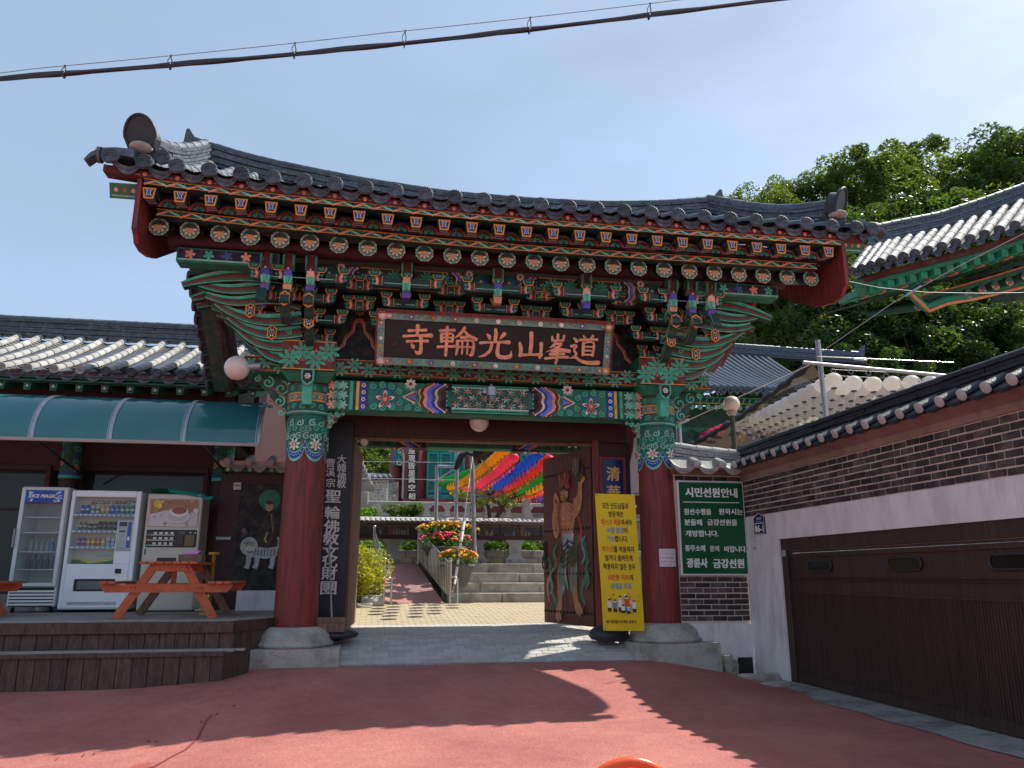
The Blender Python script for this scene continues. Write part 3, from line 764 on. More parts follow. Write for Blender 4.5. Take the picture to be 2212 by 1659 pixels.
def cross_arm(m, x, y, z, L):
    h = .15; m.col('#123c33'); a = L / 2
    m.prism([(-a, h), (-a, h * .55), (-a + .03, h * .2), (-a + .09, 0), (a - .09, 0), (a - .03, h * .2), (a, h * .55), (a, h)], (x, y, z), (1, 0, 0), (0, 0, 1), .11)
    m.map = canvas_xz(y - .056); m.h = 0
    for s in (-1, 1):
        m.stroke([(x + s * (a - .1), z + .02), (x + s * (a - .12), z + h * .5), (x + s * (a - .1), z + h)], .04, PINK)
        m.stroke([(x + s * (a - .135), z + .01), (x + s * (a - .155), z + h * .5), (x + s * (a - .135), z + h)], .025, '#8a2a24')
        m.up()
        for k in range(2): m.spiral(x + s * (a - .05), z + .045 + .065 * k, .028, G2, .009, 1.2, s, 0, False)
        m.stroke([(x + s * (a - .19), z + h * .1), (x + s * (a - .19), z + h)], .01, ORG)
        m.stroke([(x, z + h * .35), (x + s * (a - .22), z + h * .35)], .012, G4)
    for s in (-1, 0, 1): soro(m, x + s * (a - .07), y, z + h, .17, .17)

def ribbon_poly(pts, wd):
    L, Rr = [], []
    for i, (x, y) in enumerate(pts):
        a = pts[max(0, i - 1)]; c = pts[min(len(pts) - 1, i + 1)]; dx, dy = c[0] - a[0], c[1] - a[1]; l = math.hypot(dx, dy) or 1
        h = wd[i] / 2; L.append((x - dy / l * h, y + dx / l * h)); Rr.append((x + dy / l * h, y - dx / l * h))
    return L, Rr
def solid_ribbon(m, pts, wd, o, e1, e2, th):
    o = Vector(o); e1 = Vector(e1); e2 = Vector(e2); n = e1.cross(e2).normalized() * th / 2
    L, Rr = ribbon_poly(pts, wd); vs = []
    for (a, c) in zip(L, Rr):
        for q, s in ((a, 1), (c, 1), (c, -1), (a, -1)): vs.append(o + e1 * q[0] + e2 * q[1] + n * s)
    k = len(pts); fs = [(4 * i + j, 4 * i + (j + 1) % 4, 4 * i + 4 + (j + 1) % 4, 4 * i + 4 + j) for i in range(k - 1) for j in range(4)]
    fs += [(3, 2, 1, 0), (4 * k - 4, 4 * k - 3, 4 * k - 2, 4 * k - 1)]
    m.add(vs, fs)
def tongue(m, o, e1, L, kind, th=.13, base='#123f35', side=1, fat=1.0):
    """projecting carved arm: kind 'up' = upswept beak, 'down' = hooked beak, 'lotus' = stem with bud"""
    N = 12
    if kind == 'up': pts = [(L * t, -.10 * math.sin(math.pi * t * .85) + .22 * t ** 3) for t in [i / N for i in range(N + 1)]]; wd = [.15 * (1 - .62 * (i / N) ** 2) for i in range(N + 1)]
    elif kind == 'down': pts = [(L * t, .02 + .05 * math.sin(math.pi * t * 1.2) - .16 * t ** 4) for t in [i / N for i in range(N + 1)]]; wd = [.16 * (1 - .6 * (i / N) ** 3) for i in range(N + 1)]
    else: pts = [(L * t, .06 * math.sin(2 * math.pi * t) + .08 * t) for t in [i / N for i in range(N + 1)]]; wd = [.14 * (1 - .5 * (i / N) ** 2) for i in range(N + 1)]
    wd = [q * fat for q in wd]
    m.col(base); e2 = (0, 0, 1); solid_ribbon(m, pts, wd, o, e1, e2, th)
    E1 = Vector(e1); nn = E1.cross(Vector(e2)).normalized(); O = Vector(o)
    for sg in (1, -1):
        m.map = lambda u, v, h: tuple(O + E1 * u + Vector((0, 0, 1)) * v + nn * sg * (th / 2 + .001 + h)); m.h = 0
        Lp, Rp = ribbon_poly(pts, wd)
        for f_, w_, c_ in ((.07, .018, G4), (.22, .04 * fat, G2), (.42, .03 * fat, '#14443a'), (.6, .04 * fat, '#7a2420'), (.8, .035 * fat, G1), (.93, .014, G4)):
            m.stroke([(lerp(a[0], c[0], f_), lerp(a[1], c[1], f_)) for a, c in zip(Lp, Rp)], [w_ * (1 - .4 * i / N) for i in range(N + 1)], c_)
        m.spiral(pts[2][0], pts[2][1], .055, G2, .016, 1.4, 1, 0)
    return O + E1 * pts[-1][0] + Vector((0, 0, 1)) * pts[-1][1]
def hex_plate(m, x, y, z, tilt=0.0):
    w_, h = .075, .125
    pts = [(0, h), (w_, h * .6), (w_, -h * .6), (0, -h), (-w_, -h * .6), (-w_, h * .6)]
    m.col(ORG); m.prism(pts, (x, y, z), (1, 0, 0), (0, 0, 1), .03)
    m.map = canvas_xz(y - .016); m.h = 0
    m.poly([(x + a * .74, z + c * .8) for a, c in pts], '#3c1c14')
    m.up()
    for k in range(8):
        a = R(45 * k + 22); m.petals(x + .012 * math.cos(a), z + .02 * math.sin(a), .052 if k % 4 in (1, 2) else .036, 1, WHT, .5, .008, a, False)
    m.disc(x, z, .01, WHT, 6)
def cloud_head(m, x, y, z, c1, c2):
    """painted faceted nose under a dragon-like curl"""
    m.col(G4); m.hexa([(x - .05, y, z - .13), (x + .05, y, z - .13), (x + .06, y + .16, z - .13), (x - .06, y + .16, z - .13), (x - .07, y + .03, z), (x + .07, y + .03, z), (x + .07, y + .2, z), (x - .07, y + .2, z)])
    m.col(c1); m.hexa([(x - .068, y + .028, z + .002), (x + .068, y + .028, z + .002), (x + .068, y + .2, z + .002), (x - .068, y + .2, z + .002), (x - .05, y + .01, z + .1), (x + .05, y + .01, z + .1), (x + .05, y + .2, z + .1), (x - .05, y + .2, z + .1)])
    m.col(G2); m.hexa([(x - .02, y - .03, z - .12), (x + .02, y - .03, z - .12), (x + .02, y + .02, z - .12), (x - .02, y + .02, z - .12), (x - .03, y, z), (x + .03, y, z), (x + .03, y + .03, z), (x - .03, y + .03, z)])
    m.col(WHT); m.sphere((x, y - .0, z + .115), .013, 8, 6)
    m.col(c2); m.hexa([(x - .06, y + .05, z - .24), (x + .06, y + .05, z - .24), (x + .06, y + .2, z - .24), (x - .06, y + .2, z - .24), (x - .065, y + .03, z - .135), (x + .065, y + .03, z - .135), (x + .065, y + .2, z - .135), (x - .065, y + .2, z - .135)])
    m.col('#7a2420'); m.hexa([(x - .055, y + .06, z + .11), (x + .055, y + .06, z + .11), (x + .055, y + .3, z + .11), (x - .055, y + .3, z + .11), (x - .055, y + .12, z + .42), (x + .055, y + .12, z + .42), (x + .055, y + .4, z + .42), (x - .055, y + .4, z + .42)])
    m.col(G1)
    for k in range(7):
        a = R(-60 + 45 * k)
    solid_ribbon(m, [(.0, .12), (-.1, .2), (-.12, .32), (-.02, .38), (.06, .32), (.02, .25)], [.05, .05, .05, .045, .035, .02], (x + .075, y + .12, z), (0, 1, 0), (0, 0, 1), .03)
    solid_ribbon(m, [(.0, .12), (-.1, .2), (-.12, .32), (-.02, .38), (.06, .32), (.02, .25)], [.05, .05, .05, .045, .035, .02], (x - .075, y + .12, z), (0, 1, 0), (0, 0, 1), .03)

NOSE = [('#f0b090', '#5a4fae'), ('#5a4fae', '#e8a07a'), ('#3c3fa0', '#6a5aa8')]
def bracket_set(x, corner=0, k=0):
    m = MB('paint')
    for t, z in enumerate(TZ):
        y = 12.72 - .25 * t
        cross_arm(m, x, y + (.0 if t else .02), z, (.72, 1.12, .76, 1.16)[t])
        m.col(G3); m.box(x - .07, x + .07, y - .06, 13.3, z + .002, z + .148)
        if t < 3 and not corner:
            pass
    return m
bx = [0.31, 1.80, 3.30]
for i, x in enumerate(bx):
    m = bracket_set(x, 0, i); m.build('bracket_set', gate)
    m = MB('paint'); 
    cloud_head(m, x, 11.86, 5.86, *NOSE[i % 2]); m.build('carved_arm', gate)
for x in [(a + c) / 2 for a, c in zip([CX[0]] + bx, bx + [CX[1]])]:
    m = MB('paint')
    for t in (2, 3): cross_arm(m, x, 12.78 - .25 * (t - 1), TZ[t] + .02, .5)
    m.build('infill_bracket', gate)
for ci, cx in enumerate(CX):
    s = -1 if ci == 0 else 1
    for j, dx in enumerate((0.0, s * .36, s * .72)):
        m = bracket_set(cx + dx, 1, j) if j < 2 else MB('paint')
        if j == 0:
            for q, t in enumerate((0, 1)):
                tongue(m, (cx, 12.6 - .25 * t, TZ[t] + .02), (0, -1, 0), .5, 'up')
                hex_plate(m, cx, 12.03 - .25 * t, TZ[t] + .14 + .02)
        elif j == 1:
            tongue(m, (cx + dx, 12.35, TZ[1] + .02), (0, -1, 0), .5, 'up'); hex_plate(m, cx + dx, 11.78, TZ[1] + .17)
        m.build('bracket_set', gate)
        m = MB('paint'); tongue(m, (cx + dx, 12.1, TZ[2]), (0, -1, 0), .35, 'down')
        cloud_head(m, cx + dx * .95, 11.8, 5.84, *NOSE[(j + ci) % 3]); m.build('carved_arm', gate)
    # side-reaching tiers of upswept tongues
    for t, (z, L, kind) in enumerate(((4.80, .75, 'up'), (4.98, 1.0, 'up'), (5.16, 1.15, 'up'), (5.36, 1.35, 'up'), (5.56, 1.5, 'lotus'), (5.74, 1.65, 'lotus'), (5.92, 1.85, 'down'))):
        for r_, yy in enumerate((12.62, 12.98, 13.35)):
            m = MB('paint'); L2 = L * (1 - .0 * r_)
            base = ['#123f35', '#5a1a18', '#184e42'][(t + r_) % 3]
            tip = tongue(m, (cx + s * .15, yy - .05 * t * (r_ == 0), z), (s, 0, 0), L2, kind, .14, base, s, 1.55)
            if r_ == 0 and t in (3,):
                hx = Vector((cx + s * .95, yy - .27, z + .05)); hex_plate(m, hx.x, hx.y, hx.z)
            if r_ == 0 and t == 1: hex_plate(m, cx + s * .6, yy - .2, z + .1)
            if kind == 'lotus' and r_ == 0:
                for q in range(2):
                    m.col(['#efb08a', '#5b53b0'][q]); m.lathe((cx + s * (.55 + .22 * q), yy - .2, z + .0 - .07 * q), [(.02, 0), (.06, .02), (.07, .06), (.045, .12)], 10); m.col(RED2); m.sphere((cx + s * (.55 + .22 * q), yy - .22, z + .12 - .07 * q), .03, 8, 6)
            m.build('side_arm', gate)
        m = MB('paint', '#174c40'); m.box(min(cx + s * .1, cx + s * (L * .72)), max(cx + s * .1, cx + s * (L * .72)), 12.58, 13.4, z + .06, z + .11)
        m.map = canvas_xz(12.579); m.h = 0; ua, ub = sorted((cx + s * .1, cx + s * L * .72)); m.rect(ua, ub, z + .07, z + .085, G4)
        m.build('tie_board', gate)
    # red scrolling panel behind the arms
    m = MB('paint', '#3c1213'); m.prism([(0, 4.77), (s * .7, 4.77), (s * 1.55, 5.7), (s * 1.75, 6.15), (0, 6.15)], (cx, 13.4, 0), (1, 0, 0), (0, 0, 1), .06); m.build('side_panel', gate)
# wall between the brackets: dark boards with pink-outlined ogee frames
b = MB('paint', '#101b18'); b.box(CX[0], CX[1], 12.98, 13.1, 4.77, 6.3)
b.map = canvas_xz(12.979); b.h = 0
cols = [CX[0]] + bx + [CX[1]]
for a, c in zip(cols, cols[1:]):
    mx_ = (a + c) / 2; hw = .5
    o_ = [(-hw, 0), (-hw * .82, .16), (-hw * .5, .3), (-hw * .44, .42), (-hw * .2, .56), (-hw * .15, .72), (-.03, .76), (.03, .76), (hw * .15, .72), (hw * .2, .56), (hw * .44, .42), (hw * .5, .3), (hw * .82, .16), (hw, 0)]
    b.poly([(mx_ + p, 4.80 + q) for p, q in o_], '#141c1a')
    b.stroke([(mx_ + p, 4.80 + q) for p, q in o_], .055, '#b5604c'); b.stroke([(mx_ + p * .93, 4.80 + q * .95) for p, q in o_], .012, '#e8a890')
    b.petals(mx_, 5.72, .1, 8, '#c99a86', .4, .02); b.disc(mx_, 5.72, .03, RED)
b.build('bracket_wall', gate)
# upper painted beams between brackets
b = MB('paint', G3); b.cbox(CX[0] - .9, CX[1] + .9, 12.30, 12.5, 5.86, 6.26, 0.01)
b.map = canvas_xz(12.299); b.h = 0
xs = [CX[0]] + bx + [CX[1]]
for i, (a, c) in enumerate(zip(xs, xs[1:])):
    L = c - a; m0 = a + .12; 
    if i % 2 == 0:
        medallion(b, m0, m0 + L * .42, 5.88, 6.24, 1, True); pat_star(b, m0 + L * .42, c - .1, 5.88, 6.24, .16, '#16332c')
    else:
        pat_star(b, m0, m0 + L * .4, 5.88, 6.24, .16, '#16332c'); medallion(b, m0 + L * .4, c - .1, 5.88, 6.24, -1, True)
b.build('upper_beam', gate)
# purlin whose painted ends stick out at both sides
for s, xa, xb in ((-1, CX[0] - 2.05, CX[0] - .5), (1, CX[1] + .5, CX[1] + 2.0)):
    b = MB('paint', G1); b.cbox(xa, xb, 11.95, 12.25, 6.02, 6.26, 0.012)
    b.map = canvas_xz(11.949); b.h = 0; b.rect(xa + .03, xb - .03, 6.05, 6.23, DBL); b.rect(xa + .03, xb, 6.05, 6.075, G4)
    b.up()
    for k in range(5): b.petals(xa + .2 + .28 * k, 6.15, .085, 5, [PINK, G2, '#3a66a0'][k % 3], .6, 0, k, False)
    b.build('purlin_end', gate)
b = MB('darkred'); b.tube([(CX[0] - 2.2, 12.1, 6.42), (CX[1] + 2.2, 12.1, 6.42)], .15, 14); b.build('purlin', gate)

# ---- eaves ------------------------------------------------------
EZ = [(-4.2, 7.13), (-3.5, 7.06), (-2.1, 6.99), (-.7, 6.95), (.7, 6.90), (2.1, 6.885), (4.7, 6.90), (6.9, 6.92), (8.1, 6.93)]
def ez(x): return interp(x, EZ) - 6.9           # lift of the eave line along x
XL, XR = -3.58, 7.55
# soffit boards and rafters
b = MB('darkred')
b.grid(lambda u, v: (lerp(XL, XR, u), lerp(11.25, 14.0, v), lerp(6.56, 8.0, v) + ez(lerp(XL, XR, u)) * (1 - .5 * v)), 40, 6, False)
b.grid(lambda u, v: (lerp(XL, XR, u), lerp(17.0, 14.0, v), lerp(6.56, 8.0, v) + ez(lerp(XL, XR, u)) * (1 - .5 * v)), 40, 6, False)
b.build('soffit_boards', gate)
def flower_disc(m, cx, cz, y, r):
    m.map = canvas_xz(y); m.h = 0; m.dh = .0012
    m.disc(cx, cz, r * .93, '#2c5a48', 20); m.petals(cx, cz, r * 1.04, 8, PINK, .62, r * .45, R(22.5)); m.petals(cx, cz, r * .99, 8, G4, .86, 0.0, 0); m.petals(cx, cz, r * .92, 8, '#2f8468', .76, 0.0, 0); m.petals(cx, cz, r * .74, 8, '#f4b498', .46, r * .18, 0)
    m.disc(cx, cz, r * .22, ORG, 12)
    m.up()
    for k in range(8): a = R(22.5 + 45 * k); m.disc(cx + r * .78 * math.cos(a), cz + r * .78 * math.sin(a), r * .07, RED2, 6, False)
NR = 25
rm = MB('paint', '#1d2320'); rm.tube([(0, 0, 0), (0, .9, .33), (0, 1.6, .6)], .105, 14)
rm.col(G1); 
for k, c_ in ((.30, G2), (.42, PINK), (.5, '#7a2420')): rm.c = lin(c_); rm.tube([(0, k, k * .367), (0, k + .06, (k + .06) * .367)], .108, 14, False)
rafter_mesh = rm.mesh('rafter')
fm = MB('paint'); flower_disc(fm, 0, 0, -.004, .145); flower_mesh = fm.mesh('flower_plate')
for i in range(NR):
    x = lerp(-3.44, 7.25, i / (NR - 1)); z = 6.28 + ez(x) * .9
    r_ = link('rafter', rafter_mesh, gate, Matrix.Translation((x, 11.62, z)))
    link('flower_end', flower_mesh, r_, Matrix.Translation((x, 11.62, z)) @ Matrix.Rotation(random.uniform(-.2, .2), 4, 'Y'))
# lower eave board with triangles
b = MB('paint', G3)
def board(b, y0, y1, z0, z1, x0, x1, n=40):
    b.grid(lambda u, v: (lerp(x0, x1, u), y0, lerp(z0, z1, v) + ez(lerp(x0, x1, u))), n, 1, False)
    b.grid(lambda u, v: (lerp(x0, x1, u), lerp(y0, y1, 1 - v), z0 + ez(lerp(x0, x1, u))), n, 1, False)
    b.grid(lambda u, v: (lerp(x0, x1, u), lerp(y0, y1, v), z1 + ez(lerp(x0, x1, u))), n, 1, False)
board(b, 11.50, 11.66, 6.395, 6.50, XL + .12, XR - .25)
b.map = canvas_xz(11.499); b.h = 0; b.dh = .0009; pat_tri(b, XL + .12, XR - .25, 6.395, 6.50, .34, ez); b.build('lower_eave_board', gate)
# flying rafters
fr_ = MB('paint', '#24443a')
def frx(m):
    m.col('#1c3a33')
    a, c_, h = .095, .068, .175
    m.hexa([(-c_, 0, -h), (c_, 0, -h), (c_, .62, -h + .12), (-c_, .62, -h + .12), (-a, .0, 0), (a, .0, 0), (a, .62, .12), (-a, .62, .12)])
    m.map = canvas_xz(-.001); m.h = 0; m.dh = .001
    m.poly([(-a, 0), (-c_, -h), (c_, -h), (a, 0)], ORG); m.poly([(-a + .024, -.022), (-c_ + .02, -h + .024), (c_ - .02, -h + .024), (a - .024, -.022)], '#0d1a2a')
    m.poly([(-.035, -.025), (.035, -.025), (.0, -.075)], BLU2); m.poly([(-.028, -.128), (.028, -.128), (.0, -.075)], BLU2)
    m.stroke([(-.045, -.022), (-.02, -.075), (-.036, -.13)], .009, WHT); m.stroke([(.045, -.022), (.02, -.075), (.036, -.13)], .009, WHT)
    m.map = lambda u, v, h: (u, v, -.176 + v * .193 - h); m.h = 0
    for k, c2 in ((.03, G2), (.07, G4), (.11, PINK), (.16, BLU2), (.21, WHT), (.26, RED2)): m.rect(-c_ * .95, c_ * .95, k, k + .03, c2)
    for s in (-1, 1):
        m.map = lambda u, v, h: (s * (lerp(c_, a, (v + h0 * 0 + .15) / .15) + .001 + h), u, v + u * .19); h0 = 0; m.h = 0
        for k, c2 in ((.1, '#d8806a'), (.14, '#5b53a0'), (.19, G4), (.24, '#a03028')):
            m.stroke([(k, -.02), (k + .02, -.11), (k + .25, -.12)], .022, c2)
frx(fr_); flying_mesh = fr_.mesh('flying_rafter')
for i in range(NR + 1):
    x = lerp(-3.49, 7.33, i / NR); z = 6.66 + ez(x)
    link('flying_rafter', flying_mesh, gate, Matrix.Translation((x, 11.14, z)))
# boards between flying rafters: cloud arches
b = MB('paint', '#22302c')
b.grid(lambda u, v: (lerp(XL, XR, u), 11.42 + .03 * v, lerp(6.50, 6.70, v) + ez(lerp(XL, XR, u))), 40, 1, False)
b.map = canvas_xz(11.415); b.h = 0; b.dh = .001
for i in range(NR):
    x = lerp(-3.49, 7.33, (i + .5) / NR); zz = 6.505 + ez(x)
    b.poly([(x + .17 * math.cos(R(a)), zz + .15 * math.sin(R(a))) for a in range(0, 181, 20)], '#1e5a66'); b.poly([(x + .15 * math.cos(R(a)), zz + .13 * math.sin(R(a))) for a in range(0, 181, 20)], '#c0483c')
    b.poly([(x + .11 * math.cos(R(a)), zz + .105 * math.sin(R(a))) for a in range(0, 181, 20)], '#0f4236')
    b.up()
    for dx, dz, d in ((-.055, .03, -1), (.055, .03, 1), (0, .07, 1)): b.spiral(x + dx, zz + dz, .035, G2, .012, 1.2, d, R(90), False)
b.build('cloud_board', gate)
b = MB('paint', G3); board(b, 11.10, 11.3, 6.685, 6.765, XL + .02, XR - .02)
b.map = canvas_xz(11.099); b.h = 0; b.dh = .0009; pat_tri(b, XL + .02, XR - .02, 6.685, 6.765, .30, ez); b.build('upper_eave_board', gate)
# red tile-bearing board with little flowers
b = MB('paint', '#5c1512'); board(b, 11.07, 11.3, 6.775, 6.88, XL - .55, XR + .45)
b.map = canvas_xz(11.069); b.h = 0
NT = 26; TX = [lerp(-3.55, 7.78, i / (NT - 1)) for i in range(NT)]
b.up()
for i in range(NT - 1):
    x = (TX[i] + TX[i + 1]) / 2 - .23; zz = 6.825 + ez(x)
    for k in range(6): a = R(60 * k); b.disc(x + .022 * math.cos(a), zz + .022 * math.sin(a), .013, '#ee8c84', 6, False)
    b.disc(x, zz, .011, '#ee8c84', 6, False)
    for s in (-1, 1): b.stroke([(x + s * .06, zz - .02), (x + s * .12, zz), (x + s * .15, zz - .015)], .011, '#8a8378', False)
b.build('tile_board', gate)

# ---- gable boards ----------------------------------------------
for s, X in ((-1, XL - .05), (1, XR + .05)):
    b = MB('redwood')
    pts = [(11.12, 6.0), (11.12, 6.9), (14.0, 8.35), (16.9, 6.9), (16.9, 6.0), (16.6, 5.88), (16.3, 5.96), (16.1, 5.9), (14.0, 6.95), (12.2, 5.98), (11.9, 5.88), (11.55, 5.82), (11.3, 5.84), (11.22, 5.94)]
    b.prism([(y, z + ez(X) * .9) for y, z in pts], (X, 0, 0), (0, 1, 0), (0, 0, 1), .07)
    b.build('gable_board', gate)
    # small green box eave outside the gable
    b = MB('paint', G1); xo = X + s * .42
    b.hexa([(min(X, xo), 11.25, 6.66), (max(X, xo), 11.25, 6.66), (max(X, xo), 13.8, 8.0), (min(X, xo), 13.8, 8.0), (min(X, xo), 11.15, 6.86), (max(X, xo), 11.15, 6.86), (max(X, xo), 13.8, 8.2), (min(X, xo), 13.8, 8.2)])
    b.map = lambda u, v, h: (u, 11.2 - h - (v - 6.76) * .5 + .0, v); b.h = .003
    a, c = min(X, xo) + .03, max(X, xo) - .03; b.rect(a, c, 6.69, 6.84, '#2e6a50'); b.rect(a, c, 6.69, 6.705, G4)
    b.up()
    for k in range(4): b.disc(a + .06 + .12 * k, 6.77, .03, [PINK, '#a4643c'][k % 2], 7, False)
    b.build('gable_eave_box', gate)

# ---- tiled roof ---------------------------------------------------
RDG = [(-3.7, 9.34), (-2.9, 9.14), (-2.16, 9.0), (-.6, 8.8), (1.04, 8.66), (2.6, 8.65), (4.25, 8.70), (5.6, 8.84), (6.7, 9.03)]
def roof_x(x, t):      # eave x -> x at height fraction t (the verges splay outwards towards the eaves)
    return lerp(x, lerp(-3.75, 6.9, (x + 4.05) / 12.15), t)
def roof_pt(x, t, back=False):
    y = lerp(11.0, 14.0, t); X = roof_x(x, t)
    z0 = 6.97 + ez(x); z1 = interp(X, RDG) - .42
    z = z0 + (z1 - z0) * (0.66 * t + 0.34 * t * t)
    if back: y = 28 - y
    return Vector((X, y, z))
b = MB('tile')
b.grid(lambda u, v: roof_pt(lerp(-4.05, 8.1, u), v) - Vector((0, 0, .075)), 60, 10)
b.grid(lambda u, v: roof_pt(lerp(8.1, -4.05, u), v, True) - Vector((0, 0, .03)), 60, 10)
roof = b.build('roof', gate)
def tile_mesh(L, r0, r1, name, mat='tile'):      # half-round cover tile, origin at its lower end, running +Y
    m = MB(mat); m.sm = True; n = 8
    prof = [(0, r0), (L, r1)]; vs = []
    for (y, r) in prof:
        for k in range(n + 1):
            a = math.pi * k / n; vs.append((r * math.cos(a), y, r * math.sin(a)))
    m.add(vs, [(k, k + 1, n + 2 + k, n + 1 + k) for k in range(n)])
    m.sm = False; m.add([vs[k] for k in range(n + 1)], [tuple(range(n + 1))[::-1]])
    m.add([(r0 * .8 * math.cos(math.pi * k / n), .0, r0 * .8 * math.sin(math.pi * k / n)) for k in range(n + 1)], [])
    return m.mesh(name)
def seg_matrix(a, c):    # frame with Y along a->c
    y = (c - a).normalized(); x = y.cross(Vector((0, 0, 1))).normalized(); z = x.cross(y)
    M = Matrix((x, y, z)).transposed().to_4x4(); M.translation = a; return M
cover = tile_mesh(.40, .098, .088, 'cover_tile'); 
def end_disc_mesh(r=.105, mat='tile', detail=True):
    m = MB(mat); n = 20
    m.lathe((0, 0, 0), [(r, .02), (r, -.02), (r * .86, -.03), (r * .8, -.018), (0.001, -.018)], n, False, axis='y')
    if detail:
        for k in range(18):
            a = R(20 * k); m.box(r * .93 * math.cos(a) - .006, r * .93 * math.cos(a) + .006, -.036, -.028, r * .93 * math.sin(a) - .006, r * .93 * math.sin(a) + .006)
        for k in range(5):
            x = (k - 2) * r * .26; m.tube([(x, -.02, -r * (.5 - .04 * abs(k - 2))), (x + .012 * (k - 2), -.032, -.0), (x * .8, -.02, r * .1)], .006, 5)
        m.tube([(-r * .5, -.022, r * .2), (-r * .2, -.03, r * .45), (r * .1, -.03, r * .3), (r * .45, -.022, r * .4)], .007, 5)
        m.tube([(-r * .4, -.022, r * .05), (0, -.03, r * .15), (r * .4, -.022, r * .08)], .006, 5)
    return m.mesh('end_disc')
disc_mesh = end_disc_mesh(.12)
def drip_mesh(w_, mat='tile'):
    """curved drip tile closing a channel between two cover rows"""
    m = MB(mat); n = 10; vs = []
    top = []; bot = []
    for k in range(n + 1):
        t = k / n; x = lerp(-w_ / 2, w_ / 2, t); sag = -.085 * math.sin(math.pi * t)
        top.append((x, 0, sag)); d_ = .035 + .09 * math.sin(math.pi * t) ** .7
        bot.append((x, -.03, sag - d_))
    m.sm = True
    m.add(top + bot, [(k, k + 1, n + 2 + k, n + 1 + k) for k in range(n)])
    m.add([(p[0], p[1] + .02, p[2]) for p in top] + [(p[0], p[1] + .02, p[2]) for p in bot], [(n + 1 + k, n + 2 + k, k + 1, k) for k in range(n)])
    m.add(bot + [(p[0], p[1] + .02, p[2]) for p in bot], [(k, k + 1, n + 2 + k, n + 1 + k) for k in range(n)])
    # channel behind it
    m.add(top + [(p[0] * .95, .42, p[2] * .8 + .03) for p in top], [(n + 1 + k, n + 2 + k, k + 1, k) for k in range(n)])
    m.sm = False
    for k in range(5):
        x = (k - 2) * w_ * .14; z = -.085 * math.sin(math.pi * (x / w_ + .5)) - .06
        m.tube([(x - .02, -.026, z), (x, -.032, z + .022), (x + .02, -.026, z)], .007, 5)
    return m.mesh('drip_tile')
drip = drip_mesh(.40)
NS = 8
for i, x in enumerate([-4.02] + TX + [8.08]):
    P = [roof_pt(x, t / NS) for t in range(NS + 1)]
    tilt = Matrix.Rotation(random.uniform(-.03, .03), 4, 'Z')
    for k in range(NS):
        a, c = P[k], P[k + 1]; L = (c - a).length
        if k == 0 and (i == 0 or i == NT + 1): a = a + Vector((0, -.0, 0))
        M = seg_matrix(a, c) @ Matrix.Diagonal((1, L / .40 * 1.03, 1, 1)) @ Matrix.Rotation(random.uniform(-.015, .015), 4, 'Z')
        link('cover_tile', cover, roof, M)
    a = P[0]; M = Matrix.Translation(a + Vector((0, -.03, .005))) @ Matrix.Rotation(random.uniform(-.3, .3), 4, 'Y') @ Matrix.Rotation(R(-8), 4, 'X')
    link('end_disc', disc_mesh, roof, M)
allx = [-4.02] + TX + [8.08]
for a, c in zip(allx, allx[1:]):
    p = roof_pt((a + c) / 2, 0); M = Matrix.Translation(p + Vector((0, .0, -.0))) @ Matrix.Diagonal(((c - a) / .40 * .86, 1, 1, 1)) @ Matrix.Rotation(R(20), 4, 'X')
    link('drip_tile', drip, roof, M)
# channels up the slope: one corrugated sheet of overlapping pan tiles
b = MB('tile')
for a, c in zip(allx, allx[1:]):
    for k in range(14):
        t0, t1 = k / 14, (k + 1.12) / 14; vs = []
        for t, lift in ((t0, .035), (t1, 0)):
            for q in range(5):
                p = roof_pt(lerp(a, c, q / 4), min(1, t)); sag = -.07 * math.sin(math.pi * q / 4)
                vs.append(p + Vector((0, 0, sag + lift - .01)))
        b.sm = True; b.add(vs, [(q, q + 1, 6 + q, 5 + q) for q in range(4)])
b.build('pan_tiles', roof, kind='stuff')
# back slope: rows as half pipes (only seen from elsewhere)
b = MB('tile')
for x in allx:
    b.tube([roof_pt(x, t / 5, True) for t in range(6)], .095, 8)
b.build('back_tile_rows', roof, kind='stuff')
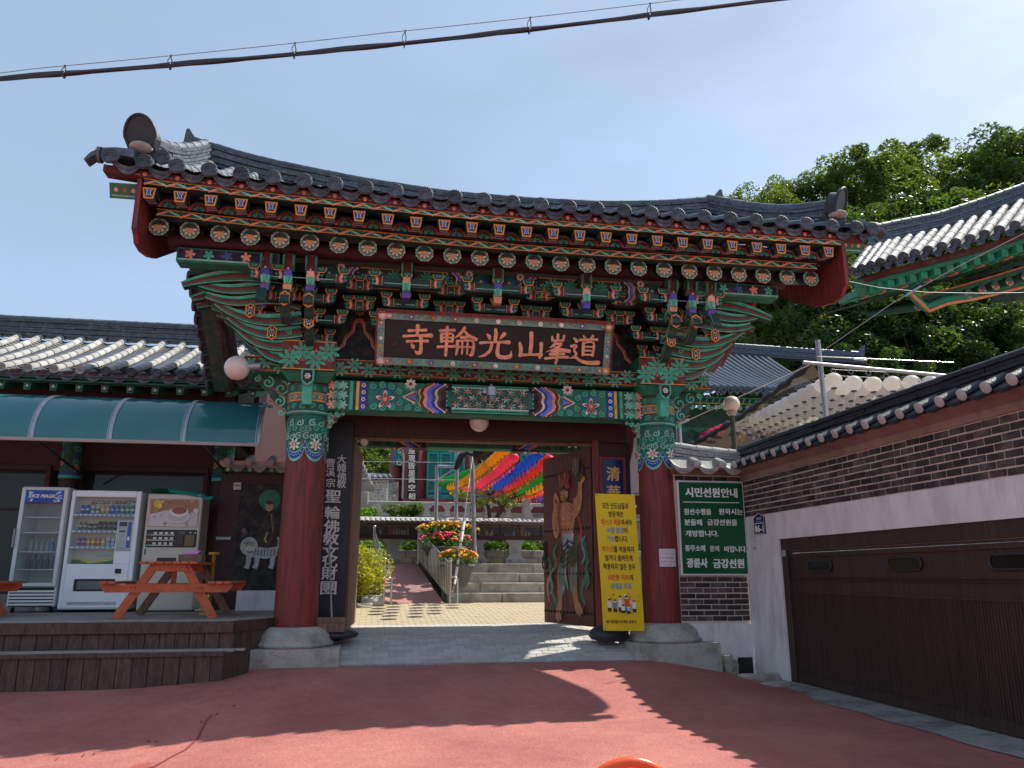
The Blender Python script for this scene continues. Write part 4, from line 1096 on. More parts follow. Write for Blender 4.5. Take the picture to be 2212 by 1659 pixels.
# main ridge: stacked courses of thin tiles, round tiles on top
def ridge(parent, path, h, wd, courses=6, mat='tile', top_r=.075, seed=1, seg=.42):
    rn = random.Random(seed); P = [Vector(p) for p in path]
    L = [0]
    for a, c in zip(P, P[1:]): L.append(L[-1] + (c - a).length)
    def pos(s):
        for i in range(len(P) - 1):
            if s <= L[i + 1] or i == len(P) - 2:
                t = (s - L[i]) / (L[i + 1] - L[i]); return P[i].lerp(P[i + 1], t), (P[i + 1] - P[i]).normalized()
    for c in range(courses):
        s = 0 if c % 2 == 0 else -seg * .5; m = MB(mat)
        while s < L[-1] - .02:
            a, _ = pos(max(0, s + .004)); e, _ = pos(min(L[-1], s + seg - .006)); d = (e - a).normalized(); n = d.cross(Vector((0, 0, 1))).normalized()
            w_ = wd * (1 - .05 * c / courses) / 2 + rn.uniform(-.006, .01) + (.02 if c % 2 else 0); z0 = h * c / courses; z1 = h * (c + .82) / courses; dz = rn.uniform(-.004, .004)
            q = []
            for z in (z0, z1):
                for (pt, sg) in ((a, 1), (e, 1), (e, -1), (a, -1)): q.append(pt + n * sg * w_ + Vector((0, 0, z + dz)))
            m.hexa(q); s += seg
        m.build('ridge_course', parent)
    m = MB('mortar'); vs = []
    core = []
    for i, p in enumerate(P):
        d = (P[min(i + 1, len(P) - 1)] - P[max(0, i - 1)]).normalized(); n = d.cross(Vector((0, 0, 1))).normalized() * wd * .4
        core += [p + n, p - n, p - n + Vector((0, 0, h * .97)), p + n + Vector((0, 0, h * .97))]
    m.mat = mat
    m.add(core, [(4 * i + j, 4 * i + (j + 1) % 4, 4 * i + 4 + (j + 1) % 4, 4 * i + 4 + j) for i in range(len(P) - 1) for j in range(4)] + [(0, 1, 2, 3), tuple(4 * len(P) - 4 + j for j in (3, 2, 1, 0))])
    m.build('ridge_core', parent)
    s = 0; tm_ = ROUND.get(mat) or ROUND.setdefault(mat, tile_mesh(.40, .078, .070, 'ridge_tile', mat))
    while s < L[-1] - .05:
        a, _ = pos(s); e, _ = pos(min(L[-1], s + seg)); 
        link('ridge_tile', tm_, parent, Matrix.Translation((0, 0, h - .01)) @ seg_matrix(a, e) @ Matrix.Diagonal((top_r / .075, (e - a).length / .40 * 1.01, top_r / .075, 1)))
        s += seg
ROUND = {}
rp = [Vector((x, 14.0, interp(x, RDG) - .52)) for x in [lerp(-3.7, 6.7, i / 24) for i in range(25)]]
ridge(roof, rp, .46, .3, 7, seed=4)
# upturned tips of the ridge
for p, s in ((rp[0], -1), (rp[-1], 1)):
    m = MB('tile'); solid_ribbon(m, [(0, 0), (.0, .2), (s * .03, .42), (s * .08, .62)], [.34, .3, .2, .05], p + Vector((s * .02, 0, .0)), (1, 0, 0), (0, 0, 1), .26); m.build('ridge_tip', roof)
# descending ridges with big eared end tiles
for s, xe in ((-1, -3.72), (1, 7.72)):
    P = [roof_pt(xe, t) + Vector((0, 0, .05)) for t in (.10, .3, .5, .7, .9, 1.0)]
    P[0].z += .1; P[1].z += .03
    ridge(roof, P, .34, .26, 5, seed=9 + s, top_r=.085)
    m = MB('darktile'); p = P[0] + Vector((0, -.05, -.1))
    W_, H_ = .22, .47
    out = [(-W_ * .85, 0)] + [(-W_ * 1.1 * math.cos(R(a)), H_ * (.35 + .65 * math.sin(R(a)))) for a in range(0, 181, 12)] + [(W_ * .85, 0)]
    ya = R(-15) if s < 0 else R(42); ex = Vector((math.cos(ya), math.sin(ya), 0)); fw_ = Vector((math.sin(ya), -math.cos(ya), 0)); ez_ = fw_ * .35 + Vector((0, 0, .94)); o2 = p + Vector((0, -.02, .18))
    m.prism(out, o2, ex, ez_, .04); m.prism([(a * .92, c * .9) for a, c in out], o2 - fw_ * .1, ex, ez_, .14)
    m.tube([o2 + ex * a + ez_ * c + fw_ * .025 for a, c in out], .022, 6)
    m.box(p.x - .2, p.x + .2, p.y - .02, p.y + .3, p.z - .1, p.z + .2)
    m.build('eared_end_tile', roof)
    m = MB('stone'); m.sphere(p + Vector((0, -.04, .16)), .17, 12, 8, .45); m.build('plaster_patch', roof)
    link('end_disc', disc_mesh, roof, Matrix.Translation(p + Vector((0 if s > 0 else .32, -.08, .02))))
# verge tiles pointing sideways at the corners
for s, xe in ((-1, -4.1), (1, 8.15)):
    m = MB('tile'); p = roof_pt(xe, .02)
    solid_ribbon(m, [(-.35, .05), (-.1, .06), (.1, .05), (.22, -.02), (.30, -.12)], [.13, .12, .09, .06, .03], p + Vector((0, .1, .05)), (s, 0, 0), (0, 0, 1), .2); m.build('corner_hook_tile', roof)
    for k in range(5):
        q = roof_pt(xe, .04 + .16 * k)
        link('end_disc', disc_mesh, roof, Matrix.Translation(q + Vector((s * .12, 0, .03))) @ Matrix.Rotation(s * R(90), 4, 'Z'))

# ---- door frame and leaves ----------------------------------------
b = MB('darkred')
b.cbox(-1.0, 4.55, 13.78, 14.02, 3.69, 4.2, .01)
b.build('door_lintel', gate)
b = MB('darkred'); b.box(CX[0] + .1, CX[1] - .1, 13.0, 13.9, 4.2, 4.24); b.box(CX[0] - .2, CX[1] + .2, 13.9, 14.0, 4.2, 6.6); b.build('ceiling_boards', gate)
for x0, x1, z0, z1 in ((-1.05, -.47, .34, 3.69), (3.90, 4.62, .34, 3.69)):
    b = MB('darkred'); b.cbox(x0, x1, 13.82, 14.0, z0, z1, .01)
    b.build('door_jamb', gate)
b = MB('redwood'); b.cbox(3.86, 3.98, 13.76, 13.82, .34, 3.72, .008); b.build('door_post', gate)
b = MB('rawwood'); b.cbox(-.5, 3.95, 13.9, 14.05, 3.64, 3.688, .006); b.build('door_rail', gate)
def leaf(h, f, z0, z1, name_mat, paint=None):
    """door leaf from hinge h=(x,y) to free edge f, boards side by side"""
    h = Vector((h[0], h[1], 0)); f = Vector((f[0], f[1], 0)); d = (f - h); L = d.length; d.normalize(); n = Vector((d.y, -d.x, 0))
    m = MB(name_mat); m.T = None
    def P(u, v, w_): q = h + d * u + n * w_; return (q.x, q.y, v)
    m.hexa([P(0, z0, -.03), P(.06, z0, -.03), P(.06, z0, .03), P(0, z0, .03), P(0, z1, -.03), P(.06, z1, -.03), P(.06, z1, .03), P(0, z1, .03)])
    root = m.build('door_leaf', gate); k = 4
    for i in range(k):
        a, c = .062 + (L - .06) * i / k, .06 + (L - .06) * (i + 1) / k - .006
        m = MB(name_mat); m.hexa([P(a, z0, -.026), P(c, z0, -.026), P(c, z0, .026), P(a, z0, .026), P(a, z1, -.026), P(c, z1, -.026), P(c, z1, .026), P(a, z1, .026)]); m.build('door_board', root)
    return root, P, L
LS = -1
rl, RP, RL = leaf((3.90, 14.0), (3.36, 15.72), .40, 3.62, 'leafwood')
for s in (1,):
    for zr in (.62, 1.32, 2.15, 3.25):
        m = MB('black')
        for k in range(15):
            u = .07 + (RL - .12) * k / 14; p = Vector(RP(u, zr, LS * .028)); m.sphere(p, .026, 8, 5)
        m.build('stud_row', rl)
m = MB('black')
m.tube([RP(RL - .1 + .09 * math.sin(R(a)), 1.55 + .14 * math.cos(R(a)), -.06) for a in range(0, 360, 20)], .014, 8, closed=True)
m.tube([RP(RL - .09, 1.6, -.03), RP(RL - .09, 1.95, -.03)], .04, 6)
m.build('ring_handle', rl)
# guardian painting on the right leaf
b = MB('paint'); b.dh = .0005; b.map = lambda u, v, h: RP(RL * u, .40 + 3.22 * v, LS * (.030 + h))
FL = '#c98f5f'; FD = '#a86c40'
def S(pts, w_, c):
    Q, W = [], []
    for i in range(len(pts) - 1):
        p0, p1, p2, p3 = pts[max(0, i - 1)], pts[i], pts[i + 1], pts[min(len(pts) - 1, i + 2)]
        wa, wb = (w_[i], w_[i + 1]) if isinstance(w_, list) else (w_, w_)
        for k in range(5):
            t = k / 5; Q.append(tuple(.5 * (2 * p1[j] + (p2[j] - p0[j]) * t + (2 * p0[j] - 5 * p1[j] + 4 * p2[j] - p3[j]) * t * t + (3 * p1[j] - p0[j] - 3 * p2[j] + p3[j]) * t ** 3) for j in (0, 1))); W.append(lerp(wa, wb, t))
    Q.append(pts[-1]); W.append(w_[-1] if isinstance(w_, list) else w_); b.stroke(Q, W, c)
U = lambda x, y: (1 - x, y)    # x from free edge (left in view), y up, fractions
def q(*l): return [U(x, y) for x, y in l]
S(q((.30, .08), (.18, .2), (.12, .38), (.05, .3)), [.03, .04, .03, .01], '#3f8a70'); S(q((.72, .5), (.86, .45), (.9, .3), (.78, .2), (.84, .12)), [.02, .05, .05, .04, .02], '#3f8a70')
S(q((.74, .62), (.80, .52), (.70, .45)), [.02, .05, .03], '#b5523f'); S(q((.12, .12), (.08, .22), (.16, .26), (.2, .16)), [.02, .04, .04, .02], '#c98a70')
S(q((.40, .40), (.36, .25), (.34, .08), (.28, .04)), [.13, .11, .08, .09], FL); S(q((.62, .40), (.64, .25), (.68, .12), (.76, .08)), [.13, .11, .08, .07], FL)
S(q((.40, .37), (.39, .30), (.40, .22), (.36, .17)), [.13, .15, .12, .03], '#939e98'); S(q((.63, .37), (.64, .30), (.62, .23), (.66, .18)), [.13, .15, .12, .03], '#939e98')
b.poly(q((.32, .50), (.74, .50), (.72, .36), (.60, .32), (.45, .33), (.34, .36)), '#4a5a3c')
b.poly(q((.40, .52), (.66, .52), (.62, .44), (.52, .46), (.44, .42)), '#b9c0c4'); S(q((.52, .5), (.5, .4), (.47, .3), (.52, .2)), [.05, .04, .04, .02], '#9fb0b4'); S(q((.52, .49), (.53, .46), (.5, .44)), .03, '#5a5fb0')
b.poly(q((.30, .64), (.34, .70), (.5, .71), (.66, .69), (.70, .62), (.64, .52), (.42, .52), (.34, .57)), FL)
b.stroke(q((.5, .70), (.52, .62), (.49, .54)), .008, FD); b.stroke(q((.36, .62), (.42, .59), (.5, .60)), .008, FD); b.stroke(q((.66, .62), (.6, .59), (.52, .60)), .008, FD)
for k in range(3): b.stroke(q((.42, .57 - .015 * k), (.5, .56 - .015 * k), (.6, .57 - .015 * k)), .006, FD)
S(q((.32, .67), (.26, .60), (.3, .54), (.36, .60)), [.12, .11, .09, .07], FL); S(q((.30, .68), (.28, .74), (.36, .71)), [.08, .07, .05], FL)
S(q((.68, .66), (.78, .70), (.8, .80), (.74, .85)), [.12, .1, .07, .04], FL)
for k in range(4): S(q((.78 + .015 * k, .8), (.82 + .03 * k, .86 - .01 * k)), .018, FL)
b.disc(*U(.76, .87), .12, '#4c4038', 16, True, .06); b.disc(*U(.74, .885), .06, '#7a6a58', 12, True, .03)
b.disc(*U(.48, .755), .085, FL, 18, True, .042); b.poly(q((.40, .775), (.44, .83), (.52, .85), (.58, .81), (.56, .77), (.48, .785)), '#2c1f1c')
for k in range(5): b.disc(*U(.42 + .04 * k, .815 + .015 * math.sin(k * 1.3)), .03, ['#a8322c', '#d86a5a', '#8a2a24', '#c0503c', '#a8322c'][k], 10, True, .02)
for k in range(3): b.petals(*U(.44 + .06 * k, .85), .045, 6, '#b0382c', .5)
for dx in (-.03, .025):
    b.disc(*U(.48 + dx, .762), .014, WHT, 8, True, .005); b.disc(*U(.48 + dx, .762), .006, BLK, 6, True, .004)
    b.stroke(q((.462 + dx, .773), (.5 + dx, .776)), .004, '#3a2018')
b.stroke(q((.475, .76), (.465, .745), (.485, .744)), .004, FD); b.disc(*U(.475, .733), .018, '#8a3a30', 8, True, .004); b.disc(*U(.50, .722), .04, '#76693c', 10, True, .012)
S(q((.4, .72), (.36, .6), (.42, .45), (.3, .32)), .022, '#a03a30')
for y0 in (.47, .44, .41, .38, .35): S(q((.36, y0), (.45, y0 - .025), (.56, y0 + .005), (.68, y0 - .02)), .010, '#2f3a26')
for x0 in (.37, .41, .45, .58, .62, .66): S(q((x0, .35), (x0 - .012, .29), (x0 + .012, .22)), .010, '#76827e')
for a_, c_ in (((.24, .30), '#3f8a70'), ((.82, .34), '#57a588'), ((.16, .16), '#57a588'), ((.88, .2), '#3f8a70')):
    S(q(a_, (a_[0] + .07, a_[1] + .05), (a_[0] + .02, a_[1] + .11), (a_[0] + .09, a_[1] + .16)), [.01, .035, .03, .01], c_)
for k in range(14): S(q((.38 + .018 * k, .83 + .02 * math.sin(k * 2)), (.36 + .021 * k, .86 + .025 * math.sin(k))), .014, ['#6a2c24', '#a8452f', '#c9745a'][k % 3])
for k in range(10): S(q((.68 + .014 * k, .86 + .012 * math.sin(k)), (.69 + .015 * k, .93 + .03 * math.sin(k * 1.7))), .03, ['#4c4038', '#6b5a4a', '#8a7862'][k % 3])
for s0 in (.36, .40, .64, .68): S(q((s0, .38), (s0 - .02, .25), (s0 - .03, .12)), .008, FD)
S(q((.30, .045), (.36, .04), (.42, .045)), .04, FL); S(q((.72, .085), (.78, .08), (.84, .085)), .035, FL)
for k in range(3): S(q((.34, .68 - .03 * k), (.42, .67 - .03 * k)), .007, FD); S(q((.58, .69 - .03 * k), (.67, .67 - .03 * k)), .007, FD)
b.build('guardian_painting', rl)
ll, LP, LL = leaf((-.47, 14.0), (-.36, 15.72), .42, 3.62, 'rawwood')
for zr in (.72, 1.5, 2.3, 3.1):
    m = MB('black'); m.tube([LP(.05 + LL * k / 6, zr + .03 * (k % 2), -.04) for k in range(6)], .018, 6); m.build('iron_strap', ll)
# ================================================================ SIGNS AND LAMPS ON THE GATE
# calligraphy drawn stroke by stroke: unit square, y up, (points, width profile)
def brush(b, ox, oy, w_, h_, strokes, c, wk=1.0):
    for pts, wd in strokes:
        P = [(ox + x * w_, oy + y * h_) for x, y in pts]
        # smooth the stroke and give it round, swelling ends
        Q = []; W = []
        for i in range(len(P) - 1):
            p0 = P[max(0, i - 1)]; p1 = P[i]; p2 = P[i + 1]; p3 = P[min(len(P) - 1, i + 2)]
            for k in range(4):
                t = k / 4
                Q.append(tuple(0.5 * (2 * p1[j] + (p2[j] - p0[j]) * t + (2 * p0[j] - 5 * p1[j] + 4 * p2[j] - p3[j]) * t * t + (3 * p1[j] - p0[j] - 3 * p2[j] + p3[j]) * t ** 3) for j in (0, 1)))
                wa = wd[i] if isinstance(wd, (list, tuple)) else wd; wb = wd[i + 1] if isinstance(wd, (list, tuple)) else wd
                W.append(lerp(wa, wb, t) * h_ * wk)
        Q.append(P[-1]); W.append((wd[-1] if isinstance(wd, (list, tuple)) else wd) * h_ * wk)
        b.h += .0005; b.stroke(Q, W, c, False)
        b.h += .0001; b.disc(Q[0][0], Q[0][1], W[0] * .5, c, 10, False); b.h += .0001; b.disc(Q[-1][0], Q[-1][1], W[-1] * .5, c, 10, False)
t_, m_, f_ = .055, .085, .115
SA = [([(.2, .80), (.5, .83), (.78, .85)], [m_, t_, m_]), ([(.5, .98), (.5, .8), (.49, .66)], [f_, m_, m_]), ([(.04, .60), (.45, .64), (.97, .67)], [m_, t_, f_]),
      ([(.16, .42), (.5, .45), (.86, .47)], [m_, t_, m_]), ([(.62, .62), (.64, .3), (.62, .06), (.5, .04), (.44, .12)], [f_, m_, f_, m_, .02]), ([(.30, .34), (.36, .26), (.38, .22)], [.04, f_, m_])]
RYUN = [([(.04, .86), (.24, .89), (.42, .90)], [m_, t_, m_]), ([(.23, 1.0), (.23, .5), (.22, .0)], [m_, m_, m_]), ([(.08, .74), (.09, .48)], m_), ([(.08, .74), (.38, .76), (.38, .50)], [m_, t_, m_]), ([(.09, .62), (.37, .63)], t_), ([(.09, .49), (.38, .50)], t_),
        ([(.0, .28), (.24, .31), (.46, .33)], [m_, t_, m_]),
        ([(.70, 1.0), (.60, .80), (.46, .64)], [m_, m_, .03]), ([(.68, .92), (.82, .74), (1.02, .62)], [t_, m_, f_]), ([(.62, .66), (.80, .68)], m_),
        ([(.52, .52), (.53, .28), (.50, .04)], [m_, m_, t_]), ([(.52, .52), (.94, .54), (.94, .1), (.86, .04)], [t_, t_, f_, .03]), ([(.54, .32), (.93, .33)], t_), ([(.66, .52), (.66, .08)], t_), ([(.80, .52), (.80, .08)], t_)]
GWANG = [([(.5, 1.0), (.52, .8), (.50, .56)], [m_, f_, m_]), ([(.22, .82), (.30, .74), (.32, .66)], [.04, f_, m_]), ([(.80, .86), (.72, .76), (.66, .68)], [f_, m_, .03]), ([(.02, .50), (.5, .55), (.96, .57)], [m_, t_, f_]),
         ([(.40, .50), (.36, .26), (.2, .08), (.0, .0)], [m_, m_, m_, .03]), ([(.62, .52), (.60, .2), (.66, .04), (.90, .02), (1.04, .08), (1.06, .26)], [m_, f_, f_, f_, f_, .02])]
SAN = [([(.5, .96), (.52, .6), (.50, .22)], [f_, f_, f_]), ([(.06, .58), (.12, .36), (.10, .12)], [m_, f_, m_]), ([(.10, .16), (.5, .18), (.94, .2)], [f_, t_, f_]), ([(.92, .60), (.93, .36), (.90, .10)], [f_, m_, m_])]
BONG = [([(.5, 1.0), (.5, .84)], m_), ([(.28, .92), (.3, .78)], [t_, m_]), ([(.3, .78), (.72, .80)], t_), ([(.74, .96), (.72, .78)], [m_, t_]),
        ([(.44, .72), (.34, .6), (.2, .5)], [m_, m_, .02]), ([(.42, .66), (.66, .68), (.5, .54), (.1, .36)], [t_, m_, t_, .02]), ([(.36, .58), (.6, .48), (.98, .42)], [.02, m_, f_]),
        ([(.30, .40), (.72, .43)], [m_, m_]), ([(.24, .28), (.78, .31)], [m_, m_]), ([(.06, .12), (.5, .17), (.94, .2)], [m_, t_, m_]), ([(.5, .5), (.52, .2), (.48, -.04)], [m_, m_, m_])]
DO = [([(.44, 1.0), (.5, .92)], [.04, m_]), ([(.80, 1.0), (.70, .90)], [m_, .03]), ([(.34, .84), (.66, .87), (.96, .88)], [m_, t_, m_]), ([(.64, .86), (.58, .76)], t_),
      ([(.46, .74), (.47, .30)], m_), ([(.46, .74), (.84, .76), (.83, .30)], [t_, t_, m_]), ([(.48, .60), (.82, .61)], t_), ([(.48, .46), (.82, .47)], t_), ([(.47, .31), (.83, .32)], t_),
      ([(.08, .90), (.2, .80)], [.04, f_]), ([(.02, .60), (.2, .62), (.12, .46), (.22, .32), (.10, .18)], [m_, m_, t_, m_, .05]), ([(.0, .16), (.2, .2), (.4, .08), (.7, .02), (1.06, .04)], [.03, m_, m_, f_, .13])]

def flower(b, x, y, r, c, c2=WHT):
    b.petals(x, y, r, 7, c, .55, 0, x * 9); b.petals(x, y, r * .5, 7, c2, .4, 0, x * 9 + .4)
# main name board, leaning forward under the brackets
nb = thing('name_board', (1.8, 12.3, 4.6), 'wide black name board with six pink Chinese characters hung under the gate brackets', 'sign')
pTL, pBR = at(820, 677, 1, 11.98), at(1302, 812, 1, 12.36)
BW, BH = 3.88, .84
lean = R(21)
O_ = Vector((1.82, 12.17, 5.01))
e1 = Vector((1, 0, 0)); e2 = Vector((0, -math.sin(lean), math.cos(lean))); en = e2.cross(e1) * -1     # en points to the viewer
if en.y > 0: en = -en
BM = lambda u, v, h: tuple(O_ + e1 * u + e2 * v + en * h)
def bbox_(m, u0, u1, v0, v1, h0, h1):
    m.hexa([BM(u0, v0, h0), BM(u1, v0, h0), BM(u1, v0, h1), BM(u0, v0, h1), BM(u0, v1, h0), BM(u1, v1, h0), BM(u1, v1, h1), BM(u0, v1, h1)])
m = MB('black'); bbox_(m, -BW / 2 + .1, BW / 2 - .1, -BH / 2 + .1, BH / 2 - .1, -.03, 0.0); pan = m.build('panel', nb)
m = MB('paint'); m.map = BM; m.h = .002
ch = .46; cw = [.47, .60, .50, .42, .43, .46]; cc = [-1.30, -.66, -.03, .57, 1.02, 1.48]
for (st_, w_, x, dy) in zip((SA, RYUN, GWANG, SAN, BONG, DO), cw, cc, (.0, .0, -.0, -.02, -.06, -.05)):
    brush(m, x - w_ / 2, -.23 + dy * .5, w_, ch, st_, '#f6a67e', 1.28)
m.rect(-1.72, -1.63, -.12, -.03, '#4a1614'); m.rect(-1.705, -1.645, -.105, -.045, '#160c0c'); m.stroke([(-1.69, -.06), (-1.65, -.08), (-1.69, -.1)], .006, '#8a2a24')
m.build('lettering', pan)
fw = .11
for u0, u1, v0, v1 in ((-BW / 2, BW / 2, BH / 2 - fw, BH / 2), (-BW / 2, BW / 2, -BH / 2, -BH / 2 + fw), (-BW / 2, -BW / 2 + fw, -BH / 2 + fw + .002, BH / 2 - fw - .002), (BW / 2 - fw, BW / 2, -BH / 2 + fw + .002, BH / 2 - fw - .002)):
    m = MB('paint', '#6f9a88'); bbox_(m, u0, u1, v0, v1, -.05, .035)
    m.map = BM; m.h = .0355; hor = (u1 - u0) > (v1 - v0)
    m.rect(u0, u1, v0, v1, '#7ba694')
    n = int((max(u1 - u0, v1 - v0)) / .115); rn = random.Random(int(u0 * 10 + v0 * 77))
    for k in range(n):
        t = (k + .5) / n; x, y = (lerp(u0, u1, t), (v0 + v1) / 2) if hor else ((u0 + u1) / 2, lerp(v0, v1, t))
        m.spiral(x + .05 * hor, y + .03, .035, '#4d7b68', .006, 1.3, 1 if k % 2 else -1, k)
        if k % 3 == 1 or not hor: flower(m, x, y, .045 if hor else .036, rn.choice(['#c8402c', '#e08a2a', '#f2e8d8', '#5a52a8', '#d8623c']), rn.choice([WHT, YEL]))
        else: m.disc(x, y - .01, .014, rn.choice(['#c8402c', '#3c52a0', '#d8a03c']), 7)
    if hor:
        for x, c_ in ((u0 + .07, '#f0b0a0'), (u1 - .07, '#e0962c')): flower(m, x, (v0 + v1) / 2, .075, c_)
    e = .016; top_ = v1 > 0 and hor
    if hor: m.rect(u0, u1, v1 - e, v1, '#8a3a30') if top_ else m.rect(u0, u1, v0, v0 + e, '#7a8a80')
    m.build('frame_board', nb)
m = MB('redwood'); bbox_(m, -BW / 2 - .03, BW / 2 + .03, BH / 2, BH / 2 + .05, -.06, .05); bbox_(m, -BW / 2 - .03, -BW / 2 - .002, -BH / 2, BH / 2 - .002, -.06, .05); bbox_(m, BW / 2 + .002, BW / 2 + .03, -BH / 2, BH / 2 - .002, -.06, .05); m.build('frame_edge', nb)

# tall black foundation board beside the left leaf
vb = thing('hanging_sign_board', (-.72, 13.8, .6), 'tall narrow black board with white Chinese characters in the left side of the gateway', 'sign')
TL, TR, BL, BR = at(705, 905, 1, 13.78), at(766, 938, 1, 13.78), at(690, 1330, 1, 13.78), at(744, 1345, 1, 13.78)
m = MB('black'); x0, x1, z0, z1 = -.97, -.47, .62, 3.92
m.cbox(x0, x1, 13.70, 13.80, z0, z1, .01); m.map = canvas_xz(13.699); m.h = 0
m.build('board', vb)
m = MB('print'); m.map = canvas_xz(13.698); m.h = 0
def vtext(m, s, x, ztop, step, size, c, bold=.02):
    for k, ch_ in enumerate(s): m.text(ch_, x, ztop - step * k - size / 2, size, c, bold, width=size * .95 if ch_ not in '一' else None)
def vpos(py): return at(725, py, 1, 13.7).z
for s, px, ys in (('大韓佛敎', 738, (992, 1011, 1030, 1045)), ('曹溪宗', 714, (1000, 1020, 1043))):
    for ch_, py in zip(s, ys): p = at(px, py, 1, 13.7); m.text(ch_, p.x, p.z, .15, '#cfcabd', .012, width=.15)
for ch_, py in zip('聖輪佛敎文化財團', (1072, 1107, 1137, 1163, 1192, 1213, 1238, 1270)):
    p = at(720 - (py - 1070) * .052, py, 1, 13.7); m.text(ch_, p.x, p.z, .21, '#d6d2c6', .02, width=.25)
m.build('lettering', vb)
# small blue plaque
bp = thing('blue_plaque', (4.2, 13.8, 2.8), 'small blue plaque with two gold characters beside the open right door leaf', 'sign')
m = MB('redwood'); m.cbox(3.97, 4.47, 13.72, 13.80, 2.35, 3.42, .01); m.build('backboard', bp)
m = MB('gloss', '#101c5c'); m.cbox(4.03, 4.41, 13.695, 13.72, 2.42, 3.36, .005); m.map = canvas_xz(13.694); m.h = 0
m.text('清', 4.22, 3.10, .25, '#d8a850', .03, width=.24); m.text('華', 4.22, 2.76, .25, '#d8a850', .03, width=.24); m.build('face', bp)
# white calligraphy panel
wp = thing('calligraphy_panel', (4.65, 13.9, 2.8), 'white panel with loose black brush drawing, half hidden behind the right column', 'panel')
m = MB('gloss', '#c9c6c6'); m.prism([(-.12, 0), (.5, 0), (.5, 1.35), (.15, 1.35), (.08, 1.15), (-.02, 1.05), (-.06, .8), (-.12, .6)], (4.68, 13.74, 2.72), (1, 0, 0), (0, 0, 1), .03)
m.map = canvas_xz(13.724); m.h = 0
m.stroke([(4.66, 3.5), (4.73, 3.3), (4.7, 3.15), (4.78, 3.05), (4.86, 3.1)], .014, BLK); m.stroke([(4.74, 3.9), (4.82, 3.7), (4.85, 3.4)], .012, BLK); m.stroke([(4.72, 3.36), (4.84, 3.4)], .014, BLK)
m.rect(4.6, 5.0, 2.74, 2.76, '#4a8a74'); m.build('panel', wp)

# yellow banner leaning on the right column
yb = thing('yellow_banner', (4.1, 13.15, .45), 'yellow vertical cloth banner with black, red and blue Korean text beside the right column', 'banner')
ang = math.radians(-2.2)
bo = at(1338, 1212, 1, 12.62); BWd, BHt = .69, 2.19
YM = lambda u, v, h: (bo.x + u * math.cos(ang) + v * math.sin(-ang) * -1 * -1 * (-1), 12.62 - h + .012 * math.sin(v * 3), bo.z + v * math.cos(ang) + u * math.sin(ang) * 0 - .02 * u)
YM = lambda u, v, h: (bo.x + u - v * .035, 12.62 - h + .015 * math.sin(v * 2.5 + u), bo.z + v - u * .015)
m = MB('print', '#f0cc18'); m.map = YM
N = 16
m.grid(lambda u, v: YM(lerp(-BWd / 2, BWd / 2, u), lerp(-BHt / 2, BHt / 2, v), 0), 6, N); m.build('cloth', yb)
m = MB('print'); m.map = YM; m.h = .004
K_, R_, B_ = '#1d1b18', '#d8372c', '#4f93c4'
def tline(parts, v, h, total):
    """one line made of coloured runs, centred"""
    ws = []
    for s, c in parts: ws.append(sum(.55 if ch_ in ' .0123456789' else 1.0 for ch_ in s))
    tw = sum(ws); k = total / tw; u = -total / 2
    for (s, c), w_ in zip(parts, ws):
        st2 = s.strip(); lead = (len(s) - len(s.lstrip())) * .55 * k
        m.text(st2, u + lead, v, h, c, .022, width=w_ * k * .97 - (len(s) - len(st2)) * .5 * k, align='l'); u += w_ * k
rows = [([('모든 신도님들과', K_)], .90, .46), ([('방문객은', K_)], .76, .26), ([('마스크 착용', R_), ('하셔야', K_)], .63, .53), ([('사찰 출입', B_), ('이', K_)], .50, .35), ([('가능', B_), ('합니다.', K_)], .36, .36),
        ([('마스크', R_), ('를 착용하지', K_)], .19, .55), ([('않거나 올바르게', K_)], .05, .48), ([('착용하지 않은 경우', K_)], -.09, .56), ([('10만원 이하', R_), ('의', K_)], -.26, .42), ([('과태료 부과', B_)], -.40, .36), ([('대한불교조계종 광륜사', K_)], -.955, .45)]
for parts, v, tw in rows:
    m = MB('print'); m.map = YM; m.h = .004; tline(parts, v, .098 if v > -.9 else .05, tw); m.build('text_line', yb, kind='stuff')
m = MB('print'); m.map = YM; m.h = .004
m.arc(-.265, -.955, .022, 0, 360, .006, K_); m.petals(-.265, -.955, .016, 6, K_, .4)
# cartoon family with hearts
def person_fig(u, v, h, cl, leg=K_, hair=K_, arm=0):
    m.poly([(u - .03, v), (u + .03, v), (u + .038, v + h * .55), (u - .038, v + h * .55)], cl); m.poly([(u - .026, v - h * .35), (u - .004, v - h * .35), (u - .002, v), (u - .03, v)], leg); m.poly([(u + .004, v - h * .35), (u + .026, v - h * .35), (u + .03, v), (u + .002, v)], leg)
    m.disc(u, v + h * .70, .026, '#f6e6d4', 12); m.disc(u, v + h * .76, .024, hair, 10, True, .014)
    if arm: m.stroke([(u + arm * .03, v + h * .5), (u + arm * .06, v + h * .62), (u + arm * .055, v + h * .8)], .015, cl)
for a in ((-.22, -.74, .17, WHT), (-.13, -.75, .17, '#4a9ac0', K_, K_, 1), (-.04, -.73, .22, WHT, K_, K_, 0), (.07, -.73, .22, '#d8505c', K_, K_, 1), (.19, -.75, .16, WHT, K_, K_, -1), (.0, -.78, .11, WHT), (.09, -.79, .11, '#9ac0d8')): person_fig(*a)
def heart(u, v, r, c):
    m.disc(u - r * .5, v, r * .55, c, 8); m.disc(u + r * .5, v, r * .55, c, 8); m.poly([(u - r, v - r * .1), (u + r, v - r * .1), (u, v - r * 1.2)], c)
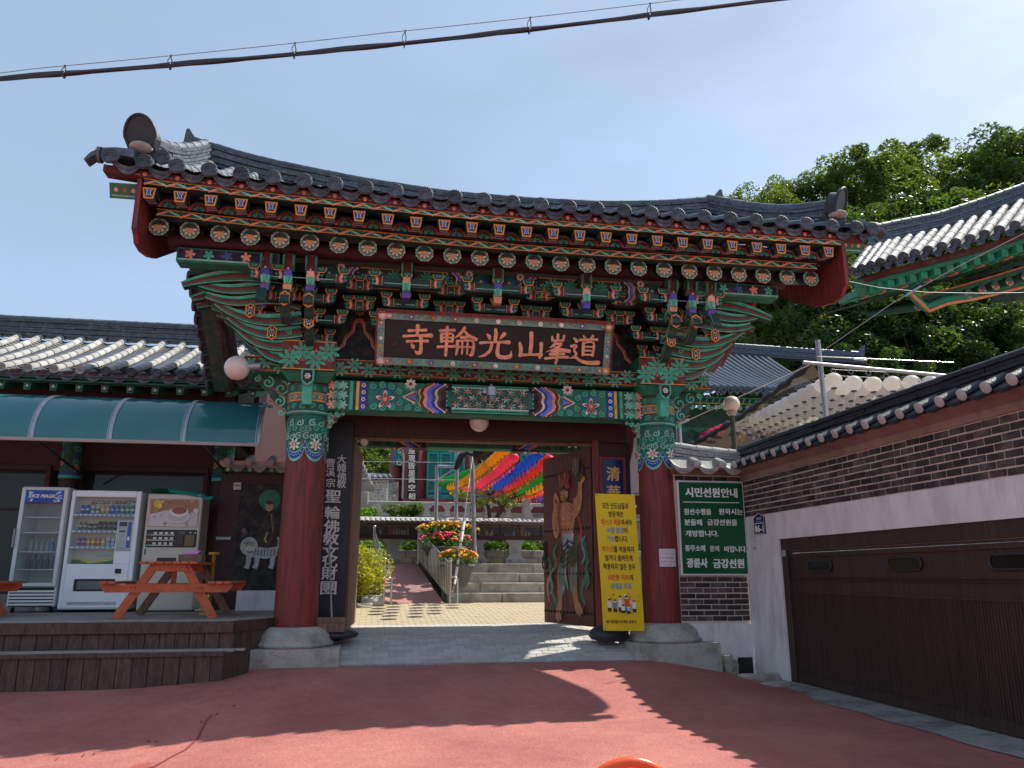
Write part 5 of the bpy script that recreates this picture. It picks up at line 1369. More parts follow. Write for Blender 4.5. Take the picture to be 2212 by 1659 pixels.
for u, v, r, c in ((-.15, -.53, .018, '#e0522c'), (-.2, -.6, .02, '#d83a2c'), (.04, -.53, .024, WHT), (.1, -.51, .012, '#e0622c'), (.02, -.6, .014, '#e0622c'), (.12, -.57, .01, '#d83a2c'), (.27, -.55, .014, '#d8622c'), (.26, -.63, .012, '#d8502c'), (-.24, -.57, .009, WHT), (.07, -.6, .01, '#b03a2c'), (-.14, -.62, .01, '#e8823c'), (.18, -.62, .009, '#d8622c')): heart(u, v, r, c)
for u in (-.33, .33):
    for v in (-1.07, 1.07): m.disc(u, v, .012, '#6a5a30', 8)
m.build('printed_picture', yb, kind='stuff')
m = MB('black'); m.tube([YM(-.3, -1.08, -.05), YM(.3, 1.08, -.03)], .008, 6); m.tube([YM(.3, -1.08, -.07), YM(-.3, 1.08, -.05)], .008, 6); m.build('stand_rods', yb)
wb = MB('rubber'); p = at(1318, 1372, 1, 12.85)
wb.lathe((p.x + .02, 12.98, .26), [(0.30, 0), (.34, .05), (.33, .13), (.25, .2), (.1, .24), (0, .24)], 24)
for vtx in range(len(wb.V)): x, y, z = wb.V[vtx]; wb.V[vtx] = (x, lerp(12.98, y, .7), z + .015 * math.sin(x * 20))
link('rubber_base', wb.mesh('rubber_base'), None, None, 'dark grey water-filled base under the yellow banner', 'banner base')
# small papers
m = MB('print', '#cfcaca'); cr = .326
def colmap(cx, cy, r): return lambda u, v, h: (cx + (r + h) * math.cos(-math.pi / 2 + u / r), cy + (r + h) * math.sin(-math.pi / 2 + u / r), v)
m.map = colmap(CX[1], 13.0, .332); m.h = 0; pz = at(1425, 1204, 1, 12.68)
m.rect(-.14, .16, pz.z - .15, pz.z + .14, '#d6cdd0', 8); m.rect(-.125, .145, pz.z - .12, pz.z + .115, '#d9a4b0', 8); m.rect(-.12, .14, pz.z - .115, pz.z + .11, '#d9d2d4', 8)
for k, (s, c) in enumerate((('기침, 발열 증상이', '#c9687a'), ('있는 분은 출입을', '#8a5a66'), ('삼가해주시기 바랍니다', '#c9687a'))): m.text(s, .01, pz.z + .06 - .065 * k, .032, c, .01, width=.2 if k < 2 else .24)
link('paper_notice', m.mesh('paper_notice'), None, None, 'white paper notice with three lines of faded pink text taped round the right red column', 'notice')
m = MB('print', '#cfcac0'); m.box(3.965, 4.06, 13.79, 13.80, .98, 1.5); m.map = canvas_xz(13.789); m.h = 0
for k in range(6): m.stroke([(3.98, 1.44 - .08 * k), (4.045, 1.44 - .08 * k)], .012, '#4a4540')
link('paper_list', m.mesh('paper_list'), None, None, 'narrow white paper list on the door jamb, mostly behind the yellow banner', 'notice')

# globes
def globe(loc, r, label, arm):
    t = thing('globe_lamp', loc, label, 'lamp')
    m = MB('globe'); m.sphere(loc, r, 28, 18); m.build('lamp_globe', t)
    m = MB('palestone' if False else 'metal'); m.tube(arm, r * .32, 14); m.build('lamp_mount', t); return t
p = at(512, 795, 1, 12.45); globe((p.x, 12.45, p.z), .195, 'large unlit white globe lamp at the outer left end of the painted gate plate', [(p.x + .16, 12.45, p.z + .03), (p.x + .33, 12.5, p.z + .06)])
p = at(1035, 912, 1, 13.3); globe((p.x, 13.3, p.z), .17, 'unlit pinkish globe lamp hanging under the middle of the gate beam', [(p.x, 13.3, p.z + .14), (p.x, 13.3, p.z + .25)])
sl = thing('spot_lamp', (2.0, 12.6, 4.1), 'small grey spotlight fixed in front of the middle of the painted beam', 'lamp')
p = at(1062, 845, 1, 12.55)
m = MB('metal'); m.tube([(p.x, 12.56, p.z + .06), (p.x, 12.56, p.z - .08)], .085, 14); m.tube([(p.x, 12.55, p.z - .08), (p.x + .01, 12.52, p.z - .17)], [.045, .055], 12); m.build('lamp_body', sl)
m = MB('metal'); m.tube([(p.x, 12.68, p.z + .14), (p.x, 12.56, p.z + .1)], .02, 8); m.box(p.x - .14, p.x + .1, 12.58, 12.62, p.z - .03, p.z + .03); m.build('bracket', sl)
cm = thing('ceiling_camera', (-.1, 13.85, 3.6), 'small dome camera under the left end of the doorway lintel', 'camera')
p = at(895 * .38 + 658 - 200, 954, 1, 13.72); p = at(787, 948, 1, 13.72)
m = MB('gloss', '#c9b8a4'); m.lathe((p.x, 13.72, p.z - .06), [(.0, -.07), (.05, -.05), (.07, 0), (.07, .05), (0, .05)], 16); m.build('dome', cm)
# things by the left column foot
m = MB('rawwood'); p = at(712, 1350, 1, 13.0)
br = thing('wooden_scraper', (-.62, 12.95, .55), 'wooden block scraper with a long white pole leaning on the black board', 'tool')
x = at(713, 1350, 1, 12.95).x
m = MB('rawwood'); m.cbox(x - .24, x + .24, 12.9, 13.05, .50, .66, .01); m.build('block', br); m = MB('rawwood'); m.cbox(x - .19, x + .24, 12.82, 12.895, .44, .57, .01); m.build('front_block', br)
m = MB('gloss', '#8f8a8a'); pt = at(711, 1180, 1, 13.5); m.tube([(x + .02, 12.97, .64), (pt.x, 13.5, pt.z)], .016, 8); m.build('pole', br)
m = MB('rubber'); m.lathe((at(732, 1375, 1, 13.2).x, 13.15, .30), [(.05, 0), (.30, .05), (.33, .1), (.2, .18), (0, .2)], 20)
for i in range(len(m.V)): x_, y_, z_ = m.V[i]; m.V[i] = (x_ + .02 * math.sin(y_ * 9), y_ + .02 * math.sin(x_ * 11), z_)
link('dark_stone', m.mesh('dark_stone'), None, None, 'flat dark stone lying beside the left column base', 'stone')
m = MB('rubber'); m.cbox(-.78, -.52, 12.85, 13.2, .15, .31, .03); link('black_brick', m.mesh('black_brick'), None, None, 'small black block under the flat dark stone at the left column', 'stone')
# ================================================================ RIGHT SIDE: BOUNDARY WALL AND GARAGE
GX = 6.25; WY = 12.75
wall = thing('boundary_wall', (5.7, 12.8, -.29), 'short dark brick wall with pale tile coping between the right column and the corner', 'wall')
gw = thing('garage_wall', (6.4, 8, -.29), 'long dark brick wall with white plaster lintel and black tile coping over the brown garage door', 'wall')
# short wall facing the viewer
m = MB('mortar'); m.box(4.95, GX - .002, WY, WY + .3, .52, 3.0); m.build('wall_core', wall)
m = MB('plaster', '#ffffff'); m.box(4.95, GX - .002, WY - .03, WY + .3, -.6, .52); m.build('plinth', wall)
bm_ = MB('brick'); bm_.cbox(0, 1, 0, .03, 0, 1, .004)
def brick_row(parent, x0, x1, z, h, L, off, y=None, X=None, rn=random.Random(5)):
    x = x0 - off
    while x < x1 - .02:
        a, c = max(x, x0) + .007, min(x + L, x1) - .007
        if c - a > .03:
            dz = rn.uniform(-.003, .003); pr = rn.uniform(.006, .014)
            b_ = MB('brick')
            if y is not None: b_.cbox(a, c, y - pr, y + .02, z + dz, z + h + dz, .005)
            else: b_.cbox(X - pr, X + .02, a, c, z + dz, z + h + dz, .005)
            b_.build('brick', parent)
        x += L
for r_ in range(8):
    brick_row(wall, 5.02, GX - .01, .56 + r_ * .0905, .072, .27, .135 * (r_ % 2), y=WY)
brick_row(wall, 5.02, GX - .01, 2.89, .072, .27, 0.1, y=WY); 
# garage wall: plaster pier, lintel and upper brick band (runs towards the viewer)
Y0 = 0.5; YD = 11.62
m = MB('plaster'); m.box(GX, GX + .35, Y0, WY, 1.85, 2.26); m.build('lintel', gw)
m = MB('plaster'); m.box(GX, GX + .35, YD, WY - .031, -.6, 1.848)
m.build('pier', gw)
m = MB('mortar'); m.box(GX + .012, GX + .34, Y0, WY, 2.262, 3.0); m.build('wall_core', gw)
for r_ in range(7):
    brick_row(gw, 4.2, WY - .02, 2.275 + r_ * .0885, .071, .245, .1225 * (r_ % 2), X=GX + .012)
m = MB('mortar'); m.box(GX + .012, GX + .06, Y0, 4.2, 2.27, 2.98); m.build('wall_end_face', gw)
# smooth cement band under the coping
m = MB('cement'); m.box(GX - .02, GX + .36, Y0, WY - .03, 2.892, 2.983); m.hexa([(GX - .02, Y0, 2.985), (GX + .36, Y0, 2.985), (GX + .36, WY, 2.985), (GX - .02, WY, 2.985), (GX - .2, Y0, 3.08), (GX + .5, Y0, 3.08), (GX + .5, WY - .1, 3.08), (GX - .2, WY - .1, 3.08)]); m.build('cement_band', gw)
m = MB('cement'); m.hexa([(4.95, WY - .02, 2.985), (GX, WY - .02, 2.985), (GX, WY + .3, 2.985), (4.95, WY + .3, 2.985), (4.95, WY - .2, 3.08), (GX - .2, WY - .2, 3.08), (GX, WY + .5, 3.08), (4.95, WY + .5, 3.08)]); m.build('cement_band', wall)
# coping tiles
ct = tile_mesh(.26, .075, .068, 'coping_tile', 'darktile'); co = tile_mesh(.26, .085, .078, 'coping_tile', 'paletile')
plug = MB('palestone'); plug.lathe((0, 0, 0), [(.066, 0), (.066, -.006), (.05, -.012), (0, -.014)], 14, axis='y')
for i in range(len(plug.V)):
    x, y, z = plug.V[i]; plug.V[i] = (x, y + .006 * math.sin(x * 90) * math.cos(z * 70), z)
plug = plug.mesh('lime_plug')
dm = drip_mesh(.30, 'darktile'); dmo = drip_mesh(.30, 'paletile')
y = 12.38; k = 0
while y > 3.6:
    a = Vector((GX - .27, y, 3.12)); c = Vector((GX - .02, y, 3.24))
    link('coping_tile', ct, gw, seg_matrix(a, c)); link('lime_plug', plug, gw, seg_matrix(a + Vector((-.01, 0, .01)), c))
    link('drip_tile', dm, gw, Matrix.Translation((GX - .25, y - .17, 3.125)) @ Matrix.Rotation(R(-90), 4, 'Z') @ Matrix.Rotation(R(25), 4, 'X') @ Matrix.Diagonal((.98, .6, .42, 1)))
    y -= .335; k += 1
m = MB('darktile'); m.hexa([(GX - .24, Y0, 3.07), (GX + .55, Y0, 3.07), (GX + .55, WY, 3.07), (GX - .24, WY - .2, 3.07), (GX + .02, Y0, 3.22), (GX + .3, Y0, 3.22), (GX + .3, WY, 3.22), (GX + .02, WY, 3.22)]); m.build('coping_bed', gw)
ridge(gw, [(GX + .16, WY + .15, 3.2), (GX + .16, 9, 3.2), (GX + .16, 6, 3.2), (GX + .16, 3.2, 3.2)], .29, .26, 6, 'darktile', seed=2, top_r=.07)
for x in (5.32, 5.78):
    a = Vector((x, WY - .30, 3.12)); link('coping_tile', co, wall, seg_matrix(a, a + Vector((0, .26, .1)))); link('lime_plug', plug, wall, seg_matrix(a + Vector((0, -.01, .01)), a + Vector((0, .26, .1))))
for x in (5.1, 5.55, 6.0): link('drip_tile', dmo, wall, Matrix.Translation((x, WY - .28, 3.13)) @ Matrix.Rotation(R(25), 4, 'X') @ Matrix.Diagonal((1.35, .6, .8, 1)))
m = MB('paletile'); m.hexa([(4.95, WY - .25, 3.07), (GX - .25, WY - .25, 3.07), (GX, WY + .5, 3.07), (4.95, WY + .5, 3.07), (4.95, WY, 3.3), (GX, WY, 3.24), (GX, WY + .3, 3.24), (4.95, WY + .3, 3.3)]); m.build('coping_bed', wall)
ridge(wall, [(4.9, WY + .15, 3.34), (5.5, WY + .15, 3.27), (GX + .16, WY + .15, 3.2)], .2, .26, 4, 'paletile', seed=3, top_r=.075, seg=.3)
# garage door
gd = thing('garage_door', (6.4, 8, -.26), 'wide dark brown ribbed garage door with three oval windows, set in the plastered wall', 'garage door')
DX = 6.33
m = MB('garage'); m.box(DX, DX + .05, Y0, YD - .16, -.26, 1.62); m.build('door_sheet', gd)
ribs = MB('garage'); y = YD - .2
while y > 4.0: ribs.box(DX - .006, DX, y - .022, y, -.12, 1.02); y -= .044
ribs.build('ribs', gd, kind='stuff')
for z0, z1, d in ((1.03, 1.07, .016), (1.22, 1.235, .02), (1.255, 1.27, .02), (1.56, 1.62, .02), (1.63, 1.66, .03), (-.26, -.13, .02)):
    m = MB('garage'); m.cbox(DX - d, DX + .001, Y0, YD - .17, z0, z1, .004); m.build('door_rail', gd)
for y0, y1, z0, z1 in ((YD - .16, YD, -.27, 1.85), (Y0, YD - .17, 1.665, 1.85)):
    m = MB('garage'); m.cbox(GX + .03, DX + .06, y0, y1, z0, z1, .008); m.build('door_frame', gd)
for (yc, w_) in ((at(1771, 1213, 0, DX).y, .62), (at(1955, 1213, 0, DX).y, .62), (at(2190, 1206, 0, DX).y, .62)):
    m = MB('gloss', '#0b0b0c'); n = 10; o_ = []
    for a in range(-90, 91, 20): o_.append((w_ / 2 - .07 + .07 * math.cos(R(a)), .075 * math.sin(R(a))))
    for a in range(90, 271, 20): o_.append((-w_ / 2 + .07 + .07 * math.cos(R(a)), .075 * math.sin(R(a))))
    m.prism(o_, (DX - .008, yc, 1.43), (0, 1, 0), (0, 0, 1), .02); f_r = m.build('door_window', gd)
    m = MB('rubber'); m.tube([(DX - .02, yc + a, 1.43 + c) for a, c in o_], .014, 6, closed=True); m.build('window_seal', f_r)
m = MB('print', '#9a968e'); m.cbox(GX + .01, GX + .028, 11.47, 11.57, 1.58, 1.68, .003); m.build('label_tag', gd)
# green notice board
gs = thing('green_notice_board', (5.65, WY, 1.3), 'green board with white Korean text on the brick wall right of the gate', 'sign')
sx0, sx1, sz0, sz1 = 5.06, 6.22, 1.32, 2.85
m = MB('gloss', '#d8d4d0'); m.cbox(sx0 - .03, sx1 + .02, WY - .075, WY - .016, sz0 - .03, sz1 + .03, .006); m.build('frame', gs)
m = MB('gloss', '#0d5a30'); m.map = canvas_xz(WY - .0755); m.h = 0; m.rect(sx0, sx1, sz0, sz1, '#0c5530'); m.build('face', gs)
m = MB('print'); m.map = canvas_xz(WY - .077); m.h = 0; W2 = '#e9ece4'
def sp(px, py): return at(px, py, 1, WY - .077)
def stext(s, px0, px1, py, hpx, bold=.03):
    a, c = sp(px0, py), sp(px1, py); m.text(s, (a.x + c.x) / 2, a.z, hpx * .0078, W2, bold, width=c.x - a.x)
stext('시민선원안내', 1481, 1592, 1063, 20, .04)
a, c = sp(1475, 1084), sp(1597, 1085); m.rect(a.x, c.x, a.z - .008, a.z + .004, W2); m.build('heading', gs, kind='stuff')
for s, x0, x1, y_, h_ in (('참선수행을', 1478, 1536, 1105, 13), ('원하시는', 1553, 1604, 1105, 13), ('분들께', 1479, 1516, 1128, 13), ('금강선원을', 1528, 1592, 1128, 13), ('개방합니다.', 1481, 1552, 1152, 13), ('종무소에', 1480, 1523, 1184, 13), ('문의', 1534, 1553, 1185, 12), ('바랍니다.', 1565, 1613, 1186, 13), ('광륜사', 1484, 1528, 1216, 19), ('금강선원', 1541, 1607, 1217, 19)):
    m = MB('print'); m.map = canvas_xz(WY - .077); stext(s, x0, x1, y_, h_, .03 if h_ < 15 else .045); m.build('word', gs, kind='stuff')
# house number plate
hp = thing('house_number_plate', (6.2, 12.2, 1.95), 'small dark blue house number plate reading 86-1 on the white pier', 'sign')
yc = 12.18; zc = 2.10; m = MB('gloss', '#16245c')
m.prism([(-.19, -.15), (.19, -.15), (.19, .13), (0, .21), (-.19, .13)], (GX - .012, yc, zc), (0, -1, 0), (0, 0, 1), .015)
m.map = lambda u, v, h: (GX - .0205 - h, yc - u, zc + v); m.h = 0
m.stroke([(-.18, -.14), (.18, -.14), (.18, .125), (0, .2), (-.18, .125), (-.18, -.14)], .01, WHT); m.stroke([(-.18, .03), (.18, .03)], .01, WHT)
m.text('86-1', 0, -.055, .11, WHT, .04, width=.28); m.text('도봉산길', 0, .11, .04, WHT, .015, width=.16); m.text('Dobongsan-gil', 0, .06, .024, WHT, 0, width=.18)
m.build('plate', hp)
m = MB('metal'); m.lathe((GX - .03, 0, 0), [(0, 0)], 4) if False else m.sphere((GX - .02, at(1632, 1184, 0, GX).y, at(1632, 1184, 0, GX).z), .022, 10, 8); link('wall_bolt', m.mesh('wall_bolt'), None, None, 'small round metal bolt on the white pier below the house number', 'bolt')
# rocks at the foot of the wall
def rock(name, loc, sx, sy, sz, label, seed, mat='stone', rot=0.0):
    rn = random.Random(seed); m = MB(mat); m.sphere((0, 0, 0), 1, 14, 9)
    ph = [rn.uniform(0, 6) for _ in range(6)]
    for i in range(len(m.V)):
        x, y, z = m.V[i]; k = 1 + .16 * math.sin(3 * x + ph[0]) * math.cos(2.6 * y + ph[1]) + .12 * math.sin(5 * z + ph[2] + 3 * x) + .07 * math.sin(9 * y + ph[3])
        q = [max(-.75, min(.78, c)) for c in (x * k, y * k, z * k)]; m.V[i] = (q[0] * sx, q[1] * sy, q[2] * sz)
    for i in range(len(m.S)): m.S[i] = False
    return link(name, m.mesh(name), None, Matrix.Translation(loc) @ Matrix.Rotation(rot, 4, 'Z'), label, 'rock')
p = at(1575, 1437, 2, -.12); rock('rock', (p.x, p.y + .1, -.17), .17, .3, .26, 'pale upright rock at the outer corner of the right column plinth', 1)
p = at(1640, 1470, 2, -.27); rock('rock', (p.x + .05, p.y + .1, -.28), .42, .3, .13, 'low flat rock below the drain hole in the white wall foot', 2)
p = at(1680, 1485, 2, -.29); rock('rock', (p.x - .02, p.y + .05, -.31), .28, .22, .11, 'small rock at the bottom corner of the white pier', 3)
p = at(1607, 1468, 2, -.25); rock('rock', (p.x, p.y, -.31), .25, .2, .1, 'small rock between the upright rock and the drain hole', 4)
m = MB('black'); a = at(1612, 1440, 1, WY - .03); m.box(a.x - .14, a.x + .12, WY - .034, WY - .02, -.28, -.02); link('drain_hole', m.mesh('drain_hole'), None, None, 'dark square drain hole low in the bluish white wall foot', 'drain')
# orange plastic barrier at the bottom edge
ob = thing('road_barrier', (.85, 2.75, -.29), 'orange plastic barrier whose rounded top peeps in at the bottom edge', 'barrier')
c0 = at(1358, 1632, 1, 2.7)
m = MB('plastic'); cx_, cz_ = c0.x, c0.z
m.tube([(cx_ + .15 * math.cos(R(a)), 2.7, cz_ - .14 + .12 * math.sin(R(a))) for a in range(0, 181, 10)], .018, 12)
m.tube([(cx_ - .15, 2.7, cz_ - .14), (cx_ - .24, 2.72, -.2)], .02, 10); m.tube([(cx_ + .15, 2.7, cz_ - .14), (cx_ + .24, 2.72, -.2)], .02, 10); m.build('frame', ob)
m = MB('plastic'); m.prism([(-.13, -.2), (.13, -.2), (.11, -.06), (.05, .0), (-.05, .0), (-.11, -.06)], (cx_, 2.7, cz_ - .075), (1, 0, 0), (0, 0, 1), .02); m.build('panel', ob)
m = MB('rubber'); m.cbox(cx_ - .42, cx_ + .42, 2.55, 2.9, -.29, -.2, .02); m.build('foot', ob)
# ================================================================ LEFT SIDE: SHOP, DECK, MACHINES
DT = .668
# deck -------------------------------------------------------------
dk = thing('wooden_deck', (-6, 13, -.15), 'brown timber deck with a lower step in front of the shop', 'deck')
rn = random.Random(11)
y = 12.08; i = 0
while y < 15.9:
    m = MB('decktop'); m.cbox(-9.5, min(-1.5, -2.0 + (y - 12.08) * .5), y, y + .138, DT - .03, DT, .005); m.build('deck_board', dk); y += .143
m = MB('deckwood'); m.cbox(-9.5, -1.95, 12.03, 12.075, DT - .16, DT - .004, .005); m.build('deck_fascia', dk)
m = MB('deckwood'); m.hexa([(-1.94, 12.03, DT - .16), (-1.47, 12.95, DT - .16), (-1.51, 12.97, DT - .16), (-1.98, 12.075, DT - .16), (-1.94, 12.03, DT - .004), (-1.47, 12.95, DT - .004), (-1.51, 12.97, DT - .004), (-1.98, 12.075, DT - .004)]); m.build('deck_fascia', dk)
x = -9.5
while x < -2.0:
    m = MB('deckwood'); d = rn.uniform(0, .008); m.cbox(x, x + .192, 12.09 - d, 12.12, -.3, DT - .165, .005); m.build('riser_board', dk); x += .199
for k in range(5):
    x0 = -1.95 + k * .093; m = MB('deckwood'); y_ = 12.07 + k * .182; m.hexa([(x0, y_, -.3), (x0 + .089, y_ + .174, -.3), (x0 + .06, y_ + .18, -.3), (x0 - .03, y_ + .01, -.3), (x0, y_, DT - .165), (x0 + .089, y_ + .174, DT - .165), (x0 + .06, y_ + .18, DT - .165), (x0 - .03, y_ + .01, DT - .165)]); m.build('riser_board', dk)
ST = .30; SX = -2.0
for k in range(3):
    m = MB('decktop'); m.cbox(-9.5, SX + .0 + (.12 * k), 11.60 + .155 * k, 11.745 + .155 * k, ST - .03, ST + rn.uniform(-.002, .002), .005); m.build('step_board', dk)
x = -9.5
while x < SX - .19:
    m = MB('deckwood'); d = rn.uniform(0, .008); m.cbox(x, x + .192, 11.62 - d, 11.65, -.32, ST - .032, .005); m.build('riser_board', dk); x += .199
m = MB('deckwood'); m.cbox(-9.5, SX + .02, 11.585, 11.615, ST - .065, ST - .001, .004); m.build('step_nosing', dk)
m = MB('deckwood'); m.hexa([(x, 11.62, -.32), (SX, 11.62, -.32), (SX + .3, 12.08, -.32), (x, 12.08, -.32), (x, 11.62, ST - .032), (SX, 11.62, ST - .032), (SX + .3, 12.08, ST - .032), (x, 12.08, ST - .032)]); m.build('step_end', dk)
m = MB('black'); m.box(-9.5, -2.05, 12.13, 15.9, -.4, DT - .04); m.build('deck_frame', dk)

# shop building ------------------------------------------------------
sh = thing('shop_building', (-5.5, 16, .3), 'low shop building with grey tiled roof and dark red walls left of the gate', 'building')
m = MB('concrete'); m.box(-16, -1.3, 16.5, 22, -.6, .95); m.build('footing', sh)
m = MB('darkred'); m.box(-16, -3.0, 16.6, 16.8, 3.3, 5.3); m.build('upper_wall', sh)
m = MB('darkred'); m.box(-16, -3.0, 16.6, 16.7, .9, 1.15); m.build('sill_wall', sh)
WIN = [(-10.6, -6.45), (-5.75, -3.5)]
for a, c in WIN:
    f = MB('darkred'); f.cbox(a - .09, a, 16.55, 16.7, 1.15, 3.3, .006); f.cbox(c, c + .09, 16.55, 16.7, 1.15, 3.3, .006); f.cbox(a - .09, c + .09, 16.54, 16.7, 3.302, 3.4, .006); f.cbox(a + .002, c - .002, 16.56, 16.68, 2.52, 2.56, .004)
    fo = f.build('window_frame', sh)
    g = MB('window'); g.box(a, c, 16.62, 16.63, 1.15, 3.302); g.build('window_pane', fo)
# room behind the glass
m = MB('paint', '#2b2620'); m.box(-16, -3.0, 19.6, 19.7, .9, 4.4); m.col('#3a342c'); m.box(-16, -3.0, 16.8, 19.6, .94, .98); m.col('#26221e'); m.box(-16, -3.0, 16.8, 19.6, 4.0, 4.1); m.build('room_walls', sh)
m = MB('paint', '#a08a5c'); m.box(-5.8, -4.1, 17.6, 17.65, 2.62, 2.9); m.col('#3c5a52'); m.box(-3.95, -3.55, 17.1, 17.15, 2.5, 3.1); m.build('interior_board', sh)
CYL = 16.25
for x in (at(155, 1000, 1, CYL).x, at(483, 1000, 1, CYL).x, -10.2):
    m = MB('darkred'); m.lathe((x, CYL, .94), [(.19, 0), (.18, 3.2)], 24); c = m.build('column', sh)
    m = MB('palestone'); m.lathe((x, CYL, DT), [(.27, 0), (.26, .2), (.2, .28)], 20); m.build('column_base', c)
    m = MB('paint'); r = .186
    m.map = lambda u, v, h, x=x: (x + (r + h) * math.cos(-math.pi / 2 + u / r), CYL + (r + h) * math.sin(-math.pi / 2 + u / r), v); m.h = .001
    C_ = math.pi * r
    m.rect(-C_, C_, 3.2, 3.9, '#1a5a48', 24)
    for k in range(4):
        for j in range(5): m.spiral(-C_ + C_ * 2 * (k + .5) / 4, 3.28 + .13 * j, .07, [G2, G1, PINK, G2, BLU][(j + k) % 5], .018, 1.4, 1 if (k + j) % 2 else -1, k)
    m.rect(-C_, C_, 3.16, 3.2, BLU, 24); m.rect(-C_, C_, 3.10, 3.16, G2, 24); m.build('column_painting', c)
# eave: green fascia, small square rafters, soffit
SE, SR = 15.6, 19.3; ZE, ZR = at(250, 803, 1, SE).z, at(200, 733, 1, SR).z; ZU = ZE - 4.66; YU = SE - 13.95
def shx(u): return lerp(-14, -2.1, u)
def sl(x): return .05 * smooth((x + 4) / 2) + .0
m = MB('paint', '#1c5a44'); m.T = Matrix.Translation((-.2, YU, ZU)); m.box(-15.6, -2.12, 14.02, 14.08, 4.44, 4.475); m.box(-15.6, -2.12, 14.0, 14.06, 4.50, 4.56); m.col('#551412'); m.box(-15.6, -2.1, 13.97, 14.05, 4.565, 4.63); m.build('eave_board', sh)
m = MB('paint', '#143c34'); m.T = Matrix.Translation((-.2, YU, ZU)); m.hexa([(-15.6, 14.1, 4.42), (-2.12, 14.1, 4.42), (-2.12, 16.1, 4.9), (-15.6, 16.1, 4.9), (-15.6, 14.1, 4.45), (-2.12, 14.1, 4.45), (-2.12, 16.1, 4.93), (-15.6, 16.1, 4.93)]); m.build('soffit', sh)
rm_ = MB('paint', '#2a8468'); rm_.hexa([(-.045, 0, -.13), (.045, 0, -.13), (.045, 1.8, .3), (-.045, 1.8, .3), (-.06, 0, 0), (.06, 0, 0), (.06, 1.8, .43), (-.06, 1.8, .43)])
rm_.map = canvas_xz(-.001); rm_.h = 0; rm_.poly([(-.04, -.015), (.04, -.015), (.033, -.115), (-.033, -.115)], BLK); rm_.up()
for k in range(6): rm_.disc(.018 * math.cos(R(60 * k)), -.062 + .022 * math.sin(R(60 * k)), .009, WHT, 6, False)
rm_.disc(0, -.062, .009, WHT, 6, False)
rmm = rm_.mesh('rafter'); x = -2.55
while x > -11: link('rafter', rmm, sh, Matrix.Translation((x, 14.12 + YU, 4.435 + ZU)) @ Matrix.Diagonal((1.15, 1, 1.15, 1))); x -= .46
# roof
def srp(x, t): return Vector((x, lerp(SE, SR, t), ZE + (ZR - ZE) * (.8 * t + .2 * t * t)))
m = MB('tile'); a, c = ZE - .12, ZR - .12
m.hexa([(-16, SE, a), (-2.25, SE, a), (-2.25, SR, c), (-16, SR, c), (-16, SE, a + .02), (-2.25, SE, a + .02), (-2.25, SR, c + .02), (-16, SR, c + .02)])
m.hexa([(-16, SR, c), (-2.25, SR, c), (-2.25, 23, a), (-16, 23, a), (-16, SR, c + .03), (-2.25, SR, c + .03), (-2.25, 23, a + .03), (-16, 23, a + .03)])
sroof = m.build('roof', sh)
cov = tile_mesh(.33, .088, .078, 'cover_tile', 'paletile'); covd = tile_mesh(.33, .088, .078, 'cover_tile', 'tile'); em = end_disc_mesh(.088, 'paletile'); emd = end_disc_mesh(.088)  # pale set paints the sunlit slope, dark set its shaded eave end
dsh = drip_mesh(.32)
x = -2.5; i = 0; NSG = 11; pan = MB('paletile')
while x > -11.2:
    for k in range(NSG):
        a, c = srp(x, k / NSG), srp(x, (k + 1) / NSG)
        if i * NSG + k < 297:
            link('cover_tile', covd if (i < 4 and k < 2) else cov, sroof, seg_matrix(a, c) @ Matrix.Diagonal((1, (c - a).length / .33 * 1.03, 1, 1)) @ Matrix.Rotation(rn.uniform(-.02, .02), 4, 'Z'))  # dark tiles at the lower right put the gate's shade into the colour
    a = srp(x, 0); link('end_disc', emd if i < 7 else em, sroof, Matrix.Translation(a + Vector((0, -.02, .0))) @ Matrix.Rotation(rn.uniform(-.4, .4), 4, 'Y'))
    link('drip_tile', dsh, sroof, Matrix.Translation(srp(x - .23, 0) + Vector((0, -.0, .0))) @ Matrix.Diagonal((1.22, 1, 1, 1)) @ Matrix.Rotation(R(18), 4, 'X'))
    for k in range(30):
        vs = []
        for t, lift in ((k / 30, .03), ((k + 1.1) / 30, 0)):
            for q_ in range(5): p = srp(x - .46 * q_ / 4, min(t, 1)); vs.append(p + Vector((0, 0, lift - .02 - .06 * math.sin(math.pi * q_ / 4))))
        pan.sm = True; pan.add(vs, [(q_, q_ + 1, 6 + q_, 5 + q_) for q_ in range(4)])
    x -= .46; i += 1
pan.build('pan_tiles', sroof, kind='stuff')
RH = at(200, 690, 1, SR).z - ZR - .06
ridge(sroof, [(-12, SR, ZR), (-8, SR, ZR), (-5, SR, ZR), (-3.2, SR, ZR + .02), (-2.2, SR, ZR + .06)], RH, .3, 7, seed=7, seg=.5)

m = MB('darkred'); m.prism([(16.6, 3.3), (16.6, ZE), (SR, ZR - .15), (22.6, ZE - .1), (22.6, 3.3)], (-2.6, 0, 0), (0, 1, 0), (0, 0, 1), .1); m.build('gable_wall', sh)
m = MB('darkred'); m.hexa([(-2.5, SE + .1, ZE - .16), (-2.3, SE + .1, ZE - .16), (-2.3, SR, ZR - .16), (-2.5, SR, ZR - .16), (-2.5, SE + .1, ZE - .13), (-2.3, SE + .1, ZE - .13), (-2.3, SR, ZR - .13), (-2.5, SR, ZR - .13)]); m.build('gable_board', sh)
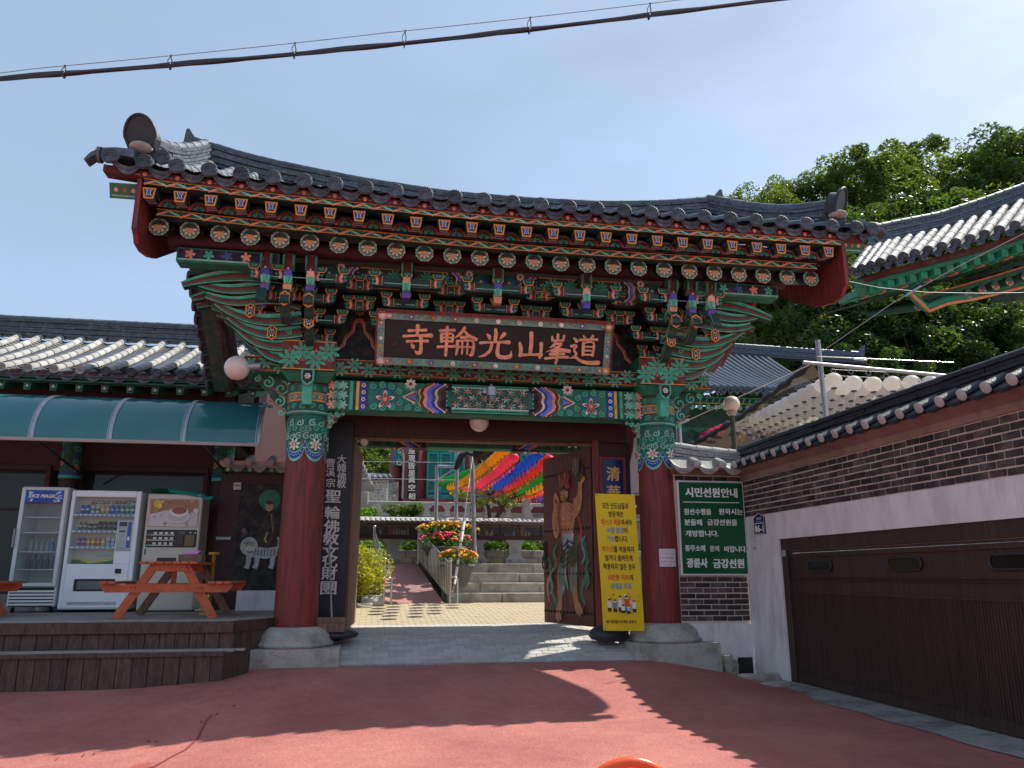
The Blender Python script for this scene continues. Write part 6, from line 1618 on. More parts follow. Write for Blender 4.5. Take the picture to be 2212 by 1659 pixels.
# awning ---------------------------------------------------------------
aw = thing('awning', (-5, 13.8, 3.3), 'curved dark green translucent awning with metal ribs along the shop front', 'awning')
AX = [-9.2]; pxs = [-1]
AF, AB = 14.25, 15.68
zf, zb = at(300, 952, 1, AF).z, at(300, 868, 1, AB).z
def awp(x, t, o=0): 
    a = t * math.pi / 2
    return (x, AB - (AB - AF) * math.sin(a) ** .9 - o * .0, zf + (zb - zf) * math.cos(a) ** .9 + o)
ribx = [at(px, 950, 1, AF).x for px in (557, 395, 235, 65)]; ribx += [ribx[-1] - 1.3 * k for k in (1, 2, 3)]
for a, c in zip(ribx, ribx[1:]):
    m = MB('canopy'); m.grid(lambda u, v: awp(lerp(a - .02, c + .02, u), v), 2, 14); m.build('sheet', aw)
for x in ribx:
    m = MB('metal'); m.grid(lambda u, v: awp(x + lerp(-.035, .035, u), v, .012), 1, 14); m.grid(lambda u, v: awp(x + lerp(.035, -.035, u), v, -.012), 1, 14)
    for s in (-1, 1): m.tube([awp(x + s * .035, t / 14, 0) for t in range(15)], .014, 6)
    m.build('rib', aw)
m = MB('gloss', '#a89c92'); m.cbox(ribx[-1], ribx[0] + .03, AF - .03, AF + .02, zf - .05, zf + .01, .006); m.build('front_gutter', aw)
m = MB('metal'); m.cbox(ribx[-1], ribx[0] + .03, AB - .02, AB + .02, zb - .03, zb + .03, .006); m.build('back_rail', aw)
for px in (435, 75):
    x = at(px, 955, 1, AF).x
    m = MB('rubber'); m.tube([(x, AF + .02, zf - .03), (x + .25, 16.1, zf - .45)], .022, 8); m.build('stay', aw)
# machines ---------------------------------------------------------------
def mach(name, pxl, pxr, pyt, label, cat, depth=.75, y=15.1):
    xl = (at(pxl[0], pyt, 1, y).x + at(pxl[1], 1318, 1, y).x) / 2; xr = (at(pxr[0], pyt, 1, y).x + at(pxr[1], 1318, 1, y).x) / 2; zt = at((pxl[0] + pxr[0]) / 2, pyt, 1, y).z
    return thing(name, ((xl + xr) / 2, y + depth / 2, DT), label, cat), xl, xr, zt
# 1 display fridge
fy = 15.12
fr, xl, xr, zt = mach('display_fridge', (52, 10), (145, 122), 1052, 'tall white glass-door display fridge with a blue top panel, leftmost machine on the deck', 'fridge', .7, fy)
m = MB('gloss', '#dfe3e0'); z0 = DT + .1
m.cbox(xl, xl + .045, fy, fy + .7, z0, zt, .008); m.cbox(xr - .045, xr, fy, fy + .7, z0, zt, .008); m.cbox(xl + .046, xr - .046, fy, fy + .7, zt - .05, zt, .008); m.cbox(xl + .046, xr - .046, fy + .65, fy + .7, z0, zt - .051, .005); m.cbox(xl + .046, xr - .046, fy, fy + .65, z0, z0 + .32, .005); m.build('cabinet', fr)
m = MB('gloss', '#d4d8d6'); 
for a, c, e, g in ((xl + .002, xl + .07, z0 + .34, zt - .02), (xr - .07, xr - .002, z0 + .34, zt - .02), (xl + .071, xr - .071, z0 + .34, z0 + .40), (xl + .071, xr - .071, zt - .06, zt - .02)): m.cbox(a, c, fy - .045, fy - .003, e, g, .008)
dr = m.build('door', fr)
m = MB('clear'); m.box(xl + .07, xr - .07, fy - .03, fy - .02, z0 + .40, zt - .30); m.build('door_glass', dr)
m = MB('print', '#2b62b8'); m.box(xl + .071, xr - .071, fy - .04, fy - .02, zt - .27, zt - .061); m.map = canvas_xz(fy - .041); m.h = 0
for k in range(26): m.disc(rn.choice([lerp(xl + .09, xl + .2, rn.random()), lerp(xr - .2, xr - .09, rn.random())]), lerp(zt - .25, zt - .08, rn.random()), rn.uniform(.012, .03), rn.choice(['#b8cce8', '#6f9ad8', '#d8e4f2']), 8)
m.disc((xl + xr) / 2, zt - .165, .22, '#1f56b0', 20, True, .085)
m.text('ICE MAGIC', (xl + xr) / 2, zt - .165, .058, WHT, .04, width=.40, slant=.25); m.build('top_panel', dr)
m = MB('gloss', '#8f9694'); m.tube([(xl - .005, fy - .08, z0 + 1.0), (xl - .005, fy - .08, z0 + 1.32)], .018, 8); m.build('handle', dr)
for k, z in enumerate((z0 + .62, z0 + .92, z0 + 1.25, z0 + 1.52)):
    m = MB('gloss', '#dfe4e2'); m.box(xl + .06, xr - .06, fy + .03, fy + .6, z, z + .012); m.build('shelf', fr)
for k in range(5):
    z = DT + .12 + .055 * k; m = MB('gloss', '#e4e8e6'); m.cbox(xl + .02, xr - .02, fy - .03, fy - .003, z, z + .035, .004); m.build('grille_slat', fr)
m = MB('black'); m.box(xl + .03, xr - .03, fy - .002, fy + .0, DT + .1, DT + .42); m.build('grille_gap', fr)
for x in (xl + .08, xr - .08): m = MB('black'); m.tube([(x - .02, fy + .08, DT + .045), (x + .02, fy + .08, DT + .045)], .045, 12); m.build('castor', fr)
def bottle(x, y, z, r, h, c, cap, label, group, name='bottle', cat='bottle'):
    m = MB('gloss', c); m.lathe((x, y, z), [(r, 0), (r, h * .62), (r * .45, h * .82), (r * .4, h * .93), (0, h * .93)], 12); m.col(cap); m.lathe((x, y, z + h * .9), [(r * .45, 0), (r * .45, h * .1), (0, h * .1)], 10)
    return link(name, m.mesh(name), None, None, label, cat, group)
ORD = {1: [''], 2: ['left ', 'right '], 3: ['left ', 'middle ', 'right '], 4: ['leftmost ', 'second ', 'third ', 'rightmost ']}
for k in range(4): bottle(xl + .2 + .1 * k, fy + .15, z0 + .633, .038, .25, '#3a1412', '#8a2a24', ORD[4][k] + 'of the four dark bottles on the lower fridge shelf', 'dark bottles in the fridge')
bottle(xr - .13, fy + .14, z0 + .633, .045, .27, '#1c2c6c', WHT, 'blue and white bottle at the right of the dark bottles in the fridge', None)
for k in range(4): bottle(xl + .2 + .09 * k, fy + .16, z0 + .933, .034, .21, '#8c9488', '#aab4ac', ORD[4][k] + 'of the four pale bottles on the middle fridge shelf', 'pale bottles in the fridge')
for k in range(2): bottle(xr - .22 + .1 * k, fy + .15, z0 + .933, .04, .22, '#3c7ab8', '#d8e4ee', ORD[2][k] + 'of the two light blue bottles on the middle fridge shelf', 'light blue bottles in the fridge')
# 2 cold drinks machine
vm_, xl, xr, zt = mach('drinks_vending_machine', (157, 122), (308, 277), 1060, 'white cold drinks vending machine with rows of cans, between the fridge and the coffee machine', 'vending machine', .8, fy)
m = MB('gloss', '#eef3f4'); z0 = DT + .05; Wm = xr - xl; Hm = zt - z0
X_ = lambda t: xl + Wm * t
Z_ = lambda t: zt - Hm * t         # t from top
wy = fy - .001
m.cbox(xl, X_(.055), fy, fy + .8, z0, zt, .012); m.cbox(X_(.93), xr, fy, fy + .8, z0, zt, .012); m.cbox(X_(.056), X_(.929), fy, fy + .8, Z_(.055), zt - .0, .01); m.cbox(X_(.056), X_(.929), fy, fy + .8, z0, Z_(.625), .01)
m.cbox(X_(.70), X_(.929), fy + .001, fy + .8, Z_(.624), Z_(.255), .005)
m.box(X_(.056), X_(.93), fy + .55, fy + .79, Z_(.62), Z_(.056)); m.build('cabinet', vm_)
m = MB('print', '#d8d2c4'); m.box(X_(.056), X_(.929), fy + .20, fy + .21, Z_(.62), Z_(.056)); m.map = canvas_xz(fy + .199); m.h = 0
m.rect(X_(.056), X_(.7), Z_(.36), Z_(.25), '#e6dca8'); m.text('COLD DRINKS', X_(.55), Z_(.095), .06, '#1c1c1e', .03, width=Wm * .5, slant=.2)
for k in range(12): a = R(30 * k); m.stroke([(X_(.27) + .02 * math.cos(a), Z_(.105) + .02 * math.sin(a)), (X_(.27) + .055 * math.cos(a), Z_(.105) + .055 * math.sin(a))], .01, '#a0402c')
m.disc(X_(.27), Z_(.105), .018, '#c0502c', 10); m.stroke([(X_(.34), Z_(.15)), (X_(.4), Z_(.16)), (X_(.47), Z_(.155))], [.004, .016, .004], '#2e7a48'); m.stroke([(X_(.75), Z_(.075)), (X_(.83), Z_(.085)), (X_(.92), Z_(.09))], [.004, .03, .03], '#2e7a48')
m.poly([(X_(.056), Z_(.62)), (X_(.056), Z_(.575)), (X_(.2), Z_(.572)), (X_(.35), Z_(.60)), (X_(.5), Z_(.59)), (X_(.7), Z_(.572)), (X_(.7), Z_(.62))], '#e0c62c')
m.poly([(X_(.056), Z_(.62)), (X_(.056), Z_(.59)), (X_(.15), Z_(.588)), (X_(.3), Z_(.62))], '#2c6a3c'); m.poly([(X_(.3), Z_(.62)), (X_(.5), Z_(.607)), (X_(.7), Z_(.585)), (X_(.7), Z_(.62))], '#2c6a3c')
m.text('COLD DRINKS', X_(.5), Z_(.555), .022, '#6a7a70', 0, width=Wm * .2, slant=.2); m.build('back_print', vm_)
shz = (.195, .335, .470)
for k, t in enumerate(shz):
    xe = X_(.925) if k == 0 else X_(.69)
    m = MB('gloss', '#e8ecee'); m.cbox(X_(.06), xe, fy + .02, fy + .19, Z_(t + .026), Z_(t), .005); m.map = canvas_xz(fy + .0195); m.h = 0
    m.rect(X_(.065), xe - .01, Z_(t + .009), Z_(t + .001), '#2f5cb0'); m.up()
    n = 12 if k == 0 else 8
    for j in range(n): u = lerp(X_(.09), xe - .03, (j + .3) / n); m.rect(u, u + .035, Z_(t + .022), Z_(t + .014), '#3c4440')
    m.build('shelf', vm_)
def can(x, z, c, c2, h=.115, r=.03, neck=False):
    m = MB('gloss', c)
    if neck: m.lathe((x, fy + .12, z), [(r * .9, 0), (r, .01), (r, h * .6), (r * .5, h * .85), (r * .5, h), (0, h)], 14)
    else: m.lathe((x, fy + .12, z), [(r * .85, 0), (r, .01), (r, h - .012), (r * .8, h), (0, h)], 14)
    m.col(c2); m.lathe((x, fy + .12, z + h * .35), [(r * 1.015, 0), (r * 1.015, h * .22)], 14); return m
cans = [(0, [('#2a50b0', '#c9d6ee', .05, 'blue can', 2), ('#c9d8cc', '#2e6a48', .05, 'white and green can', 2), ('#d8a834', '#f0e6c0', .05, 'gold can', 2), ('#2f56b8', '#a8c0e8', .05, 'bright blue can', 2), ('#2f8a5c', '#e0ece4', .05, 'green can', 3)]),
        (1, [('#5a5248', '#d8d6ce', .05, 'brown bottle can with white cap', 2), ('#3a302a', '#c9bfa8', .05, 'short dark coffee can', 2), ('#28221e', '#8f7a4c', .05, 'tall dark coffee can', 4)]),
        (2, [('#a04a8c', '#d8a0c8', .05, 'purple can', 2), ('#e0922c', '#f4e0a8', .05, 'orange can', 2), ('#e07a3c', '#f0d878', .05, 'orange and yellow can', 1), ('#e6bc3a', '#f6eab0', .05, 'small yellow bottle', 1), ('#c9d2dc', '#8fa4c0', .05, 'pale silver can', 2)])]
for row, lst in cans:
    tot = sum(l[4] for l in lst); xe = X_(.90) if row == 0 else X_(.67); j = 0; shn = ('top', 'middle', 'bottom')[row]
    for (c, c2, _, nm, cnt_) in lst:
        for q_ in range(cnt_):
            x = lerp(X_(.11), xe, (j + .5) / tot); h = .15 if 'tall' in nm or row == 0 else (.11 if 'short' in nm or 'gold' in nm else .14)
            link('drink_can', can(x, Z_(shz[row]) + .001, c, c2, h, .033, 'bottle' in nm).mesh('drink_can'), None, None, '%s%s on the %s shelf of the white drinks machine' % (ORD[cnt_][q_], nm, shn), 'can', ('%ss on the %s shelf of the drinks machine' % (nm, shn)) if cnt_ > 1 else None); j += 1
m = MB('clear'); m.box(X_(.058), X_(.927), fy + .004, fy + .008, Z_(.25), Z_(.057)); m.box(X_(.058), X_(.70), fy + .004, fy + .008, Z_(.62), Z_(.251)); m.build('front_glass', vm_)
m = MB('gloss', '#aab0b4'); m.cbox(X_(.715), X_(.915), fy - .02, fy, Z_(.515), Z_(.25), .006); m.map = canvas_xz(fy - .0205); m.h = 0
m.rect(X_(.86), X_(.91), Z_(.49), Z_(.27), '#2c58a8'); m.rect(X_(.735), X_(.845), Z_(.305), Z_(.27), '#15181a'); m.rect(X_(.75), X_(.83), Z_(.297), Z_(.282), '#3f4a48'); m.rect(X_(.73), X_(.84), Z_(.365), Z_(.335), '#cfd2d0'); m.rect(X_(.74), X_(.83), Z_(.36), Z_(.34), '#5a5048')
for t in (.755, .815): m.disc(X_(t), Z_(.415), .024, '#e0e4e4', 12); m.disc(X_(t), Z_(.415), .012, '#3a3f44', 8)
m.disc(X_(.885), Z_(.41), .02, WHT, 12, True, .04); m.text('Coinslot', X_(.79), Z_(.495), .02, '#3c4450', 0, width=Wm * .1) if False else m.stroke([(X_(.74), Z_(.5)), (X_(.77), Z_(.488)), (X_(.84), Z_(.497))], .006, '#3c5070'); m.build('coin_panel', vm_)
m = MB('black'); m.cbox(X_(.745), X_(.83), fy - .02, fy, Z_(.705), Z_(.665), .006); m.build('coin_return', vm_)
m = MB('black'); m.cbox(X_(.19), X_(.76), fy - .02, fy, Z_(.85), Z_(.75), .012); c = m.build('delivery_slot', vm_)
m = MB('gloss', '#5f6a68'); m.cbox(X_(.235), X_(.725), fy - .027, fy - .0205, Z_(.838), Z_(.765), .006); m.build('slot_flap', c)
m = MB('rubber'); 
for k in range(44): x = lerp(X_(.13), X_(.80), k / 43); m.box(x, x + .006, fy - .004, fy - .0, Z_(.965), Z_(.938))
m.build('vent_slots', vm_, kind='stuff')
m = MB('gloss', '#b9bec0'); m.cbox(xl + .002, xr - .002, fy - .01, fy + .05, DT + .05, DT + .085, .005); m.build('kick_plate', vm_)
for x in (xl + .08, xr - .08): m = MB('black'); m.tube([(x, fy + .1, DT), (x, fy + .1, DT + .06)], .02, 8); m.build('foot', vm_)
# 3 coffee machine
cf, xl, xr, zt = mach('coffee_vending_machine', (320, 293), (441, 414), 1067, 'beige coffee vending machine with a cup picture and a green cloth on top', 'vending machine', .7, fy)
Wm = xr - xl; z0 = DT + .02; Hm = zt - z0
m = MB('gloss', '#c9c0b0'); m.cbox(xl, xr, fy, fy + .65, z0, zt, .02); m.build('cabinet', cf)
m = MB('print', '#c9b8a4'); m.cbox(X_(.05), X_(.95), fy - .012, fy, Z_(.29), Z_(.045), .012); m.map = canvas_xz(fy - .0125); m.h = 0
m.rect(X_(.07), X_(.93), Z_(.285), Z_(.05), '#a87a60'); m.poly([(X_(.07), Z_(.285)), (X_(.93), Z_(.285)), (X_(.93), Z_(.17)), (X_(.5), Z_(.13)), (X_(.07), Z_(.18))], '#cfcac4')
for k in range(22): m.disc(lerp(X_(.1), X_(.9), rn.random()), lerp(Z_(.28), Z_(.06), rn.random()), rn.uniform(.01, .035), rn.choice(['#c49a80', '#8a5a44', '#dcd6d0', '#b88870']), 9)
m.disc(X_(.2), Z_(.09), .075, '#d8b82c', 14); m.disc(X_(.23), Z_(.11), .05, '#e8d05a', 12); m.disc(X_(.18), Z_(.14), .05, '#c08a3c', 12)
m.disc(X_(.58), Z_(.2), .21, '#dcd9d4', 24, True, .12); m.disc(X_(.58), Z_(.195), .18, '#c4beb6', 24, True, .1); m.disc(X_(.6), Z_(.155), .15, '#e6e2dc', 24, True, .095); m.disc(X_(.6), Z_(.145), .13, '#9a6244', 24, True, .07); m.disc(X_(.9), Z_(.15), .05, '#d8cfc4', 14); m.build('picture_panel', cf)
m = MB('gloss', '#17130f'); m.cbox(X_(.05), X_(.95), fy - .012, fy, Z_(.465), Z_(.315), .012); m.map = canvas_xz(fy - .0125); m.h = 0
for r_, c in enumerate(('#c04a5a', '#d8884a', '#3fa068')):
    t = .335 + .045 * r_; m.rect(X_(.06), X_(.55), Z_(t + .03), Z_(t + .02), '#b0a8a0'); m.rect(X_(.06), X_(.13), Z_(t + .032), Z_(t + .016), c)
    m.up()
    for k in range(4): m.rect(X_(.18 + .1 * k), X_(.235 + .1 * k), Z_(t + .018), Z_(t), '#e8e4dc'); m.disc(X_(.207 + .1 * k), Z_(t + .008), .008, c, 6)
m.rect(X_(.63), X_(.75), Z_(.355), Z_(.325), '#4a4f54'); m.rect(X_(.62), X_(.72), Z_(.45), Z_(.365), '#2c1c18'); m.disc(X_(.84), Z_(.34), .013, WHT, 8); m.disc(X_(.93), Z_(.34), .012, WHT, 8); m.rect(X_(.75), X_(.92), Z_(.455), Z_(.36), '#6b5230'); m.build('button_panel', cf)
m = MB('rubber'); m.cbox(X_(.28), X_(.62), fy - .012, fy, Z_(.62), Z_(.555), .01); m.build('cup_slot', cf)
m = MB('rubber'); m.cbox(X_(.045), X_(.065), fy - .012, fy, Z_(.53), Z_(.48), .003); m.build('lock', cf)
cl = MB('print', '#2f9c84'); rc = random.Random(2)
cl.grid(lambda u, v: (lerp(xl - .01, xr + .16, u) + .02 * math.sin(v * 7), lerp(fy - .03, fy + .5, v), zt + .015 + .10 * abs(math.sin(u * 3.2 + .6)) * (1 - .6 * u) * math.cos(v * 1.5) - (.06 if (u > .85) else 0) - (.07 * (v < .01)) * (u > .3)), 24, 8)
link('green_cloth', cl.mesh('green_cloth'), None, None, 'crumpled teal green cloth lying on top of the beige coffee machine', 'cloth')

# picnic tables ----------------------------------------------------------
def picnic(x0, y0, label):
    """A-frame picnic table; its end frame faces the viewer"""
    t = thing('picnic_table', (x0, y0 + .75, DT), label, 'table', 'picnic tables on the deck')
    Hh = .83; dp = 1.5
    def plank(ax, az, bx_, bz, wd, y_, th, nm, mat='orangewood', parent=t):
        a, c = Vector((ax, 0, az)), Vector((bx_, 0, bz)); d = (c - a).normalized(); n = Vector((-d.z, 0, d.x)) * wd / 2
        m = MB(mat); m.hexa([(x0 + p.x, y_ + q_, DT + p.z) for p, q_ in ((a - n, 0), (a + n, 0), (a + n, th), (a - n, th), (c - n, 0), (c + n, 0), (c + n, th), (c - n, th))]); return m.build(nm, parent)
    for yy, mt in ((y0 + .12, 'orangewood'), (y0 + dp - .2, 'rawwood' if x0 > -5 else 'orangewood')):
        plank(-.69, .0, -.22, Hh - .06, .125, yy, .045, 'leg', mt); plank(.69, .0, .22, Hh - .06, .125, yy, .045, 'leg', mt)
        m = MB('orangewood'); m.prism([(-.93, .50), (-.93, .46), (-.86, .38), (.86, .38), (.93, .46), (.93, .50)], (x0, yy - .02, DT), (1, 0, 0), (0, 0, 1), .04); s_ = m.build('cross_rail', t)
        b_ = MB('black')
        for q_ in (-.5, -.44, .44, .5): b_.sphere((x0 + q_, yy - .045, DT + .45), .009, 6, 4)
        b_.build('bolts', s_)
        m = MB('orangewood'); m.prism([(-.28, Hh - .145), (.28, Hh - .145), (.22, Hh - .04), (-.22, Hh - .04)], (x0, yy - .02, DT), (1, 0, 0), (0, 0, 1), .04); m.build('top_rail', t)
    for k in range(7):
        xa = -.41 + k * .118; m = MB('orangewood'); m.cbox(x0 + xa, x0 + xa + .108, y0, y0 + dp, DT + Hh - .038, DT + Hh, .006); m.build('top_board', t)
    for s in (-1, 1):
        for k in range(2 if s < 0 else 3):
            xa = s * .93 - (.115 * (k + 1) if s > 0 else -.115 * k) ; m = MB('orangewood'); m.cbox(x0 + xa, x0 + xa + .105, y0, y0 + dp, DT + .502, DT + .54, .006); m.build('bench_board', t)
    m = MB('orangewood'); m.cbox(x0 - .03, x0 + .03, y0 + .2, y0 + dp - .25, DT + .42, DT + .5, .005); m.build('centre_brace', t)
    plank(0, .45, 0, Hh - .06, .07, y0 + .4, .05, 'brace')
    return t
tx = (at(240, 1340, 1, 12.75).x + at(470, 1337, 1, 12.75).x) / 2 + .0
picnic(tx, 12.6, 'orange painted wooden picnic table on the deck in front of the vending machines')
xe = at(42, 1282, 1, 12.9).x
picnic(xe - 1.36, 12.75, 'picnic table at the left edge of the photo, only one bench end in view')
m = MB('rawwood'); a = at(385, 1208, 1, 12.95); c = at(436, 1208, 1, 12.95)
m.cbox(a.x, c.x, 12.95, 13.25, DT + .831, DT + .94, .005)
cb = link('wooden_box', m.mesh('wooden_box'), None, None, 'small brown box on the right side of the orange picnic table', 'box')
m = MB('print', '#c98ad0'); m.hexa([(a.x + .04, 12.98, DT + .945), (c.x - .08, 12.98, DT + .945), (c.x - .06, 13.2, DT + .945), (a.x + .06, 13.2, DT + .945), (a.x + .06, 12.98, DT + .96), (c.x - .04, 12.98, DT + 1.0), (c.x - .02, 13.2, DT + 1.0), (a.x + .08, 13.2, DT + .965)]); link('lilac_cloth', m.mesh('lilac_cloth'), None, None, 'folded lilac cloth on the small brown box', 'cloth')
# round orange stand with yellow knob behind the table
p = at(462, 1205, 1, 14.0)
m = MB('gloss', '#b98a2a'); m.lathe((p.x, 14.0, DT), [(.16, 0), (.16, .04), (.03, .06), (.03, .95), (.09, .97), (.09, 1.0), (0, 1.0)], 16); link('ashtray_stand', m.mesh('ashtray_stand'), None, None, 'slim stand with a round yellow head behind the orange picnic table', 'stand')

# side wall with the painted panel between shop and gate ------------------
mw = thing('mural_wall', (-2.2, 15.7, .6), 'dark wall with a painting of a seated robed figure and a white tiger, left of the gate column', 'wall')
m = MB('darkred'); m.box(-3.0, -1.55, 15.72, 15.9, .6, 3.3); m.build('wall_core', mw)
m = MB('plaster'); m.cbox(-2.5, -1.6, 15.45, 15.7, .6, 1.02, .01); m.build('plinth_block', mw)
m = MB('paint', '#0d0c0d'); m.cbox(-2.62, -1.6, 15.68, 15.716, 1.02, 3.0, .006); m.build('panel', mw)
m = MB('paint'); m.map = canvas_xz(15.678); m.h = 0
def MP(px, py): p = at(px, py, 1, 15.68); return (p.x, p.z)
def mst(pl, w_, c): m.stroke([MP(*p) for p in pl], w_, c)
x, z = MP(583, 1080); m.disc(x, z, .20, '#1f7a60', 22)
m.poly([MP(*p) for p in ((575, 1100), (590, 1100), (602, 1130), (606, 1170), (598, 1215), (560, 1205), (552, 1178), (556, 1160), (566, 1130))], '#2a1c16')
mst([(580, 1104), (572, 1130), (560, 1150), (548, 1152)], [.03, .05, .05, .03], '#3c2a20'); mst([(590, 1106), (592, 1140), (585, 1165), (574, 1185)], [.02, .04, .05, .02], '#50402c')
mst([(570, 1180), (590, 1195), (604, 1190)], [.04, .06, .05], '#1c4a3c'); mst([(586, 1110), (590, 1150)], .02, '#8a7a50')
x, z = MP(582, 1094); m.disc(x, z, .07, '#c4a070', 16, True, .095); m.disc(x, z + .075, .065, '#15100e', 12, True, .04); m.stroke([(x - .03, z + .01), (x - .01, z + .01)], .01, BLK); m.stroke([(x + .012, z + .01), (x + .032, z + .01)], .01, BLK); m.stroke([(x - .012, z - .04), (x + .015, z - .04)], .01, '#8a3a2c')
mst([(578, 1150), (572, 1165), (576, 1172)], .035, '#c4a070')
WT = '#b9bcb8'
mst([(535, 1185), (550, 1192), (575, 1196), (600, 1190)], [.16, .20, .2, .16], WT); mst([(600, 1192), (604, 1170), (600, 1160)], [.06, .05, .03], WT)
for p in ((538, 1200), (556, 1202), (590, 1200)): mst([p, (p[0] - 2, 1218), (p[0] - 6, 1228)], [.1, .08, .09], WT)
x, z = MP(538, 1180); m.disc(x, z, .16, WT, 18, True, .17); m.disc(x + .03, z - .05, .08, '#d0d2cc', 12, True, .06)
for k in range(7): mst([(526 + 4 * k, 1168 + abs(k - 3)), (529 + 3 * k, 1176)], .012, '#1c1c1c')
for dx in (-.05, .06): m.disc(x + dx, z + .01, .025, '#e0c040', 8); m.disc(x + dx, z + .01, .011, BLK, 6)
m.stroke([(x - .03, z - .1), (x + .03, z - .11), (x + .08, z - .09)], .02, '#8a2c24')
for k in range(8): mst([(552 + 7 * k, 1186), (550 + 7 * k, 1200)], .012, '#26262a')
mst([(528, 1140), (532, 1150), (524, 1160)], [.03, .06, .03], '#5a4a44'); x, z = MP(527, 1146); m.disc(x, z, .045, '#7a5c4c', 10)
m.build('painting', mw)
m = MB('paint', '#1c5a44'); m.box(-3.0, -1.55, 15.5, 15.72, 3.22, 3.3); m.map = canvas_xz(15.499); m.h = 0; m.up()
for k in range(4): m.petals(-2.85 + .4 * k, 3.26, .045, 6, G4, .5, 0, 0, False)
m.build('eave_board', mw)
for k in range(4): 
    a = Vector((-2.85 + .4 * k, 15.35, 3.38)); link('coping_tile', cov, mw, seg_matrix(a, a + Vector((0, .33, .12)))); link('lime_plug', plug, mw, seg_matrix(a, a + Vector((0, .33, .12))))
for k in range(4): link('drip_tile', dmo, mw, Matrix.Translation((-2.65 + .4 * k, 15.38, 3.40)) @ Matrix.Diagonal((1.1, 1, 1, 1)))
m = MB('mortar'); m.box(-3.0, -1.5, 15.45, 15.95, 3.3, 3.42); m.build('coping_bed', mw)
m = MB('print', '#c9c4b8'); a = at(505, 1042, 1, 15.6); b2 = at(520, 1058, 1, 15.6); m.box(a.x, b2.x, 15.6, 15.66, b2.z, a.z); m.map = canvas_xz(15.599); m.h = 0; m.rect(a.x + .01, b2.x - .01, a.z - .07, a.z - .04, '#6a6a64'); m.rect(a.x + .05, b2.x - .03, b2.z + .01, b2.z + .02, '#a03a30'); link('paper_notice', m.mesh('paper_notice'), None, None, 'small white notice high on the dark wall beside the painting', 'notice')
m = MB('print', '#a9a9a9'); a = at(460, 1158, 1, 15.3); b2 = at(492, 1163, 1, 15.3); m.box(a.x, b2.x, 15.6, 15.62, b2.z - .01, a.z); link('paper_strip', m.mesh('paper_strip'), None, None, 'short white strip on the dark post left of the painting', 'notice')
m = MB('darkred'); m.box(-3.3, -3.02, 16.3, 16.8, .6, 5.2); m.build('corner_post', sh)

# small roof whose eave runs back behind the gate's left side
sr = thing('side_roof', (-3.6, 15, 4.3), 'small tiled side roof seen edge-on behind the left bracket cluster', 'roof')
A_, B2_ = at(408, 600, 1, 14.2), at(448, 828, 1, 15.6)
for k in range(9):
    p = A_.lerp(B2_, k / 8); M_ = Matrix.Translation(p) @ Matrix.Rotation(R(90), 4, 'Z')
    link('cover_tile', covd, sr, seg_matrix(p, p + Vector((.5, .1, .16))) @ Matrix.Diagonal((1.5, 1.5, 1.5, 1))); link('end_disc', emd, sr, M_ @ Matrix.Diagonal((1.25, 1, 1.25, 1)))
m = MB('paint', '#2c4a40'); 
q0, q1 = A_ + Vector((.14, 0, -.12)), B2_ + Vector((.14, 0, -.16))
m.hexa([q0, q0 + Vector((.25, 0, 0)), q1 + Vector((.3, 0, 0)), q1, q0 + Vector((0, 0, .14)), q0 + Vector((.25, 0, .14)), q1 + Vector((.3, 0, .14)), q1 + Vector((0, 0, .14))])
m.map = lambda u, v, h: tuple(q0.lerp(q1, u) + Vector((v, -.03 - h, .05))); m.h = 0
for k in range(8): m.petals((k + .5) / 8, .12, .05, 5, [G4, '#8fa49a', G2][k % 3], .6, 0, k)
m.build('eave_board', sr)
m = MB('paint', '#3c1213'); m.hexa([q0 + Vector((.25, 0, 0)), q0 + Vector((.31, 0, 0)), q1 + Vector((.36, 0, 0)), q1 + Vector((.3, 0, 0)), q0 + Vector((.25, 0, .3)), q0 + Vector((.31, 0, .3)), q1 + Vector((.36, 0, .3)), q1 + Vector((.3, 0, .3))]); m.build('red_board', sr)
m = MB('tile'); m.hexa([A_, A_ + Vector((.6, .1, .2)), B2_ + Vector((.6, .1, .2)), B2_, A_ + Vector((0, 0, .04)), A_ + Vector((.6, .1, .24)), B2_ + Vector((.6, .1, .24)), B2_ + Vector((0, 0, .04))]); m.build('roof_deck', sr)
# ================================================================ COURTYARD SEEN THROUGH THE DOORWAY
rn = random.Random(21)
def yat(px, py, y): return at(px, py, 1, y)
def leaves(m, c, rx, ry, rz, n, s, seed, mat=None, shell=.5):
    r = random.Random(seed)
    if mat: m.mat = mat
    V = []; F = []
    for _ in range(n):
        while True:
            d = Vector((r.uniform(-1, 1), r.uniform(-1, 1), r.uniform(-1, 1)))
            if .05 < d.length < 1: break
        d = d.normalized() * (d.length ** shell)
        p = Vector((c[0] + d.x * rx, c[1] + d.y * ry, c[2] + d.z * rz))
        a = Vector((r.uniform(-1, 1), r.uniform(-1, 1), r.uniform(-.6, .6))).normalized(); b_ = a.cross(Vector((r.uniform(-1, 1), r.uniform(-1, 1), r.uniform(-1, 1)))).normalized()
        l, w_ = s * r.uniform(.7, 1.3), s * r.uniform(.3, .5); k = len(V)
        V += [p - a * l, p + b_ * w_, p + a * l, p - b_ * w_]; F.append((k, k + 1, k + 2, k + 3))
    m.add(V, F)
